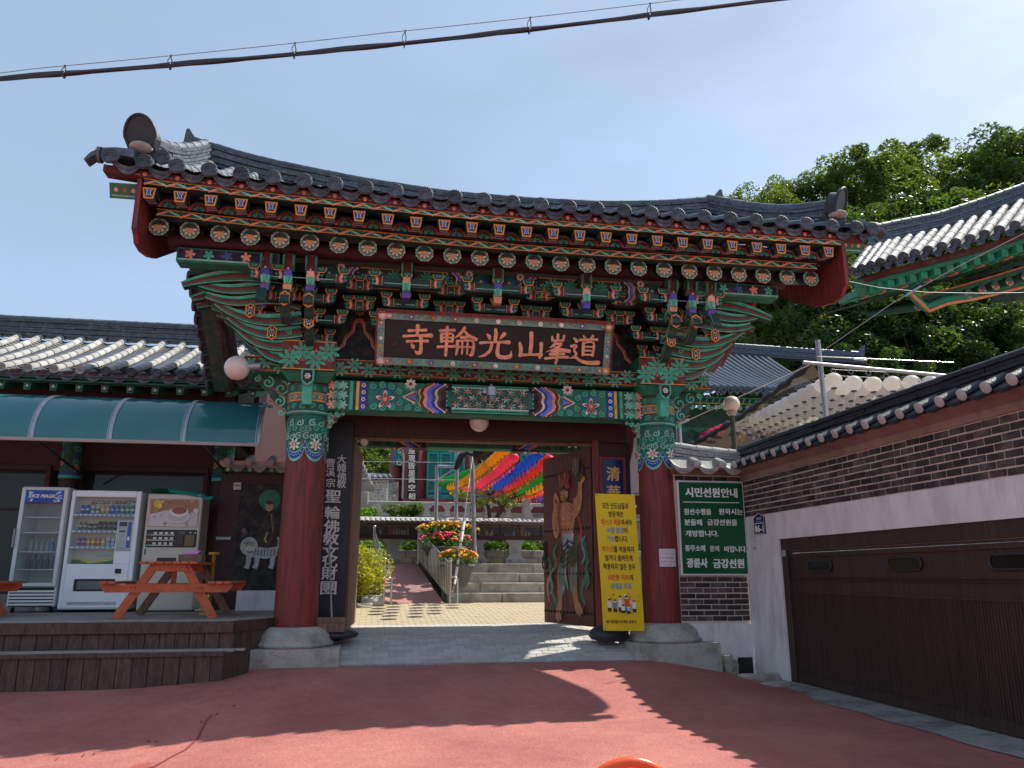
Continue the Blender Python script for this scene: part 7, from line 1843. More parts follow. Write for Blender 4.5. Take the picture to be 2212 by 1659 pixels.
# handrails beside the ramp
def handrail(p0, p1, label, nb_):
    """p0,p1: foot points (Vector) of the near and far post"""
    t = thing('handrail', p0, label, 'handrail', 'ramp handrails'); H_ = .92
    for nm, p in (('post', p0), ('post', p1)):
        m = MB('steel'); m.tube([p, p + Vector((0, 0, H_ + .06))], .035, 12); m.sphere(p + Vector((0, 0, H_ + .1)), .055, 12, 8); m.build('post', t)
    for h in (H_, .12):
        m = MB('steel'); m.tube([p0 + Vector((0, 0, h)), p1 + Vector((0, 0, h))], .028 if h > .5 else .018, 10); m.build('rail', t)
    for k in range(nb_):
        q_ = p0.lerp(p1, (k + 1) / (nb_ + 1)); m = MB('steel'); m.tube([q_ + Vector((0, 0, .12)), q_ + Vector((0, 0, H_))], .014, 6); m.build('baluster', t)
    m = MB('steel'); m.tube([p0 + Vector((.0, 0, .6)), p0 + Vector((.10, -.02, .62)), p0 + Vector((.18, -.03, .56)), p0 + Vector((.18, -.03, -.02))], .026, 10); m.build('end_loop', t)
    return t
a, c = yat(972, 1297, 19.6), yat(903, 1215, 22.7); a.z = .64; c.z = 1.6
handrail(a, c, 'stainless handrail with many thin bars right of the red ramp', 22)
a, c = yat(828, 1298, 19.5), yat(806, 1215, 22.7); a.z = .64; c.z = 1.6
handrail(a, c, 'stainless handrail left of the red ramp, beside the yellow shrub', 20)
# carved pedestals under the candle cabinet
def pedestal(x, y, z, label):
    m = MB('palestone'); prof = [(.34, 0), (.36, .06), (.35, .16), (.25, .24), (.20, .32), (.24, .38), (.25, .46), (.21, .54), (.24, .6), (.35, .68), (.37, .76), (.36, .84), (.36, .86)]
    prof = [(r * .82, z) for r, z in prof]
    for i in range(len(prof) - 1):
        (r0, z0), (r1, z1) = prof[i], prof[i + 1]; d = .42
        m.hexa([(x - r0, y - r0 * d, z + z0), (x + r0, y - r0 * d, z + z0), (x + r0, y + r0, z + z0), (x - r0, y + r0, z + z0), (x - r1, y - r1 * d, z + z1), (x + r1, y - r1 * d, z + z1), (x + r1, y + r1, z + z1), (x - r1, y + r1, z + z1)])
    for s in (-1, 1):
        for zz, r in ((.1, .06), (.76, .06)):
            q_ = [(x + s * (.15 + r * (1 - k / 14) * math.cos(.6 * k)), y - .16, z + zz + r * (1 - k / 14) * math.sin(.6 * k)) for k in range(14)]; m.tube(q_, .012, 5)
    m.tube([(x + .07 * math.cos(R(a_)), y - .125, z + .42 + .07 * math.sin(R(a_))) for a_ in range(0, 360, 30)], .012, 5, closed=True)
    return link('stone_pedestal', m.mesh('stone_pedestal'), None, None, label, 'pedestal', 'carved pedestals under the candle cabinets')
for px, lb in ((847, 'carved stone pedestal left of the flower pots, under the candle cabinets'), (928, 'carved stone pedestal mostly hidden behind the flower pots'), (1030, 'carved stone pedestal just right of the flower pots'), (1112, 'carved stone pedestal right of the grey steel posts'), (1195, 'carved stone pedestal hidden behind the right door leaf')):
    q_ = yat(px, 1216, 23.6); pedestal(q_.x, 23.6, 1.6, lb)
# candle cabinets
CZ0, CZ1 = yat(900, 1162, 23.8).z, yat(900, 1134, 23.6).z
cab = thing('candle_cabinet', (2, 23.8, CZ0), 'long row of dark glazed candle cabinets under a small tiled roof', 'cabinet')
xs_ = [yat(px, 1140, 23.6).x for px in (700, 771, 841, 847, 937, 1034, 1123, 1127, 1215)]
m = MB('darkred'); m.col('#2a2018'); m.cbox(xs_[0], xs_[-1], 23.3, 24.2, CZ0 - .05, CZ0 + .06, .01); m.build('base_board', cab)
m = MB('black'); m.box(xs_[0], xs_[-1], 24.1, 24.2, CZ0, CZ1); m.build('back_board', cab)
for px in (771, 843, 937, 1033, 1124, 1215):
    x = yat(px, 1140, 23.6).x; m = MB('rawwood'); m.cbox(x - .05, x + .05, 23.32, 24.1, CZ0 + .062, CZ1, .006); m.build('divider', cab)
for px in (806, 890, 985, 1078, 1165):
    x = yat(px, 1140, 23.6).x; m = MB('rubber'); m.cbox(x - .02, x + .02, 23.34, 23.38, CZ0 + .062, CZ1, .004); m.build('mullion', cab)
m = MB('clear'); m.box(xs_[0], xs_[-1], 23.36, 23.365, CZ0 + .06, CZ1); m.build('glass', cab)
m = MB('plaster'); m.col('#888888'); m.cbox(xs_[0], xs_[-1], 23.35, 24.3, CZ1 + .15, CZ1 + .21, .02); m.build('roof_ridge', cab)
m = MB('paletile'); n = int((xs_[-1] - xs_[0]) / .145)
for k in range(n):
    x = xs_[0] + (k + .5) * .145; m.sm = True
    vs = []
    for yy, zz in ((22.98, CZ1 + .045), (23.4, CZ1 + .16)):
        for j in range(7): a_ = math.pi * j / 6; vs.append((x + .05 * math.cos(a_) * 1.45, yy, zz + .05 * math.sin(a_) - (.02 if j in (0, 6) else 0)))
    m.add(vs, [(j, j + 1, 8 + j, 7 + j) for j in range(6)])
m.build('roof_tiles', cab, kind='stuff')
m = MB('rawwood'); m.cbox(xs_[0], xs_[-1], 23.05, 23.9, CZ1 + .002, CZ1 + .045, .006); m.build('eave_board', cab)
cand = MB('gloss', '#f2f2f4'); cand.lathe((0, 0, 0), [(.045, 0), (.045, 1), (.02, 1.01), (0, 1.01)], 10)
hgts = [(777, 0), (816, .1), (822, .34), (831, .16), (848, .36), (928 - 0, .3)]
for k, (px, h, nm) in enumerate([(822, .30, 'white candle standing alone in the left candle cabinet'), (850, .42, 'leftmost tall pale blue candle of the second cabinet'), (856, .44, 'second tall pale blue candle of the second cabinet'), (862, .36, 'third candle of the second cabinet, slimmer than its neighbours'), (868, .30, 'short pale blue candle between taller ones in the second cabinet'), (874, .33, 'fifth candle in the second cabinet'), (881, .38, 'rightmost tall candle of the close group in the second cabinet'), (904, .30, 'candle just left of the steel post behind the ramp rail'), (912, .32, 'white candle beside the left dark mullion of the second cabinet'), (922, .40, 'tall white candle left of the flower pots'), (952, .32, 'pinkish candle left of the middle steel post'), (975, .34, 'candle directly left of the middle steel post'), (982, .26, 'short candle behind the middle steel post'), (1009, .34, 'tall candle left of the right steel post'), (1051, .28, 'short candle in the dark cabinet right of the steel posts'), (1058, .18, 'very short candle in the fourth cabinet'), (1063, .36, 'taller candle in the fourth cabinet'), (1092, .14, 'stubby candle in the right dark cabinet'), (1110, .28, 'candle at the right of the fourth cabinet'), (1129, .26, 'leftmost of the three candles in the right cabinet'), (1136, .3, 'middle of the three candles in the right cabinet'), (1143, .24, 'rightmost of the three candles in the right cabinet')]):
    q_ = yat(px, 1150, 23.6); link('candle', cand.mesh('candle'), None, Matrix.Translation((q_.x, 23.6, CZ0 + .062)) @ Matrix.Diagonal((.75, .75, h * .55, 1)), nm, 'candle', 'candles in the cabinets')
for px in (777, 798, 817, 858, 880, 902, 944, 986, 1047, 1067, 1110):
    q_ = yat(px, 1119, 23.8); m = MB('gloss', '#b4d85a'); m.sphere((q_.x, 23.9, CZ1 - .07), .03, 8, 6); m.build('indicator_lamp', cab)
# terrace walls and planting strip
m = MB('stone'); tw = thing('terrace_wall', (2, 24.9, 1.6), 'low grey block wall with green plants behind the carved pedestals', 'wall')
for r_ in range(2):
    x = -6 + .3 * r_
    while x < 9:
        w_ = rn.uniform(.35, .6); m = MB('stone'); m.cbox(x, x + w_ - .012, 24.5 + rn.uniform(-.02, .02), 24.8, 1.6 + .23 * r_, 1.6 + .225 * (r_ + 1), .015); m.build('stone_block', tw); x += w_
m = MB('paleground'); m.box(-8, 10, 24.7, 26.0, 1.6, 2.02); m.build('soil', tw)
BZ = yat(900, 1118, 26.6).z; BT = yat(900, 1084, 26.6).z
m = MB('concrete'); m.box(-12, 14, 26.3, 27.19, 1.6, BZ - .05); m.build('terrace_face', kind='structure')
m = MB('palestone'); m.box(-12, 14, 26.15, 27.18, BZ - .048, BZ + .02); m.build('terrace_edge', kind='structure')
ps = MB('leafdark')
for k in range(34): leaves(ps, (-4 + k * .38, 25.6, 2.1 + .12 * math.sin(k * 1.9)), .32, .3, .33, 150, .06, 300 + k)
ps.mat = 'leafbright'
for k in range(26): leaves(ps, (-4 + k * .5, 25.2, 2.02 + .1 * math.sin(k * 2.7)), .25, .22, .2, 70, .05, 400 + k)
ps.build('ground_plants', kind='stuff')
# balustrade
bl = thing('stone_balustrade', (2, 26.6, BZ), 'pale stone balustrade with vase shaped balusters in front of the temple hall', 'balustrade')
pr = [(.165, 0), (.165, .05), (.11, .1), (.08, .16), (.105, .24), (.08, .32), (.075, .36), (.11, .42), (.16, .5), (.165, .56)]
bz = MB('palestone'); bz.lathe((0, 0, 0), [(r, z / .56 * (BT - BZ - .12)) for r, z in pr], 12); bzm = bz.mesh('baluster')
for px in (795, 831, 877, 922, 966, 1010, 1054, 1098, 1142, 1186):
    q_ = yat(px, 1110, 26.6); link('baluster', bzm, bl, Matrix.Translation((q_.x, 26.6, BZ + .02)))
a, c = yat(790, 1084, 26.6).x, yat(1124, 1084, 26.6).x
m = MB('palestone'); m.cbox(a, 9, 26.5, 26.72, BT - .1, BT, .015); m.build('top_rail', bl)
for px, pt in ((785, 1062), (1137, 1078)):
    q_ = yat(px, 1110, 26.6); zt = yat(px, pt, 26.6).z; m = MB('palestone'); m.cbox(q_.x - .14, q_.x + .14, 26.46, 26.76, BZ + .02, zt, .02)
    if px < 800: m.lathe((q_.x, 26.6, zt), [(.12, 0), (.14, .05), (.12, .16), (.06, .22), (0, .23)], 14)
    m.build('post', bl)
# temple hall
hall = thing('temple_hall', (5, 34, 3.4), 'dark red temple hall with turquoise lattice doors and hanging black boards behind the courtyard', 'building')
HY = 33.0
def hx(px, y=HY): return at(px, 1040, 1, y).x
def hz(py, y=HY): return at(1000, py, 1, y).z
m = MB('palestone'); m.box(hx(800), 24, 31.5, 40, 3.0, hz(1100)); m.build('stone_base', hall)
m = MB('redwood'); m.box(hx(885), 24, HY + .1, HY + .3, hz(1100), hz(900)); m.build('front_wall', hall)
m = MB('redwood'); m.box(hx(885), hx(886), HY, 40, hz(1100), hz(900)); m.build('side_wall', hall)
zb_ = hz(1100); zt_ = hz(925)
for px in (893, 1240):
    m = MB('redwood'); m.lathe((hx(px), HY - .1, zb_), [(.42, 0), (.40, 3.4), (.38, 5.5)], 22); m.build('column', hall)
m = MB('redwood'); m.lathe((hx(858, 35), 35, zb_), [(.36, 0), (.34, 5.5)], 18); m.build('column', hall)
m = MB('paint'); 
x0_, x1_ = hx(848, 34.6), hx(868, 34.6)
m.col(G1); m.cbox(x0_, x1_, 34.3, 34.62, hz(1010, 34.6), hz(965, 34.6), .02); m.map = canvas_xz(34.29); m.h = 0
for k in range(8): m.spiral(lerp(x0_, x1_, .3 + .4 * (k % 2)), lerp(hz(1005, 34.6), hz(970, 34.6), (k // 2) / 3), .16, [G2, WHT, BLU2, G2][k % 4], .05, 1.3, 1, k)
m.build('carved_bracket', hall)
m = MB('paint', '#c9c4bc'); m.box(hx(868), hx(872), HY - .3, HY - .25, hz(1080), hz(985)); m.build('white_strip', hall)
def hboard(pxl, pxr, pyt, pyb, chars, pys):
    m = MB('paint', '#101014'); m.cbox(hx(pxl), hx(pxr), HY - .62, HY - .55, hz(pyb), hz(pyt), .01); o = m.build('hanging_board', hall)
    m = MB('print'); m.map = canvas_xz(HY - .621); m.h = 0
    for ch_, py in zip(chars, pys):
        q_ = at((pxl + pxr) / 2, py, 1, HY - .621); m.text(ch_, q_.x, q_.z, .26, WHT, .02, width=.27)
    m.build('lettering', o)
hboard(878, 901, 966, 1082, '應現皆是眞空相', (974, 990, 1006, 1022, 1036, 1053, 1072))
hboard(1008, 1032, 1040, 1090, '圓', (1073,)); hboard(1098, 1122, 1030, 1090, '明', (1075,))
# lattice doors
def hdoor(pxl, pxr):
    x0, x1 = hx(pxl), hx(pxr); z0, z1 = hz(1084), hz(977); f = MB('paint', '#1f9a8c'); w_ = x1 - x0
    f.cbox(x0, x0 + .1, HY - .02, HY + .08, z0, z1, .008); f.cbox(x1 - .1, x1, HY - .02, HY + .08, z0, z1, .008); f.cbox(x0 + .101, x1 - .101, HY - .02, HY + .08, z1 - .12, z1, .008); f.cbox(x0 + .101, x1 - .101, HY - .02, HY + .08, z0 + .36, z0 + .48, .008); f.cbox(x0 + .101, x1 - .101, HY - .02, HY + .08, z0, z0 + .06, .008)
    d = f.build('lattice_door', hall)
    m = MB('paint', '#10685c'); m.box(x0 + .1, x1 - .1, HY + .06, HY + .07, z0 + .48, z1 - .12); m.col('#1d5f9c'); m.box(x0 + .1, x1 - .1, HY + .04, HY + .05, z0 + .06, z0 + .36); m.map = canvas_xz(HY + .039); m.h = 0
    for k in range(3): m.petals(lerp(x0, x1, .3 + .2 * k), z0 + .21, .1, 6, [G2, '#49b0b8', G2][k], .5, 0, k)
    m.build('door_panel', d)
    m = MB('paint', '#1a8478'); s_ = .115; hh = (z1 - .12) - (z0 + .48); ww = w_ - .2; m.map = canvas_xz(HY + .03); m.h = 0
    k = -hh
    while k < ww:
        for dr_ in (1, -1):
            u0 = max(k, 0); v0 = u0 - k; u1 = min(ww, k + hh); v1 = u1 - k
            if u1 > u0:
                pts = [(x0 + .1 + u0, v0), (x0 + .1 + u1, v1)]
                if dr_ < 0: pts = [(x0 + x1 - p_[0], p_[1]) for p_ in pts]
                m.stroke([(p_[0], z0 + .48 + p_[1]) for p_ in pts], .03, '#1d8c80', dr_ > 0)
        k += s_
    m.build('lattice', d, kind='stuff')
for a, c in ((921, 948), (949, 976), (977, 1004), (1034, 1061), (1062, 1089), (1124, 1150)): hdoor(a, c)
m = MB('paint', '#1f9a8c'); m.box(hx(921), hx(1004), HY - .04, HY + .1, hz(976.5), hz(973)); m.build('door_head', hall)
m = MB('redwood'); m.box(hx(905), hx(1220), HY - 1.7, HY + .05, hz(1112), hz(1087)); m.build('floor_edge', hall)
# tea coloured stone wall and chimney left of the hall
ch = thing('stone_chimney', (1, 30, 3), 'rubble stone chimney with white joints and a small tiled cap left of the hall', 'chimney')
m = MB('plaster'); c0, c1 = yat(797, 1080, 30).x, yat(838, 1080, 30).x; z0, z1 = yat(800, 1100, 30).z, yat(800, 1036, 30).z; m.box(c0, c1, 30, 30.8, z0 - .6, z1); m.build('mortar_core', ch)
z = z0 - .3; 
while z < z1 - .05:
    h_ = rn.uniform(.1, .17); x = c0 + .01
    while x < c1 - .06:
        w_ = min(rn.uniform(.14, .3), c1 - x - .01); m = MB('stone'); m.cbox(x, x + w_ - .03, 29.96, 30.1, z, z + h_ - .03, .02); m.build('stone', ch); x += w_
    z += h_
m = MB('tile'); m.hexa([(c0 - .2, 29.8, z1), (c1 + .2, 29.8, z1), (c1 + .2, 31, z1), (c0 - .2, 31, z1), (c0 + .1, 30.1, z1 + .25), (c1 - .1, 30.1, z1 + .25), (c1 - .1, 30.7, z1 + .25), (c0 + .1, 30.7, z1 + .25)])
for k in range(5): m.tube([(lerp(c0 - .1, c1 + .1, k / 4), 29.76, z1 + .04), (lerp(c0, c1, k / 4), 30.2, z1 + .22)], .06, 8)
m.build('tiled_cap', ch)
rw = thing('rubble_wall', (-.4, 31, 3), 'dark rubble wall in shade left of the stone chimney', 'wall')
m = MB('concrete'); a, c = yat(740, 1080, 31.5).x, yat(860, 1080, 31.5).x; m.box(a, c, 31.5, 31.8, 2.8, yat(800, 1040, 31.5).z); m.build('wall_core', rw)
for k in range(90):
    x, z = rn.uniform(a + .2, c - .2), rn.uniform(3.0, yat(800, 1045, 31.5).z - .1); m = MB('stone'); w_, h_ = rn.uniform(.08, .17), rn.uniform(.05, .1); m.cbox(x - w_, x + w_, 31.42 + rn.uniform(0, .05), 31.55, z - h_, z + h_, .03); m.build('stone', rw)
# little roof corner at the far left of the opening
rc_ = thing('small_roof_corner', (.0, 25, 4.3), 'white edged tiled roof corner at the far left of the doorway view', 'roof')
m = MB('paletile'); q_ = yat(786, 1000, 25)
for k in range(6): m.tube([(q_.x - .9, 25.2, q_.z + .05 - .13 * k), (q_.x + .06 * k - .02, 24.9 - .02 * k, q_.z - .13 * k)], .055, 8)
m.hexa([(q_.x - 1, 25, q_.z - .8), (q_.x + .35, 25, q_.z - .8), (q_.x + .35, 26, q_.z - .8), (q_.x - 1, 26, q_.z - .8), (q_.x - 1, 25, q_.z + .05), (q_.x - .05, 25, q_.z + .05), (q_.x - .05, 26, q_.z + .05), (q_.x - 1, 26, q_.z + .05)]); m.build('tiles', rc_)
# steel frame posts
def pole(px0, py0, px1, py1, y, r, label, mat='metal', cross=()):
    a, c = yat(px0, py0, y), yat(px1, py1, y); t = thing('steel_post', a, label, 'post')
    m = MB(mat); m.tube([a, c], r, 12); m.build('tube', t)
    for (p_, q_, yy0, yy1, rr) in cross: m = MB(mat); m.tube([yat(*p_, yy0), yat(*q_, yy1)], rr, 10); m.build('cross_tube', t)
    return t
pole(1026, 1215, 1019, 975, 21.8, .065, 'tall grey steel post right of the white tension strap', cross=[((970, 973), (1023, 974), 21.8, 21.8, .05)])
pole(985, 1118, 988, 968, 23.0, .055, 'grey steel post in the middle of the lantern frame')
pole(941, 1165, 944, 1005, 23.0, .055, 'grey steel post at the left end of the lantern frame', cross=[((944, 1007), (988, 1008), 23, 23, .04), ((946, 1036), (988, 1008), 23, 23, .02), ((925, 1037), (960, 1038), 23, 23, .025)])
st_ = thing('tension_strap', (2, 20, .7), 'white tension strap with a chain end running from the steel post down to the ground', 'strap')
pts = [yat(1022, 978, 21.7), yat(1003, 1120, 20.6), yat(990, 1210, 20.0), yat(982, 1262, 19.7)]
m = MB('gloss', '#dedede'); m.tube(pts[:2], .014, 8); m.build('upper_rope', st_); m = MB('gloss', '#e8e8e8'); m.tube(pts[1:], [.045, .04, .03], 10); m.build('padded_sleeve', st_)
for k in range(7):
    q_ = pts[3].lerp(yat(976, 1290, 19.6), k / 6); m = MB('metal'); m.tube([q_ + Vector((.025 * math.cos(R(a_)) * (k % 2), .025 * math.cos(R(a_)) * (1 - k % 2), .035 * math.sin(R(a_)))) for a_ in range(0, 360, 45)], .008, 5, closed=True); m.build('chain_link', st_)
for f_ in (.3, .6, .95): q_ = pts[1].lerp(pts[2], f_); m = MB('black'); m.tube([q_ + Vector((0, 0, .015)), q_ - Vector((0, 0, .015))], .05, 8); m.build('strap_band', st_)
# flower pots
def pot_flowers(px, pyb, y, r, hp_, cols, label, nf=60, zbase=None):
    q_ = yat(px, pyb, y); z0 = q_.z if zbase is None else zbase; t = thing('flower_pot', (q_.x, y, z0), label, 'flower pot')
    m = MB('stonecol', '#6a6a66'); m.lathe((q_.x, y, z0), [(r * .62, 0), (r * .95, hp_), (r * 1.05, hp_), (r * 1.05, hp_ + .05), (r * .9, hp_ + .05), (0, hp_ + .02)], 22); m.build('pot', t)
    m = MB('leafbright'); leaves(m, (q_.x, y, z0 + hp_ + .18), r * 1.15, r * 1.0, .22, 420, .05, int(px)); m.build('foliage', t, kind='stuff')
    m = MB('print'); rr = random.Random(px)
    for _ in range(nf):
        a_, e_ = rr.uniform(0, 6.28), rr.uniform(.1, 1.4); p = Vector((q_.x + r * 1.2 * math.cos(a_) * math.cos(e_), y + r * 1.0 * math.sin(a_) * math.cos(e_), z0 + hp_ + .2 + .24 * math.sin(e_)))
        m.col(rr.choice(cols)); m.sm = True; m.sphere(p, rr.uniform(.035, .055), 7, 5, .7)
    m.build('blossoms', t, kind='stuff'); return t
pot_flowers(988, 1268, 20.3, .42, .5, ['#f0a41c', '#f4bc2c', '#e88a1c'], 'large grey pot of orange marigolds at the foot of the stairs', 90)
pot_flowers(955, 1205, 21.8, .55, .4, ['#e02c24', '#d83a5c', '#e8402c', '#e86a9c'], 'pot of bright red and pink geraniums behind the marigold pot', 70, 1.6)
pot_flowers(972, 1200, 21.9, .5, .4, ['#e02c24', '#f0a41c', '#e8402c', '#c84a8c'], 'pot of red and yellow flowers behind the marigold pot, on its right', 60, 1.6)
pot_flowers(965, 1180, 22.7, .75, .75, ['#f0a81c', '#e8b82c', '#f0c040'], 'wide raised pot of yellow marigolds topmost of the flower group', 130, 1.6)
# shrubs
def shrub(px, py, y, rx, rz, mat, label, n=1500, s=.05, seed=1, cat='shrub', stem=True, dz=0):
    q_ = yat(px, py, y); q_.z += dz; t = thing('shrub', (q_.x, y, q_.z - rz), label, cat)
    m = MB(mat); r_ = random.Random(seed)
    for k in range(7): leaves(m, (q_.x + r_.uniform(-.5, .5) * rx, y + r_.uniform(-.4, .4) * rx, q_.z + r_.uniform(-.45, .5) * rz), rx * .55, rx * .5, rz * .55, n // 7, s, seed * 10 + k, None, .6)
    m.build('foliage', t, kind='stuff')
    m = MB('bark')
    for k in range(4): m.tube([(q_.x + .05 * k - .1, y, q_.z - rz * 1.2), (q_.x + r_.uniform(-.4, .4) * rx, y + r_.uniform(-.3, .3) * rx, q_.z + .3 * rz)], [.03, .012], 6)
    m.build('stem', t); return t
shrub(790, 1232, 19.2, .75, .72, 'leafyellow', 'yellow-green rounded shrub left of the ramp, just past the left door leaf', 3200, .045, 3)
shrub(775, 1250, 18.9, .4, .5, 'leafyellow', 'smaller yellow-green bush partly behind the left door leaf', 1200, .045, 9)
shrub(781, 1112, 25.9, .55, .3, 'leafbright', 'bright green pointed shrub left on the terrace edge', 900, .07, 4)
shrub(858, 1107, 25.9, .5, .28, 'leafdark', 'dark green bushy plant below the balustrade, left of its neighbour', 800, .06, 5)
shrub(890, 1104, 25.9, .45, .3, 'leafdark', 'dark green bushy plant below the balustrade, right of its neighbour', 800, .06, 6)
k = 0
for px, nm in ((800, 'left of the first pedestal'), (893, 'between the first pedestal and the flower pots'), (1062, 'between the two right pedestals'), (1080, 'directly left of the rightmost pedestal'), (1150, 'right of the rightmost visible pedestal'), (1180, 'behind the free edge of the right door leaf'), (915, 'behind the flower pots')):
    k += 1; shrub(px, 1190, 25.3, .62, .42, 'leafbright' if k % 2 else 'leaf', 'leafy green plant under the candle cabinets, ' + nm, 900, .07, 20 + k)
q_ = yat(800, 1288, 19.25); rock('rock', (q_.x, 19.2, .68), .42, .25, .2, 'pale boulder at the foot of the yellow-green shrub', 8, 'palestone')
q_ = yat(768, 1296, 18.9); rock('rock', (q_.x, 18.9, .6), .5, .25, .1, 'low dark rock edging the shrub bed', 9)
# bonsai pine
pn = thing('garden_pine', (5, 25.2, 2.0), 'small crooked garden pine with flat needle clouds right of the steel posts', 'tree')
m = MB('bark'); T_ = lambda px, py, y=25.2: yat(px, py, y)
for path, r in (([(1070, 1125), (1078, 1110), (1085, 1100), (1094, 1085), (1110, 1075), (1130, 1068), (1165, 1052)], .08), ([(1058, 1120), (1056, 1100), (1052, 1085), (1058, 1070), (1050, 1062), (1020, 1066), (990, 1062)], .07), ([(1085, 1100), (1075, 1085), (1060, 1075), (1042, 1080)], .05), ([(1110, 1075), (1118, 1060), (1112, 1050)], .04), ([(1058, 1070), (1070, 1058), (1085, 1055)], .04)):
    m.tube([T_(*p_) for p_ in path], [r * (1 - .7 * i_ / (len(path) - 1)) for i_ in range(len(path))], 7)
m.build('trunk', pn)
m = MB('needle')
for i_, (px, py, rx, rz) in enumerate(((1040, 1062, .5, .16), (1055, 1052, .45, .16), (1075, 1050, .5, .18), (1098, 1048, .5, .16), (1125, 1050, .5, .18), (1150, 1048, .5, .16), (1165, 1060, .4, .2), (1045, 1082, .4, .2), (1082, 1078, .4, .22), (1100, 1088, .35, .18), (1010, 1070, .35, .15), (992, 1066, .3, .14), (1030, 1090, .3, .15))):
    q_ = T_(px, py); leaves(m, q_, rx * .8, .3, rz * .8, 150, .06, 60 + i_)
m.build('needle_clouds', pn, kind='stuff')
q_ = yat(1052, 1106, 28); m = MB('gloss', '#a01c1c'); m.lathe((q_.x, 28, q_.z - .35), [(.14, 0), (.15, .4), (.1, .52), (.04, .6), (0, .6)], 12); link('fire_extinguisher', m.mesh('fire_extinguisher'), None, None, 'red fire extinguisher behind the balustrade', 'extinguisher')

# ================================================================ LANTERNS
LM = {}
def lantern_mesh(c, txt=True):
    if (c, txt) in LM: return LM[(c, txt)]
    m = MB('lanternskin', c); m.sm = True; prof = []
    nv = 12
    for i in range(nv + 1):
        a = math.pi * (.09 + .82 * i / nv); prof.append((.185 * math.sin(a) * (1 + .012 * (i % 2)), -.165 * math.cos(a)))
    m.lathe((0, 0, 0), prof, 16)
    m.mat = 'gloss'; m.col('#201c1a' if c == '#e9e6e0' else c); m.lathe((0, 0, -.172), [(.055, .012), (.06, 0), (.055, -.012)], 12)
    m.mat = 'lanternskin'; m.col(c); 
    for k in range(3): a = R(120 * k + 20); m.hexa([(.03 * math.cos(a) - .012, .03 * math.sin(a), -.36), (.03 * math.cos(a) + .012, .03 * math.sin(a), -.36), (.03 * math.cos(a) + .012, .03 * math.sin(a) + .003, -.36), (.03 * math.cos(a) - .012, .03 * math.sin(a) + .003, -.36), (.02 * math.cos(a) - .01, .02 * math.sin(a), -.18), (.02 * math.cos(a) + .01, .02 * math.sin(a), -.18), (.02 * math.cos(a) + .01, .02 * math.sin(a) + .003, -.18), (.02 * math.cos(a) - .01, .02 * math.sin(a) + .003, -.18)])
    m.mat = 'black'; m.tube([(0, 0, .16), (0, 0, .26)], .005, 4)
    if txt:
        m.mat = 'print'; r = .19
        m.map = lambda u, v, h: ((r * math.cos(v * 4) + h) * math.sin(u / r + .5), -(r * math.cos(v * 4) + h) * math.cos(u / r + .5), v); m.h = .004
        for k, s_ in enumerate('극락왕생'): m.text(s_, 0, .09 - .055 * k, .04, '#3a3430' if c == '#e9e6e0' else '#8a2c2c', .01, width=.045)
    LM[(c, txt)] = m.mesh('lantern'); return LM[(c, txt)]
def hang(p, c, label, group, txt=True, s=1.0):
    link('lantern', lantern_mesh(c, txt), None, Matrix.Translation(p) @ Matrix.Rotation(rn.uniform(-.35, .35), 4, 'Z') @ Matrix.Rotation(rn.uniform(-.06, .06), 4, 'X') @ Matrix.Diagonal((s, s, s, 1)), label, 'lantern', group)
rows_ = [('#3fb04a', (1128, 962, 19), (950, 1040, 31), 'green', 'farthest left of the coloured rows'), ('#f0b82c', (1090, 972, 18.5), (972, 1052, 31), 'yellow', 'left one of the yellow rows'), ('#f4708a', (1108, 989, 17.6), (1000, 1060, 30.5), 'pink', 'left one of the pink rows'),
         ('#3a80d8', (1160, 983, 18), (1030, 1064, 30), 'blue', 'left one of the blue rows'), ('#ec5a44', (1185, 993, 18.5), (1052, 1066, 29), 'red', 'row of red lanterns'), ('#48b050', (1200, 1008, 19.5), (1085, 1066, 28), 'green', 'right one of the green rows'),
         ('#f0b82c', (1210, 1020, 20.5), (1105, 1067, 28), 'yellow', 'right one of the yellow rows'), ('#f4708a', (1215, 1034, 21.5), (1130, 1069, 28), 'pink', 'right one of the pink rows'), ('#3a80d8', (1215, 1046, 22.5), (1155, 1070, 28), 'blue', 'right one of the blue rows')]
for ri, (c, n0, n1, nm, wh) in enumerate(rows_):
    a, e = yat(n0[0], n0[1], n0[2]), yat(n1[0], n1[1], n1[2]); n = int((e - a).length / .52)
    n = min(n, 30)
    for k in range(n + 1):
        t_ = k / n; p = a.lerp(e, t_); p.z -= .15 * math.sin(math.pi * t_)
        if ri == 0 and k < 3: continue
        lb = '%s lantern in the %s' % (nm, wh) if nm != 'red' else 'red lantern in the long row of red ones'
        if k == (3 if ri == 0 else 0): lb = 'nearest ' + lb
        hang(p, c, lb + ', seen through the gate', '%s lanterns, %s' % (nm, wh), k < 5, .78)
# white lanterns over the garage wall
W_ = '#e9e6e0'
g0 = yat(1800, 822, 15.6); rowsW = 14; colsW = 9
v_col = yat(1842, 824, 15.6) - g0
e0 = yat(1597, 922, 24.5); v_row = (e0 - g0) / 13
for r_ in range(rowsW):
    for c_ in range(colsW):
        p = g0 + v_row * r_ + v_col * c_ * 1.02 + Vector((0, 0, -.05 * math.sin(c_)))
        lb = 'white paper lantern in the %s row from the front, hanging over the wall' % ('first', 'second', 'third', 'fourth', 'fifth', 'sixth', 'seventh', 'eighth', 'ninth', 'tenth', 'eleventh', 'twelfth', 'thirteenth', 'last')[r_]
        if c_ == 0: lb = 'leftmost ' + lb
        hang(p, W_, lb, 'white lanterns, row %s' % ('one', 'two', 'three', 'four', 'five', 'six', 'seven', 'eight', 'nine', 'ten', 'eleven', 'twelve', 'thirteen', 'fourteen')[r_], r_ < 6, 1.06)
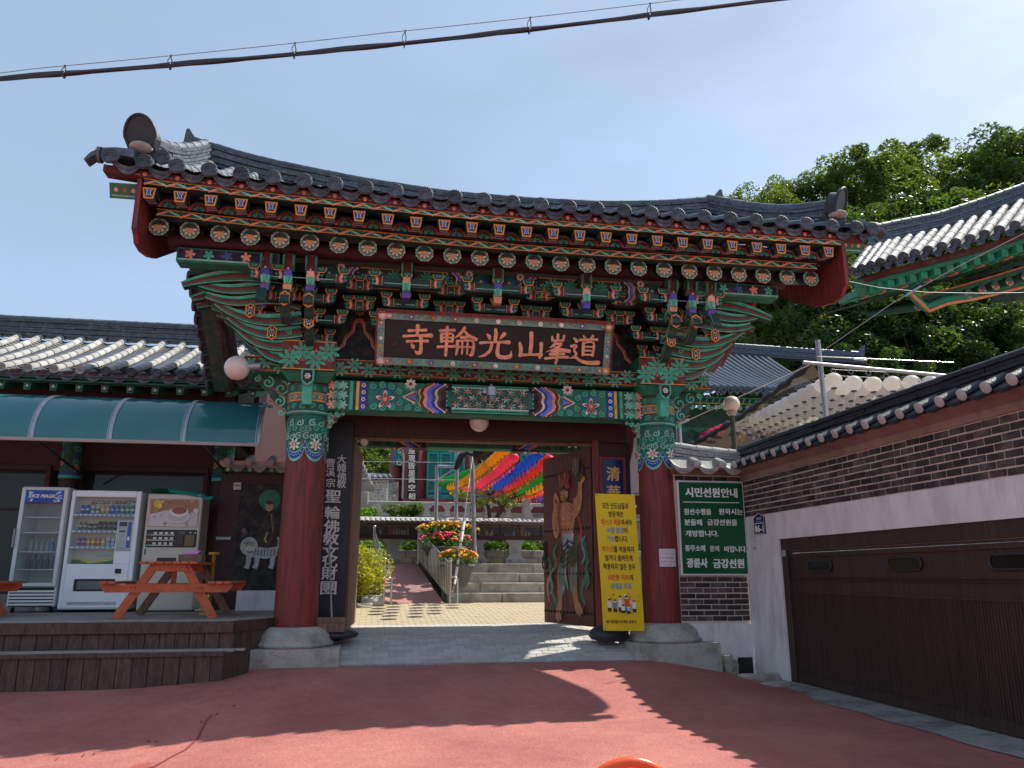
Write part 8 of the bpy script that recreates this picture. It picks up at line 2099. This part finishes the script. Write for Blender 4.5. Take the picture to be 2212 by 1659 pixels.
for k in range(5):
    p = yat(1560 - 10 * k, 926 + 4 * k, 25 + k * .9); hang(p, '#f05a86', ('nearest of the ' if k == 0 else '') + 'pink lanterns above the low coping, left of the white ones', 'pink lanterns over the wall', False)
for k in range(2): hang(yat(1602 + 14 * k, 942, 26), ['#e8a82c', '#2f78c0'][k], ['orange lantern just above the coping below the white ones', 'blue lantern just above the coping below the white ones'][k], None, False)
# wires carrying them
wr = thing('lantern_wires', g0, 'thin steel wires that carry the white lantern rows', 'wires')
for r_ in range(rowsW):
    m = MB('metal'); p = g0 + v_row * r_ + Vector((0, 0, .26)); m.tube([p, p + v_col * 10], .005, 4); m.build('wire', wr)
# steel frame over the wall
fp = thing('steel_post', yat(1785, 900, 15.2), 'thick grey steel post with a long cross tube above the garage wall', 'post')
m = MB('metal'); a, c = yat(1790, 905, 15.2), yat(1766, 735, 15.2); a.z -= 4; m.tube([a, c], .055, 14); m.build('tube', fp)
m = MB('metal'); m.tube([yat(1735, 783, 15.0), yat(2045, 812, 15.0)], .04, 12); m.build('cross_tube', fp)
m = MB('steel'); m.tube([yat(1766, 770, 15.1), yat(2060, 783, 15.1)], .01, 6); m.tube([yat(1845, 775, 15.1), yat(1872, 777, 15.1)], .03, 8); m.build('guy_wire', fp)
for k in range(7):
    q_ = yat(1800 + 38 * k, 800 + 4 * k, 15.0); m = MB('metal'); m.tube([q_ + Vector((.06 * math.cos(R(a_)), 0, .05 * math.sin(R(a_)) + .02 * math.sin(k))) for a_ in range(0, 360, 40)], .006, 5, closed=True); m.build('wire_loop', fp)
fp2 = thing('steel_post', yat(1465, 910, 16), 'short grey steel post behind the low coping at the gate', 'post')
m = MB('metal'); m.tube([yat(1468, 960, 16), yat(1464, 893, 16)], .06, 12); m.build('tube', fp2)
m = MB('gloss', '#c9c4b8'); m.tube([yat(1466, 915, 15.9), yat(1488, 907, 15.9)], .03, 8); m.tube([yat(1488, 907, 15.9), yat(1760, 783, 15.2)], .012, 6); m.build('guy_rope', fp2)
# shade net
nt_ = thing('shade_net', yat(1600, 850, 24), 'brown sparkling shade net with a black bunched edge sagging above the lanterns', 'net')
c00, c10 = yat(1440, 985, 28), yat(1752, 785, 19); c01, c11 = yat(1640, 1000, 28), yat(1800, 850, 19)
m = MB('net'); m.grid(lambda u, v: c00.lerp(c10, u).lerp(c01.lerp(c11, u), v) + Vector((0, 0, -.25 * math.sin(math.pi * u) * (1 - v) + .06 * math.sin(u * 31) * math.sin(v * 9) + .05)), 60, 12); m.build('mesh_sheet', nt_)
m = MB('black'); m.tube([c00.lerp(c10, u / 40) + Vector((0, 0, -.25 * math.sin(math.pi * u / 40) + .03 * math.sin(u * 2.3))) for u in range(41)], [.09 + .035 * math.sin(u * 1.7) for u in range(41)], 8); m.build('bunched_edge', nt_)
# black shade net seen through the doorway
nb2 = thing('black_net', yat(1060, 975, 20.5), 'black shade net bunched round the steel posts inside the gate', 'net')
m = MB('black'); m.tube([yat(984, 1015, 21.5), yat(990, 1000, 21.5), yat(996, 985, 21.5), yat(1008, 978, 21.5), yat(1030, 985, 21.4), yat(1038, 1000, 21.4)], [.05, .1, .09, .06, .05, .09], 8)
m.build('bunch', nb2)
m = MB('net'); m.grid(lambda u, v: yat(lerp(1022, 1180, u), lerp(966, lerp(1003, 972, u ** .7), v), 21.2) + Vector((0, .15 * math.sin(u * 20 + v * 5), 0)), 30, 6); m.build('hanging_sheet', nb2)
m = MB('black'); m.grid(lambda u, v: yat(lerp(1022, 1150, u), lerp(966, lerp(996, 970, u ** .6), v), 21.3) + Vector((0, .1 * math.sin(u * 20 + v * 5), 0)), 30, 6); m.build('dark_fold', nb2)
# wires across the left of the opening
wt = thing('thin_wires', (0, 22, 3.5), 'two thin white wires crossing the left of the doorway view', 'wires')
for py, py2 in ((997, 999), (1033, 1037)): m = MB('gloss', '#b8c0c4'); m.tube([yat(765, py, 22.5), yat(985, py2, 22.5)], .008, 5); m.build('wire', wt)

# street lamp over the low wall
q_ = yat(1580, 873, 14.2); lt = thing('globe_post_lamp', (q_.x, 14.2, .3), 'white globe lamp on a dark green post behind the low wall', 'lamp')
m = MB('globe'); m.sphere(q_, .165, 28, 18); m.build('lamp_globe', lt)
m = MB('metal'); m.lathe((q_.x, 14.2, q_.z - .24), [(.07, -.0), (.09, .03), (.12, .08)], 16); m.build('lamp_collar', lt)
m = MB('paint', '#3c4a38'); m.tube([(q_.x, 14.2, .3), (q_.x, 14.2, q_.z - .22)], .05, 14); m.build('post', lt)

# ================================================================ TEMPLE ROOFS BEHIND ON THE RIGHT
def strip_roof(root, eL, eR, rL, rR, n, mat, r=.11, n_pan=16, disc=True):
    """tiled slope between an eave line and a ridge line (both world points)"""
    m = MB(mat); m.grid(lambda u, v: eL.lerp(eR, u).lerp(rL.lerp(rR, u), v) + Vector((0, 0, -.06 - .3 * math.sin(math.pi * v) * .5)), 30, 8); base = m.build('roof', root)
    for i in range(n + 1):
        u = i / n; a, c = eL.lerp(eR, u), rL.lerp(rR, u); P = [a.lerp(c, t / 6) + Vector((0, 0, -.15 * math.sin(math.pi * t / 6))) for t in range(7)]
        m = MB(mat); m.tube(P, r, 8, False); m.tube([P[0] + (P[0] - P[1]).normalized() * .01, P[0]], r * 1.15, 10); m.build('tile_row', base)
        if i < n:
            q = eL.lerp(eR, u + .5 / n); w_ = (eR - eL).length / n; d = (eR - eL).normalized()
            m = MB(mat); vs = []
            for k in range(9):
                t = k / 8 - .5; p = q + d * t * w_ * .9 + Vector((0, 0, -.12 * math.cos(math.pi * t))); vs += [p, p + Vector((0, 0, -.03 - .1 * math.cos(math.pi * t)))]
            m.sm = True; m.add(vs, [(2 * k, 2 * k + 2, 2 * k + 3, 2 * k + 1) for k in range(8)]); m.build('drip_tile', base)
    return base
# far hall
fh = thing('rear_hall', (16, 29, 3), 'rear hall with a blue grey tiled roof and green painted eaves, above the shade net', 'building')
eL, eR = yat(1420, 834, 27), yat(1790, 846, 28.5); rL, rR = yat(1280, 745, 33), yat(1650, 770, 33)
bs = strip_roof(fh, eL, eR, rL, rR, 26, 'bluetile', .11)
ridge(bs, [yat(1500, 765, 33), yat(1600, 770, 33), yat(1750, 780, 33), yat(1855, 786, 33)], .55, .4, 5, 'bluetile', seed=12, top_r=.1)
m = MB('bluetile'); q_ = yat(1856, 785, 33); solid_ribbon(m, [(0, 0), (.1, .5), (.3, .9)], [.4, .3, .05], q_, (1, 0, 0), (0, 0, 1), .3); m.build('ridge_tip', bs)
m = MB('paint', '#17402f'); e0_, e1_ = eL + Vector((0, .6, 0)), eR + Vector((0, .6, 0))
m.hexa([e0_ + Vector((0, 0, -.5)), e1_ + Vector((0, 0, -.5)), e1_ + Vector((0, .3, -.5)), e0_ + Vector((0, .3, -.5)), e0_ + Vector((0, 0, -.2)), e1_ + Vector((0, 0, -.2)), e1_ + Vector((0, .3, -.2)), e0_ + Vector((0, .3, -.2))])
m.col('#1c4a3a'); m.hexa([e0_ + Vector((0, .8, -3.2)), e1_ + Vector((0, .8, -3.2)), e1_ + Vector((0, 1.1, -3.2)), e0_ + Vector((0, 1.1, -3.2)), e0_ + Vector((0, .8, -.5)), e1_ + Vector((0, .8, -.5)), e1_ + Vector((0, 1.1, -.5)), e0_ + Vector((0, 1.1, -.5))])
m.map = lambda u, v, h: tuple(e0_.lerp(e1_, u) + Vector((0, -.01 - h, v))); m.h = 0
L_ = (e1_ - e0_).length
m.rect(0, 1, -.26, -.23, G2); m.rect(0, 1, -.49, -.46, YEL)
m.up()
for k in range(28): m.stroke([((k + .3) / 28, -.45), ((k + .6) / 28, -.27)], .008, G2, False)
m.map = lambda u, v, h: tuple(e0_ + (e1_ - e0_).normalized() * u + Vector((0, -.2 - h, v))); m.h = 0
for k in range(22): m.disc((k + .5) * L_ / 22, -.68, .14, '#2f7a5c', 10); m.disc((k + .5) * L_ / 22, -.68, .08, '#b9c49a', 8); m.disc((k + .5) * L_ / 22, -.68, .04, '#2f5a48', 6)
m.map = lambda u, v, h: tuple(e0_.lerp(e1_, u) + Vector((0, .79 - h, v))); m.h = 0
for k in range(12): m.stroke([((k + .2) / 12, -1.3), ((k + .5) / 12, -1.5), ((k + .8) / 12, -1.3)], .05, '#2f7a5c')
m.build('painted_eave', fh)
m = MB('redwood'); m.hexa([e0_ + Vector((0, 1.2, -6)), e1_ + Vector((0, 1.2, -6)), e1_ + Vector((0, 5, -6)), e0_ + Vector((0, 5, -6)), e0_ + Vector((0, 1.2, -3.1)), e1_ + Vector((0, 1.2, -3.1)), e1_ + Vector((0, 5, -3.1)), e0_ + Vector((0, 5, -3.1))]); m.build('wall', fh)
# near right temple roof with upturned corner
rt = thing('corner_temple_roof', yat(2000, 600, 17), 'temple building at the right edge with an upturned tiled corner and bright green eaves', 'building')
E = [yat(1842, 585, 18.5), yat(1905, 565, 18.0), yat(1985, 545, 17.6), yat(2080, 520, 17.2), yat(2180, 490, 16.8), yat(2300, 452, 16.3), yat(2480, 395, 15.6)]
T = [yat(1886, 525, 19.6), yat(1945, 512, 19.8), yat(2030, 495, 20.0), yat(2120, 465, 20.2), yat(2230, 425, 20.4), yat(2360, 375, 20.4), yat(2560, 310, 20.4)]
def crv(P, t):
    t = max(0, min(.9999, t)) * (len(P) - 1); i = int(t); f = t - i; p0 = P[max(0, i - 1)]; p1 = P[i]; p2 = P[i + 1]; p3 = P[min(len(P) - 1, i + 2)]
    return .5 * (2 * p1 + (p2 - p0) * f + (2 * p0 - 5 * p1 + 4 * p2 - p3) * f * f + (p3 - p0 - 3 * p2 * -1 * 1 - 0 * p1 - 0 * p2) * 0) if False else p1.lerp(p2, f)
m = MB('tile'); m.grid(lambda u, v: crv(E, u).lerp(crv(T, u), v) + Vector((0, 0, -.08)), 40, 6); rb = m.build('roof', rt)
NR2 = 19
ctl = tile_mesh(.5, .125, .115, 'cover_tile'); ctl2 = tile_mesh(.5, .125, .115, 'cover_tile', 'paletile')
for i in range(NR2 + 1):
    u = i / NR2; a, c = crv(E, u), crv(T, u); nn = 5
    for k in range(nn):
        p, q_ = a.lerp(c, k / nn), a.lerp(c, (k + 1) / nn)
        link('cover_tile', ctl2 if (i % 19 > 2 and k < 4) else ctl, rb, seg_matrix(p, q_) @ Matrix.Diagonal((1, (q_ - p).length / .5 * 1.03, 1, 1)))
    d = (c - a).normalized(); link('end_disc', disc_mesh, rb, seg_matrix(a - d * .01, c) @ Matrix.Diagonal((1.1, 1, 1.1, 1)))
    if i < NR2:
        q_ = crv(E, (i + .5) / NR2); w_ = (crv(E, (i + 1) / NR2) - a); M_ = Matrix.Translation(q_ + Vector((0, 0, .0))) @ Matrix.Rotation(math.atan2(w_.y, w_.x), 4, 'Z') @ Matrix.Rotation(-math.asin(max(-1, min(1, w_.z / w_.length))), 4, 'Y') @ Matrix.Diagonal((w_.length / .42, 1.3, 1.3, 1))
        link('drip_tile', drip, rb, M_)
ridge(rb, [p + Vector((0, 0, -.05)) for p in T], .55, .34, 6, seed=20, top_r=.1)
# eave woodwork
def eave_strip(y_in, dz0, dz1, col, name, nb_=30, k0=0, dx=.25):
    m = MB('paint', col); P0 = [p + Vector((dx, y_in, dz0)) for p in E[k0:]]; P1 = [p + Vector((dx, y_in, dz1)) for p in E[k0:]]; vs = []
    for i in range(nb_ + 1): vs += [crv(P0, i / nb_), crv(P1, i / nb_), crv(P0, i / nb_) + Vector((.1, .25, .02)), crv(P1, i / nb_) + Vector((.1, .25, .02))]
    m.add(vs, [q_ for i in range(nb_) for q_ in ((4 * i, 4 * i + 4, 4 * i + 5, 4 * i + 1), (4 * i, 4 * i + 2, 4 * i + 6, 4 * i + 4), (4 * i + 2, 4 * i + 3, 4 * i + 7, 4 * i + 6))]); m.build(name, rt); return P0
eave_strip(.1, -.32, -.16, '#5a1814', 'tile_board'); eave_strip(.2, -.46, -.325, '#1f7a58', 'eave_board'); eave_strip(1.25, -.98, -.85, '#1a6a4c', 'lower_eave_board', 30, 2, .7); eave_strip(1.22, -.84, -.79, '#d8784c', 'orange_line', 30, 2, .7)
m = MB('paint', '#0f3c2c'); m.grid(lambda u, v: crv(E, .12 + .88 * u) + Vector((.6, lerp(.25, 4.5, v), lerp(-.36, .35, v) - (.4 if v > .24 else 0) )), 30, 8, False); m.build('soffit', rt)
for i in range(20):
    q_ = crv(E, (i + .6) / 20) + Vector((.25, .18, -.47)); m = MB('paint', '#1f8460'); d = .1
    m.hexa([q_ + Vector((-d, 0, -.2)), q_ + Vector((d, 0, -.2)), q_ + Vector((d, 1.1, -.1)), q_ + Vector((-d, 1.1, -.1)), q_ + Vector((-d, 0, 0)), q_ + Vector((d, 0, 0)), q_ + Vector((d, 1.1, .08)), q_ + Vector((-d, 1.1, .08))])
    m.col('#c9826a' if i % 2 else '#2a9470'); m.hexa([q_ + Vector((-d * .5, .3, -.24)), q_ + Vector((d * .5, .3, -.24)), q_ + Vector((d * .5, .6, -.2)), q_ + Vector((-d * .5, .6, -.2)), q_ + Vector((-d * .5, .3, -.19)), q_ + Vector((d * .5, .3, -.19)), q_ + Vector((d * .5, .6, -.15)), q_ + Vector((-d * .5, .6, -.15))]); m.build('flying_rafter', rt)
    if i < 6: continue
    q2 = crv(E, (i + .6) / 20) + Vector((.7, 1.15, -1.12)); m = MB('paint', '#174c38'); m.tube([q2, q2 + Vector((0, 2.2, .55))], .13, 10)
    m.map = lambda u, v, h: (q2.x + u, q2.y - .004 - h, q2.z + v); m.h = 0; m.disc(0, 0, .13, '#d8a088', 12); m.petals(0, 0, .12, 6, '#8a3a2c', .4); m.build('rafter', rt)
# corner beam, green with orange scroll edge
c0_, c1_ = E[0] + Vector((.2, .25, -.55)), yat(2010, 655, 18.6)
m = MB('paint', '#1a6e50')
bb = yat(1850, 640, 18.5); cc_ = yat(1930, 648, 18.6)
m.hexa([yat(1850, 635, 18.5), yat(1975, 630, 18.7), yat(1975, 630, 19.1), yat(1850, 635, 18.9), yat(1842, 605, 18.5), yat(1990, 590, 18.7), yat(1990, 590, 19.1), yat(1842, 605, 18.9)]); m.build('corner_beam', rt)
m = MB('paint', '#1f8460'); pts = [yat(px, py, 18.4) for px, py in ((1960, 628), (1985, 652), (2000, 666), (2040, 650), (2100, 640), (2212, 612), (2300, 590))]
m.tube(pts, [.1, .12, .12, .14, .14, .14, .14], 8); m.build('lower_beam', rt)
m = MB('paint', '#e0905c'); m.tube([p + Vector((0, -.12, -.12)) for p in pts], .05, 6); m.build('beam_edge', rt)
m = MB('paint', '#123c2c'); m.hexa([yat(2150, 655, 20), yat(2420, 625, 20), yat(2420, 625, 21), yat(2150, 655, 21), yat(2080, 600, 20), yat(2420, 500, 20), yat(2420, 500, 21), yat(2080, 600, 21)]); m.build('bracket_band', rt)
m = MB('redwood'); a = yat(2300, 650, 27); m.box(a.x, a.x + 9, 21, 27, -.6, a.z + .6); m.build('wall', rt)
m = MB('black'); m.tube([yat(1815, 605, 12.6), yat(1900, 622, 13.5), yat(2000, 632, 14.5), yat(2120, 634, 15), yat(2240, 632, 15)], .012, 6); link('black_cable', m.mesh('black_cable'), None, None, 'thin black cable from the gate roof to the right temple building', 'cable')
m = MB('metal'); m.tube([yat(1770, 763, 15.2), yat(1935, 650, 14), yat(2065, 578, 13), yat(2240, 490, 12)], .008, 6); m.tube([yat(1955, 640, 13.8), yat(1990, 617, 13.6)], .02, 8); link('guy_wire', m.mesh('guy_wire'), None, None, 'thin diagonal guy wire rising from the steel post to the upper right', 'wire')

# ================================================================ OVERHEAD CABLE
oc = thing('overhead_cable', yat(835, 85, 8), 'thick bundled black cable crossing the sky above the gate roof', 'cable')
def sag(u, o=0): px = lerp(-120, 1800, u); return (px, 170 - 168 * (px / 1650) + 14 * math.sin(math.pi * px / 1650) * .9 + o)
CY = lambda u: lerp(8.6, 8.0, u)
pts = [yat(*sag(k / 40), CY(k / 40)) for k in range(41)]
m = MB('rubber'); m.tube(pts, .026, 10); m.build('main_cable', oc)
for j, (dy, dz, ph) in enumerate(((.03, .012, 0), (-.02, -.022, 2), (.01, .026, 4))):
    m = MB('rubber'); m.tube([p + Vector((0, dy, dz + .014 * math.sin(k * .9 + ph))) for k, p in enumerate(pts)], .013, 6); m.build('side_cable', oc)
up_ = [yat(sag(k / 40)[0], sag(k / 40)[1] - interp(k / 40, [(0, 6), (.1, 16), (.5, 27), (1, 24)]), CY(k / 40)) for k in range(41)]
m = MB('metal'); m.tube(up_, .005, 6); m.build('messenger_wire', oc)
for px in (138, 367, 635, 873, 1143, 1402):
    u = (px + 120) / 1920; a = yat(*sag(u, 8), CY(u)); c = yat(px + 2, sag(u)[1] - interp(u, [(0, 6), (.1, 16), (.5, 27), (1, 24)]) - 2, CY(u)); m = MB('rubber')
    m.tube([a, a.lerp(c, .5) + Vector((.02, 0, 0)), c], .008, 6); m.tube([a + Vector((0, .03 * math.cos(R(k)), .035 + .04 * math.sin(R(k)))) for k in range(0, 360, 40)], .009, 6, closed=True); m.tube([c + Vector((.012, 0, 0)), a.lerp(c, .6) - Vector((.03, 0, 0)), a + Vector((-.015, 0, .02))], .005, 5); m.build('cable_clip', oc)

# ================================================================ TREES
def tree_meshes(seed, rad, hgt, nclump, nleaf, ls, mat='leaf'):
    r = random.Random(seed); m = MB(mat)
    for k in range(nclump):
        a, rr = r.uniform(0, 6.28), math.sqrt(r.random()) * rad; z = r.uniform(.0, 1)
        env = math.sin(math.pi * (.12 + .8 * z)) ** .7; rr *= env
        c = (rr * math.cos(a), rr * math.sin(a), hgt * (.28 + .72 * z) + r.uniform(-.4, .4)); cr = r.uniform(.35, 1.2) * rad * .23
        leaves(m, c, cr, cr, cr * .7, nleaf, ls, seed * 100 + k, None, .45)
    cm_ = m.mesh('crown')
    m = MB('bark'); m.tube([(0, 0, -1), (.1, 0, hgt * .3), (-.1, .1, hgt * .6), (.1, 0, hgt * .85)], [.28, .22, .15, .05], 9)
    for k in range(6):
        a = r.uniform(0, 6.28); z = hgt * r.uniform(.25, .6); m.tube([(0, 0, z), (rad * .3 * math.cos(a), rad * .3 * math.sin(a), z + hgt * .12), (rad * .65 * math.cos(a), rad * .65 * math.sin(a), z + hgt * .22)], [.12, .08, .03], 6)
    return cm_, m.mesh('trunk')
TV = [tree_meshes(31, 3.6, 11, 120, 190, .12), tree_meshes(32, 4.0, 13, 140, 190, .125), tree_meshes(33, 3.4, 10, 120, 190, .12, 'leafdark')]
def tree(px, pyt, y, v, s, label, group='trees on the slope behind the temple'):
    q_ = yat(px, pyt, y); cm_, tm2 = TV[v]; h = (11.3, 13.3, 10.3)[v] * s; M_ = Matrix.Translation((q_.x, y, q_.z - h)) @ Matrix.Rotation(rn.uniform(0, 6.28), 4, 'Z') @ Matrix.Diagonal((s, s, s * rn.uniform(.95, 1.05), 1))
    t = link('broadleaf_tree', None, None, M_, label, 'tree', group); link('crown', cm_, t, M_, kind='stuff'); link('trunk', tm2, t, M_)
ts = [(1640, 432, 44, 1, 1.0, 'leftmost tree crown above the gate roof end'), (1695, 410, 46, 0, 1.0, 'second tree from the left above the gate roof end'), (1760, 372, 46, 1, 1.1, 'tree rising just left of the right roof ear tile'), (1835, 345, 45, 1, 1.2, 'tall tree directly behind the right roof ear tile'),
      (1915, 322, 46, 0, 1.35, 'tallest bright tree right of the roof ear tile'), (1985, 335, 48, 1, 1.2, 'bright tree left of the dip in the treeline'), (2050, 362, 50, 1, 1.2, 'tree in the dip of the treeline at the right'), (2105, 330, 46, 0, 1.3, 'tree between the dip and the right edge'), (2165, 300, 44, 2, 1.5, 'dark tall tree at the upper right edge'), (2240, 310, 45, 2, 1.5, 'dark tree cut by the right edge of the photo'),
      (1700, 500, 38, 2, 1.1, 'dark mid-height tree below the roof ear tile, left'), (1790, 470, 39, 2, 1.2, 'dark mid-height tree behind the roof ear tile'), (1880, 470, 40, 0, 1.3, 'mid-height tree left of the corner temple roof'), (1960, 450, 41, 2, 1.3, 'dark mid-height tree behind the corner temple roof, left'), (2060, 450, 41, 1, 1.3, 'mid-height tree behind the corner temple roof, middle'), (2160, 430, 40, 2, 1.4, 'dark mid-height tree behind the corner temple roof, right'),
      (1640, 655, 41, 0, 1.0, 'light green tree right of the bracket cluster'), (1720, 645, 42, 1, 1.0, 'light green leafy tree above the rear hall ridge'), (1800, 640, 36, 2, 1.0, 'dark tree above the rear hall ridge end'), (1880, 650, 36, 2, 1.0, 'dark tree below the corner temple eave, left'), (1960, 640, 36, 2, 1.0, 'dark tree below the corner temple eave, middle'), (2050, 650, 36, 2, 1.0, 'dark tree below the corner temple eave, right'), (2140, 660, 35, 2, 1.1, 'dark tree at the right edge above the garage wall'), (2230, 640, 35, 2, 1.1, 'dark tree just at the right border above the garage wall'),
      (1560, 720, 36, 2, .9, 'dark tree half hidden behind the side brackets'), (1580, 600, 44, 2, 1.0, 'dark tree behind the gate right wing'), (1900, 560, 43, 2, 1.3, 'dark tree in the gap between the gate and the corner roof')]
for px, py, y, v, s, lb in ts: tree(px, py, y, v, s, lb)
for px, py, y, v, s, lb in ((800, 935, 42, 2, .8, 'dark tree seen through the doorway above the stone chimney'), (835, 925, 45, 0, .9, 'green tree seen through the doorway left of the hall'), (770, 945, 40, 1, .7, 'tree at the left of the doorway view')): tree(px, py, y, v, s, lb, 'trees left of the temple hall')
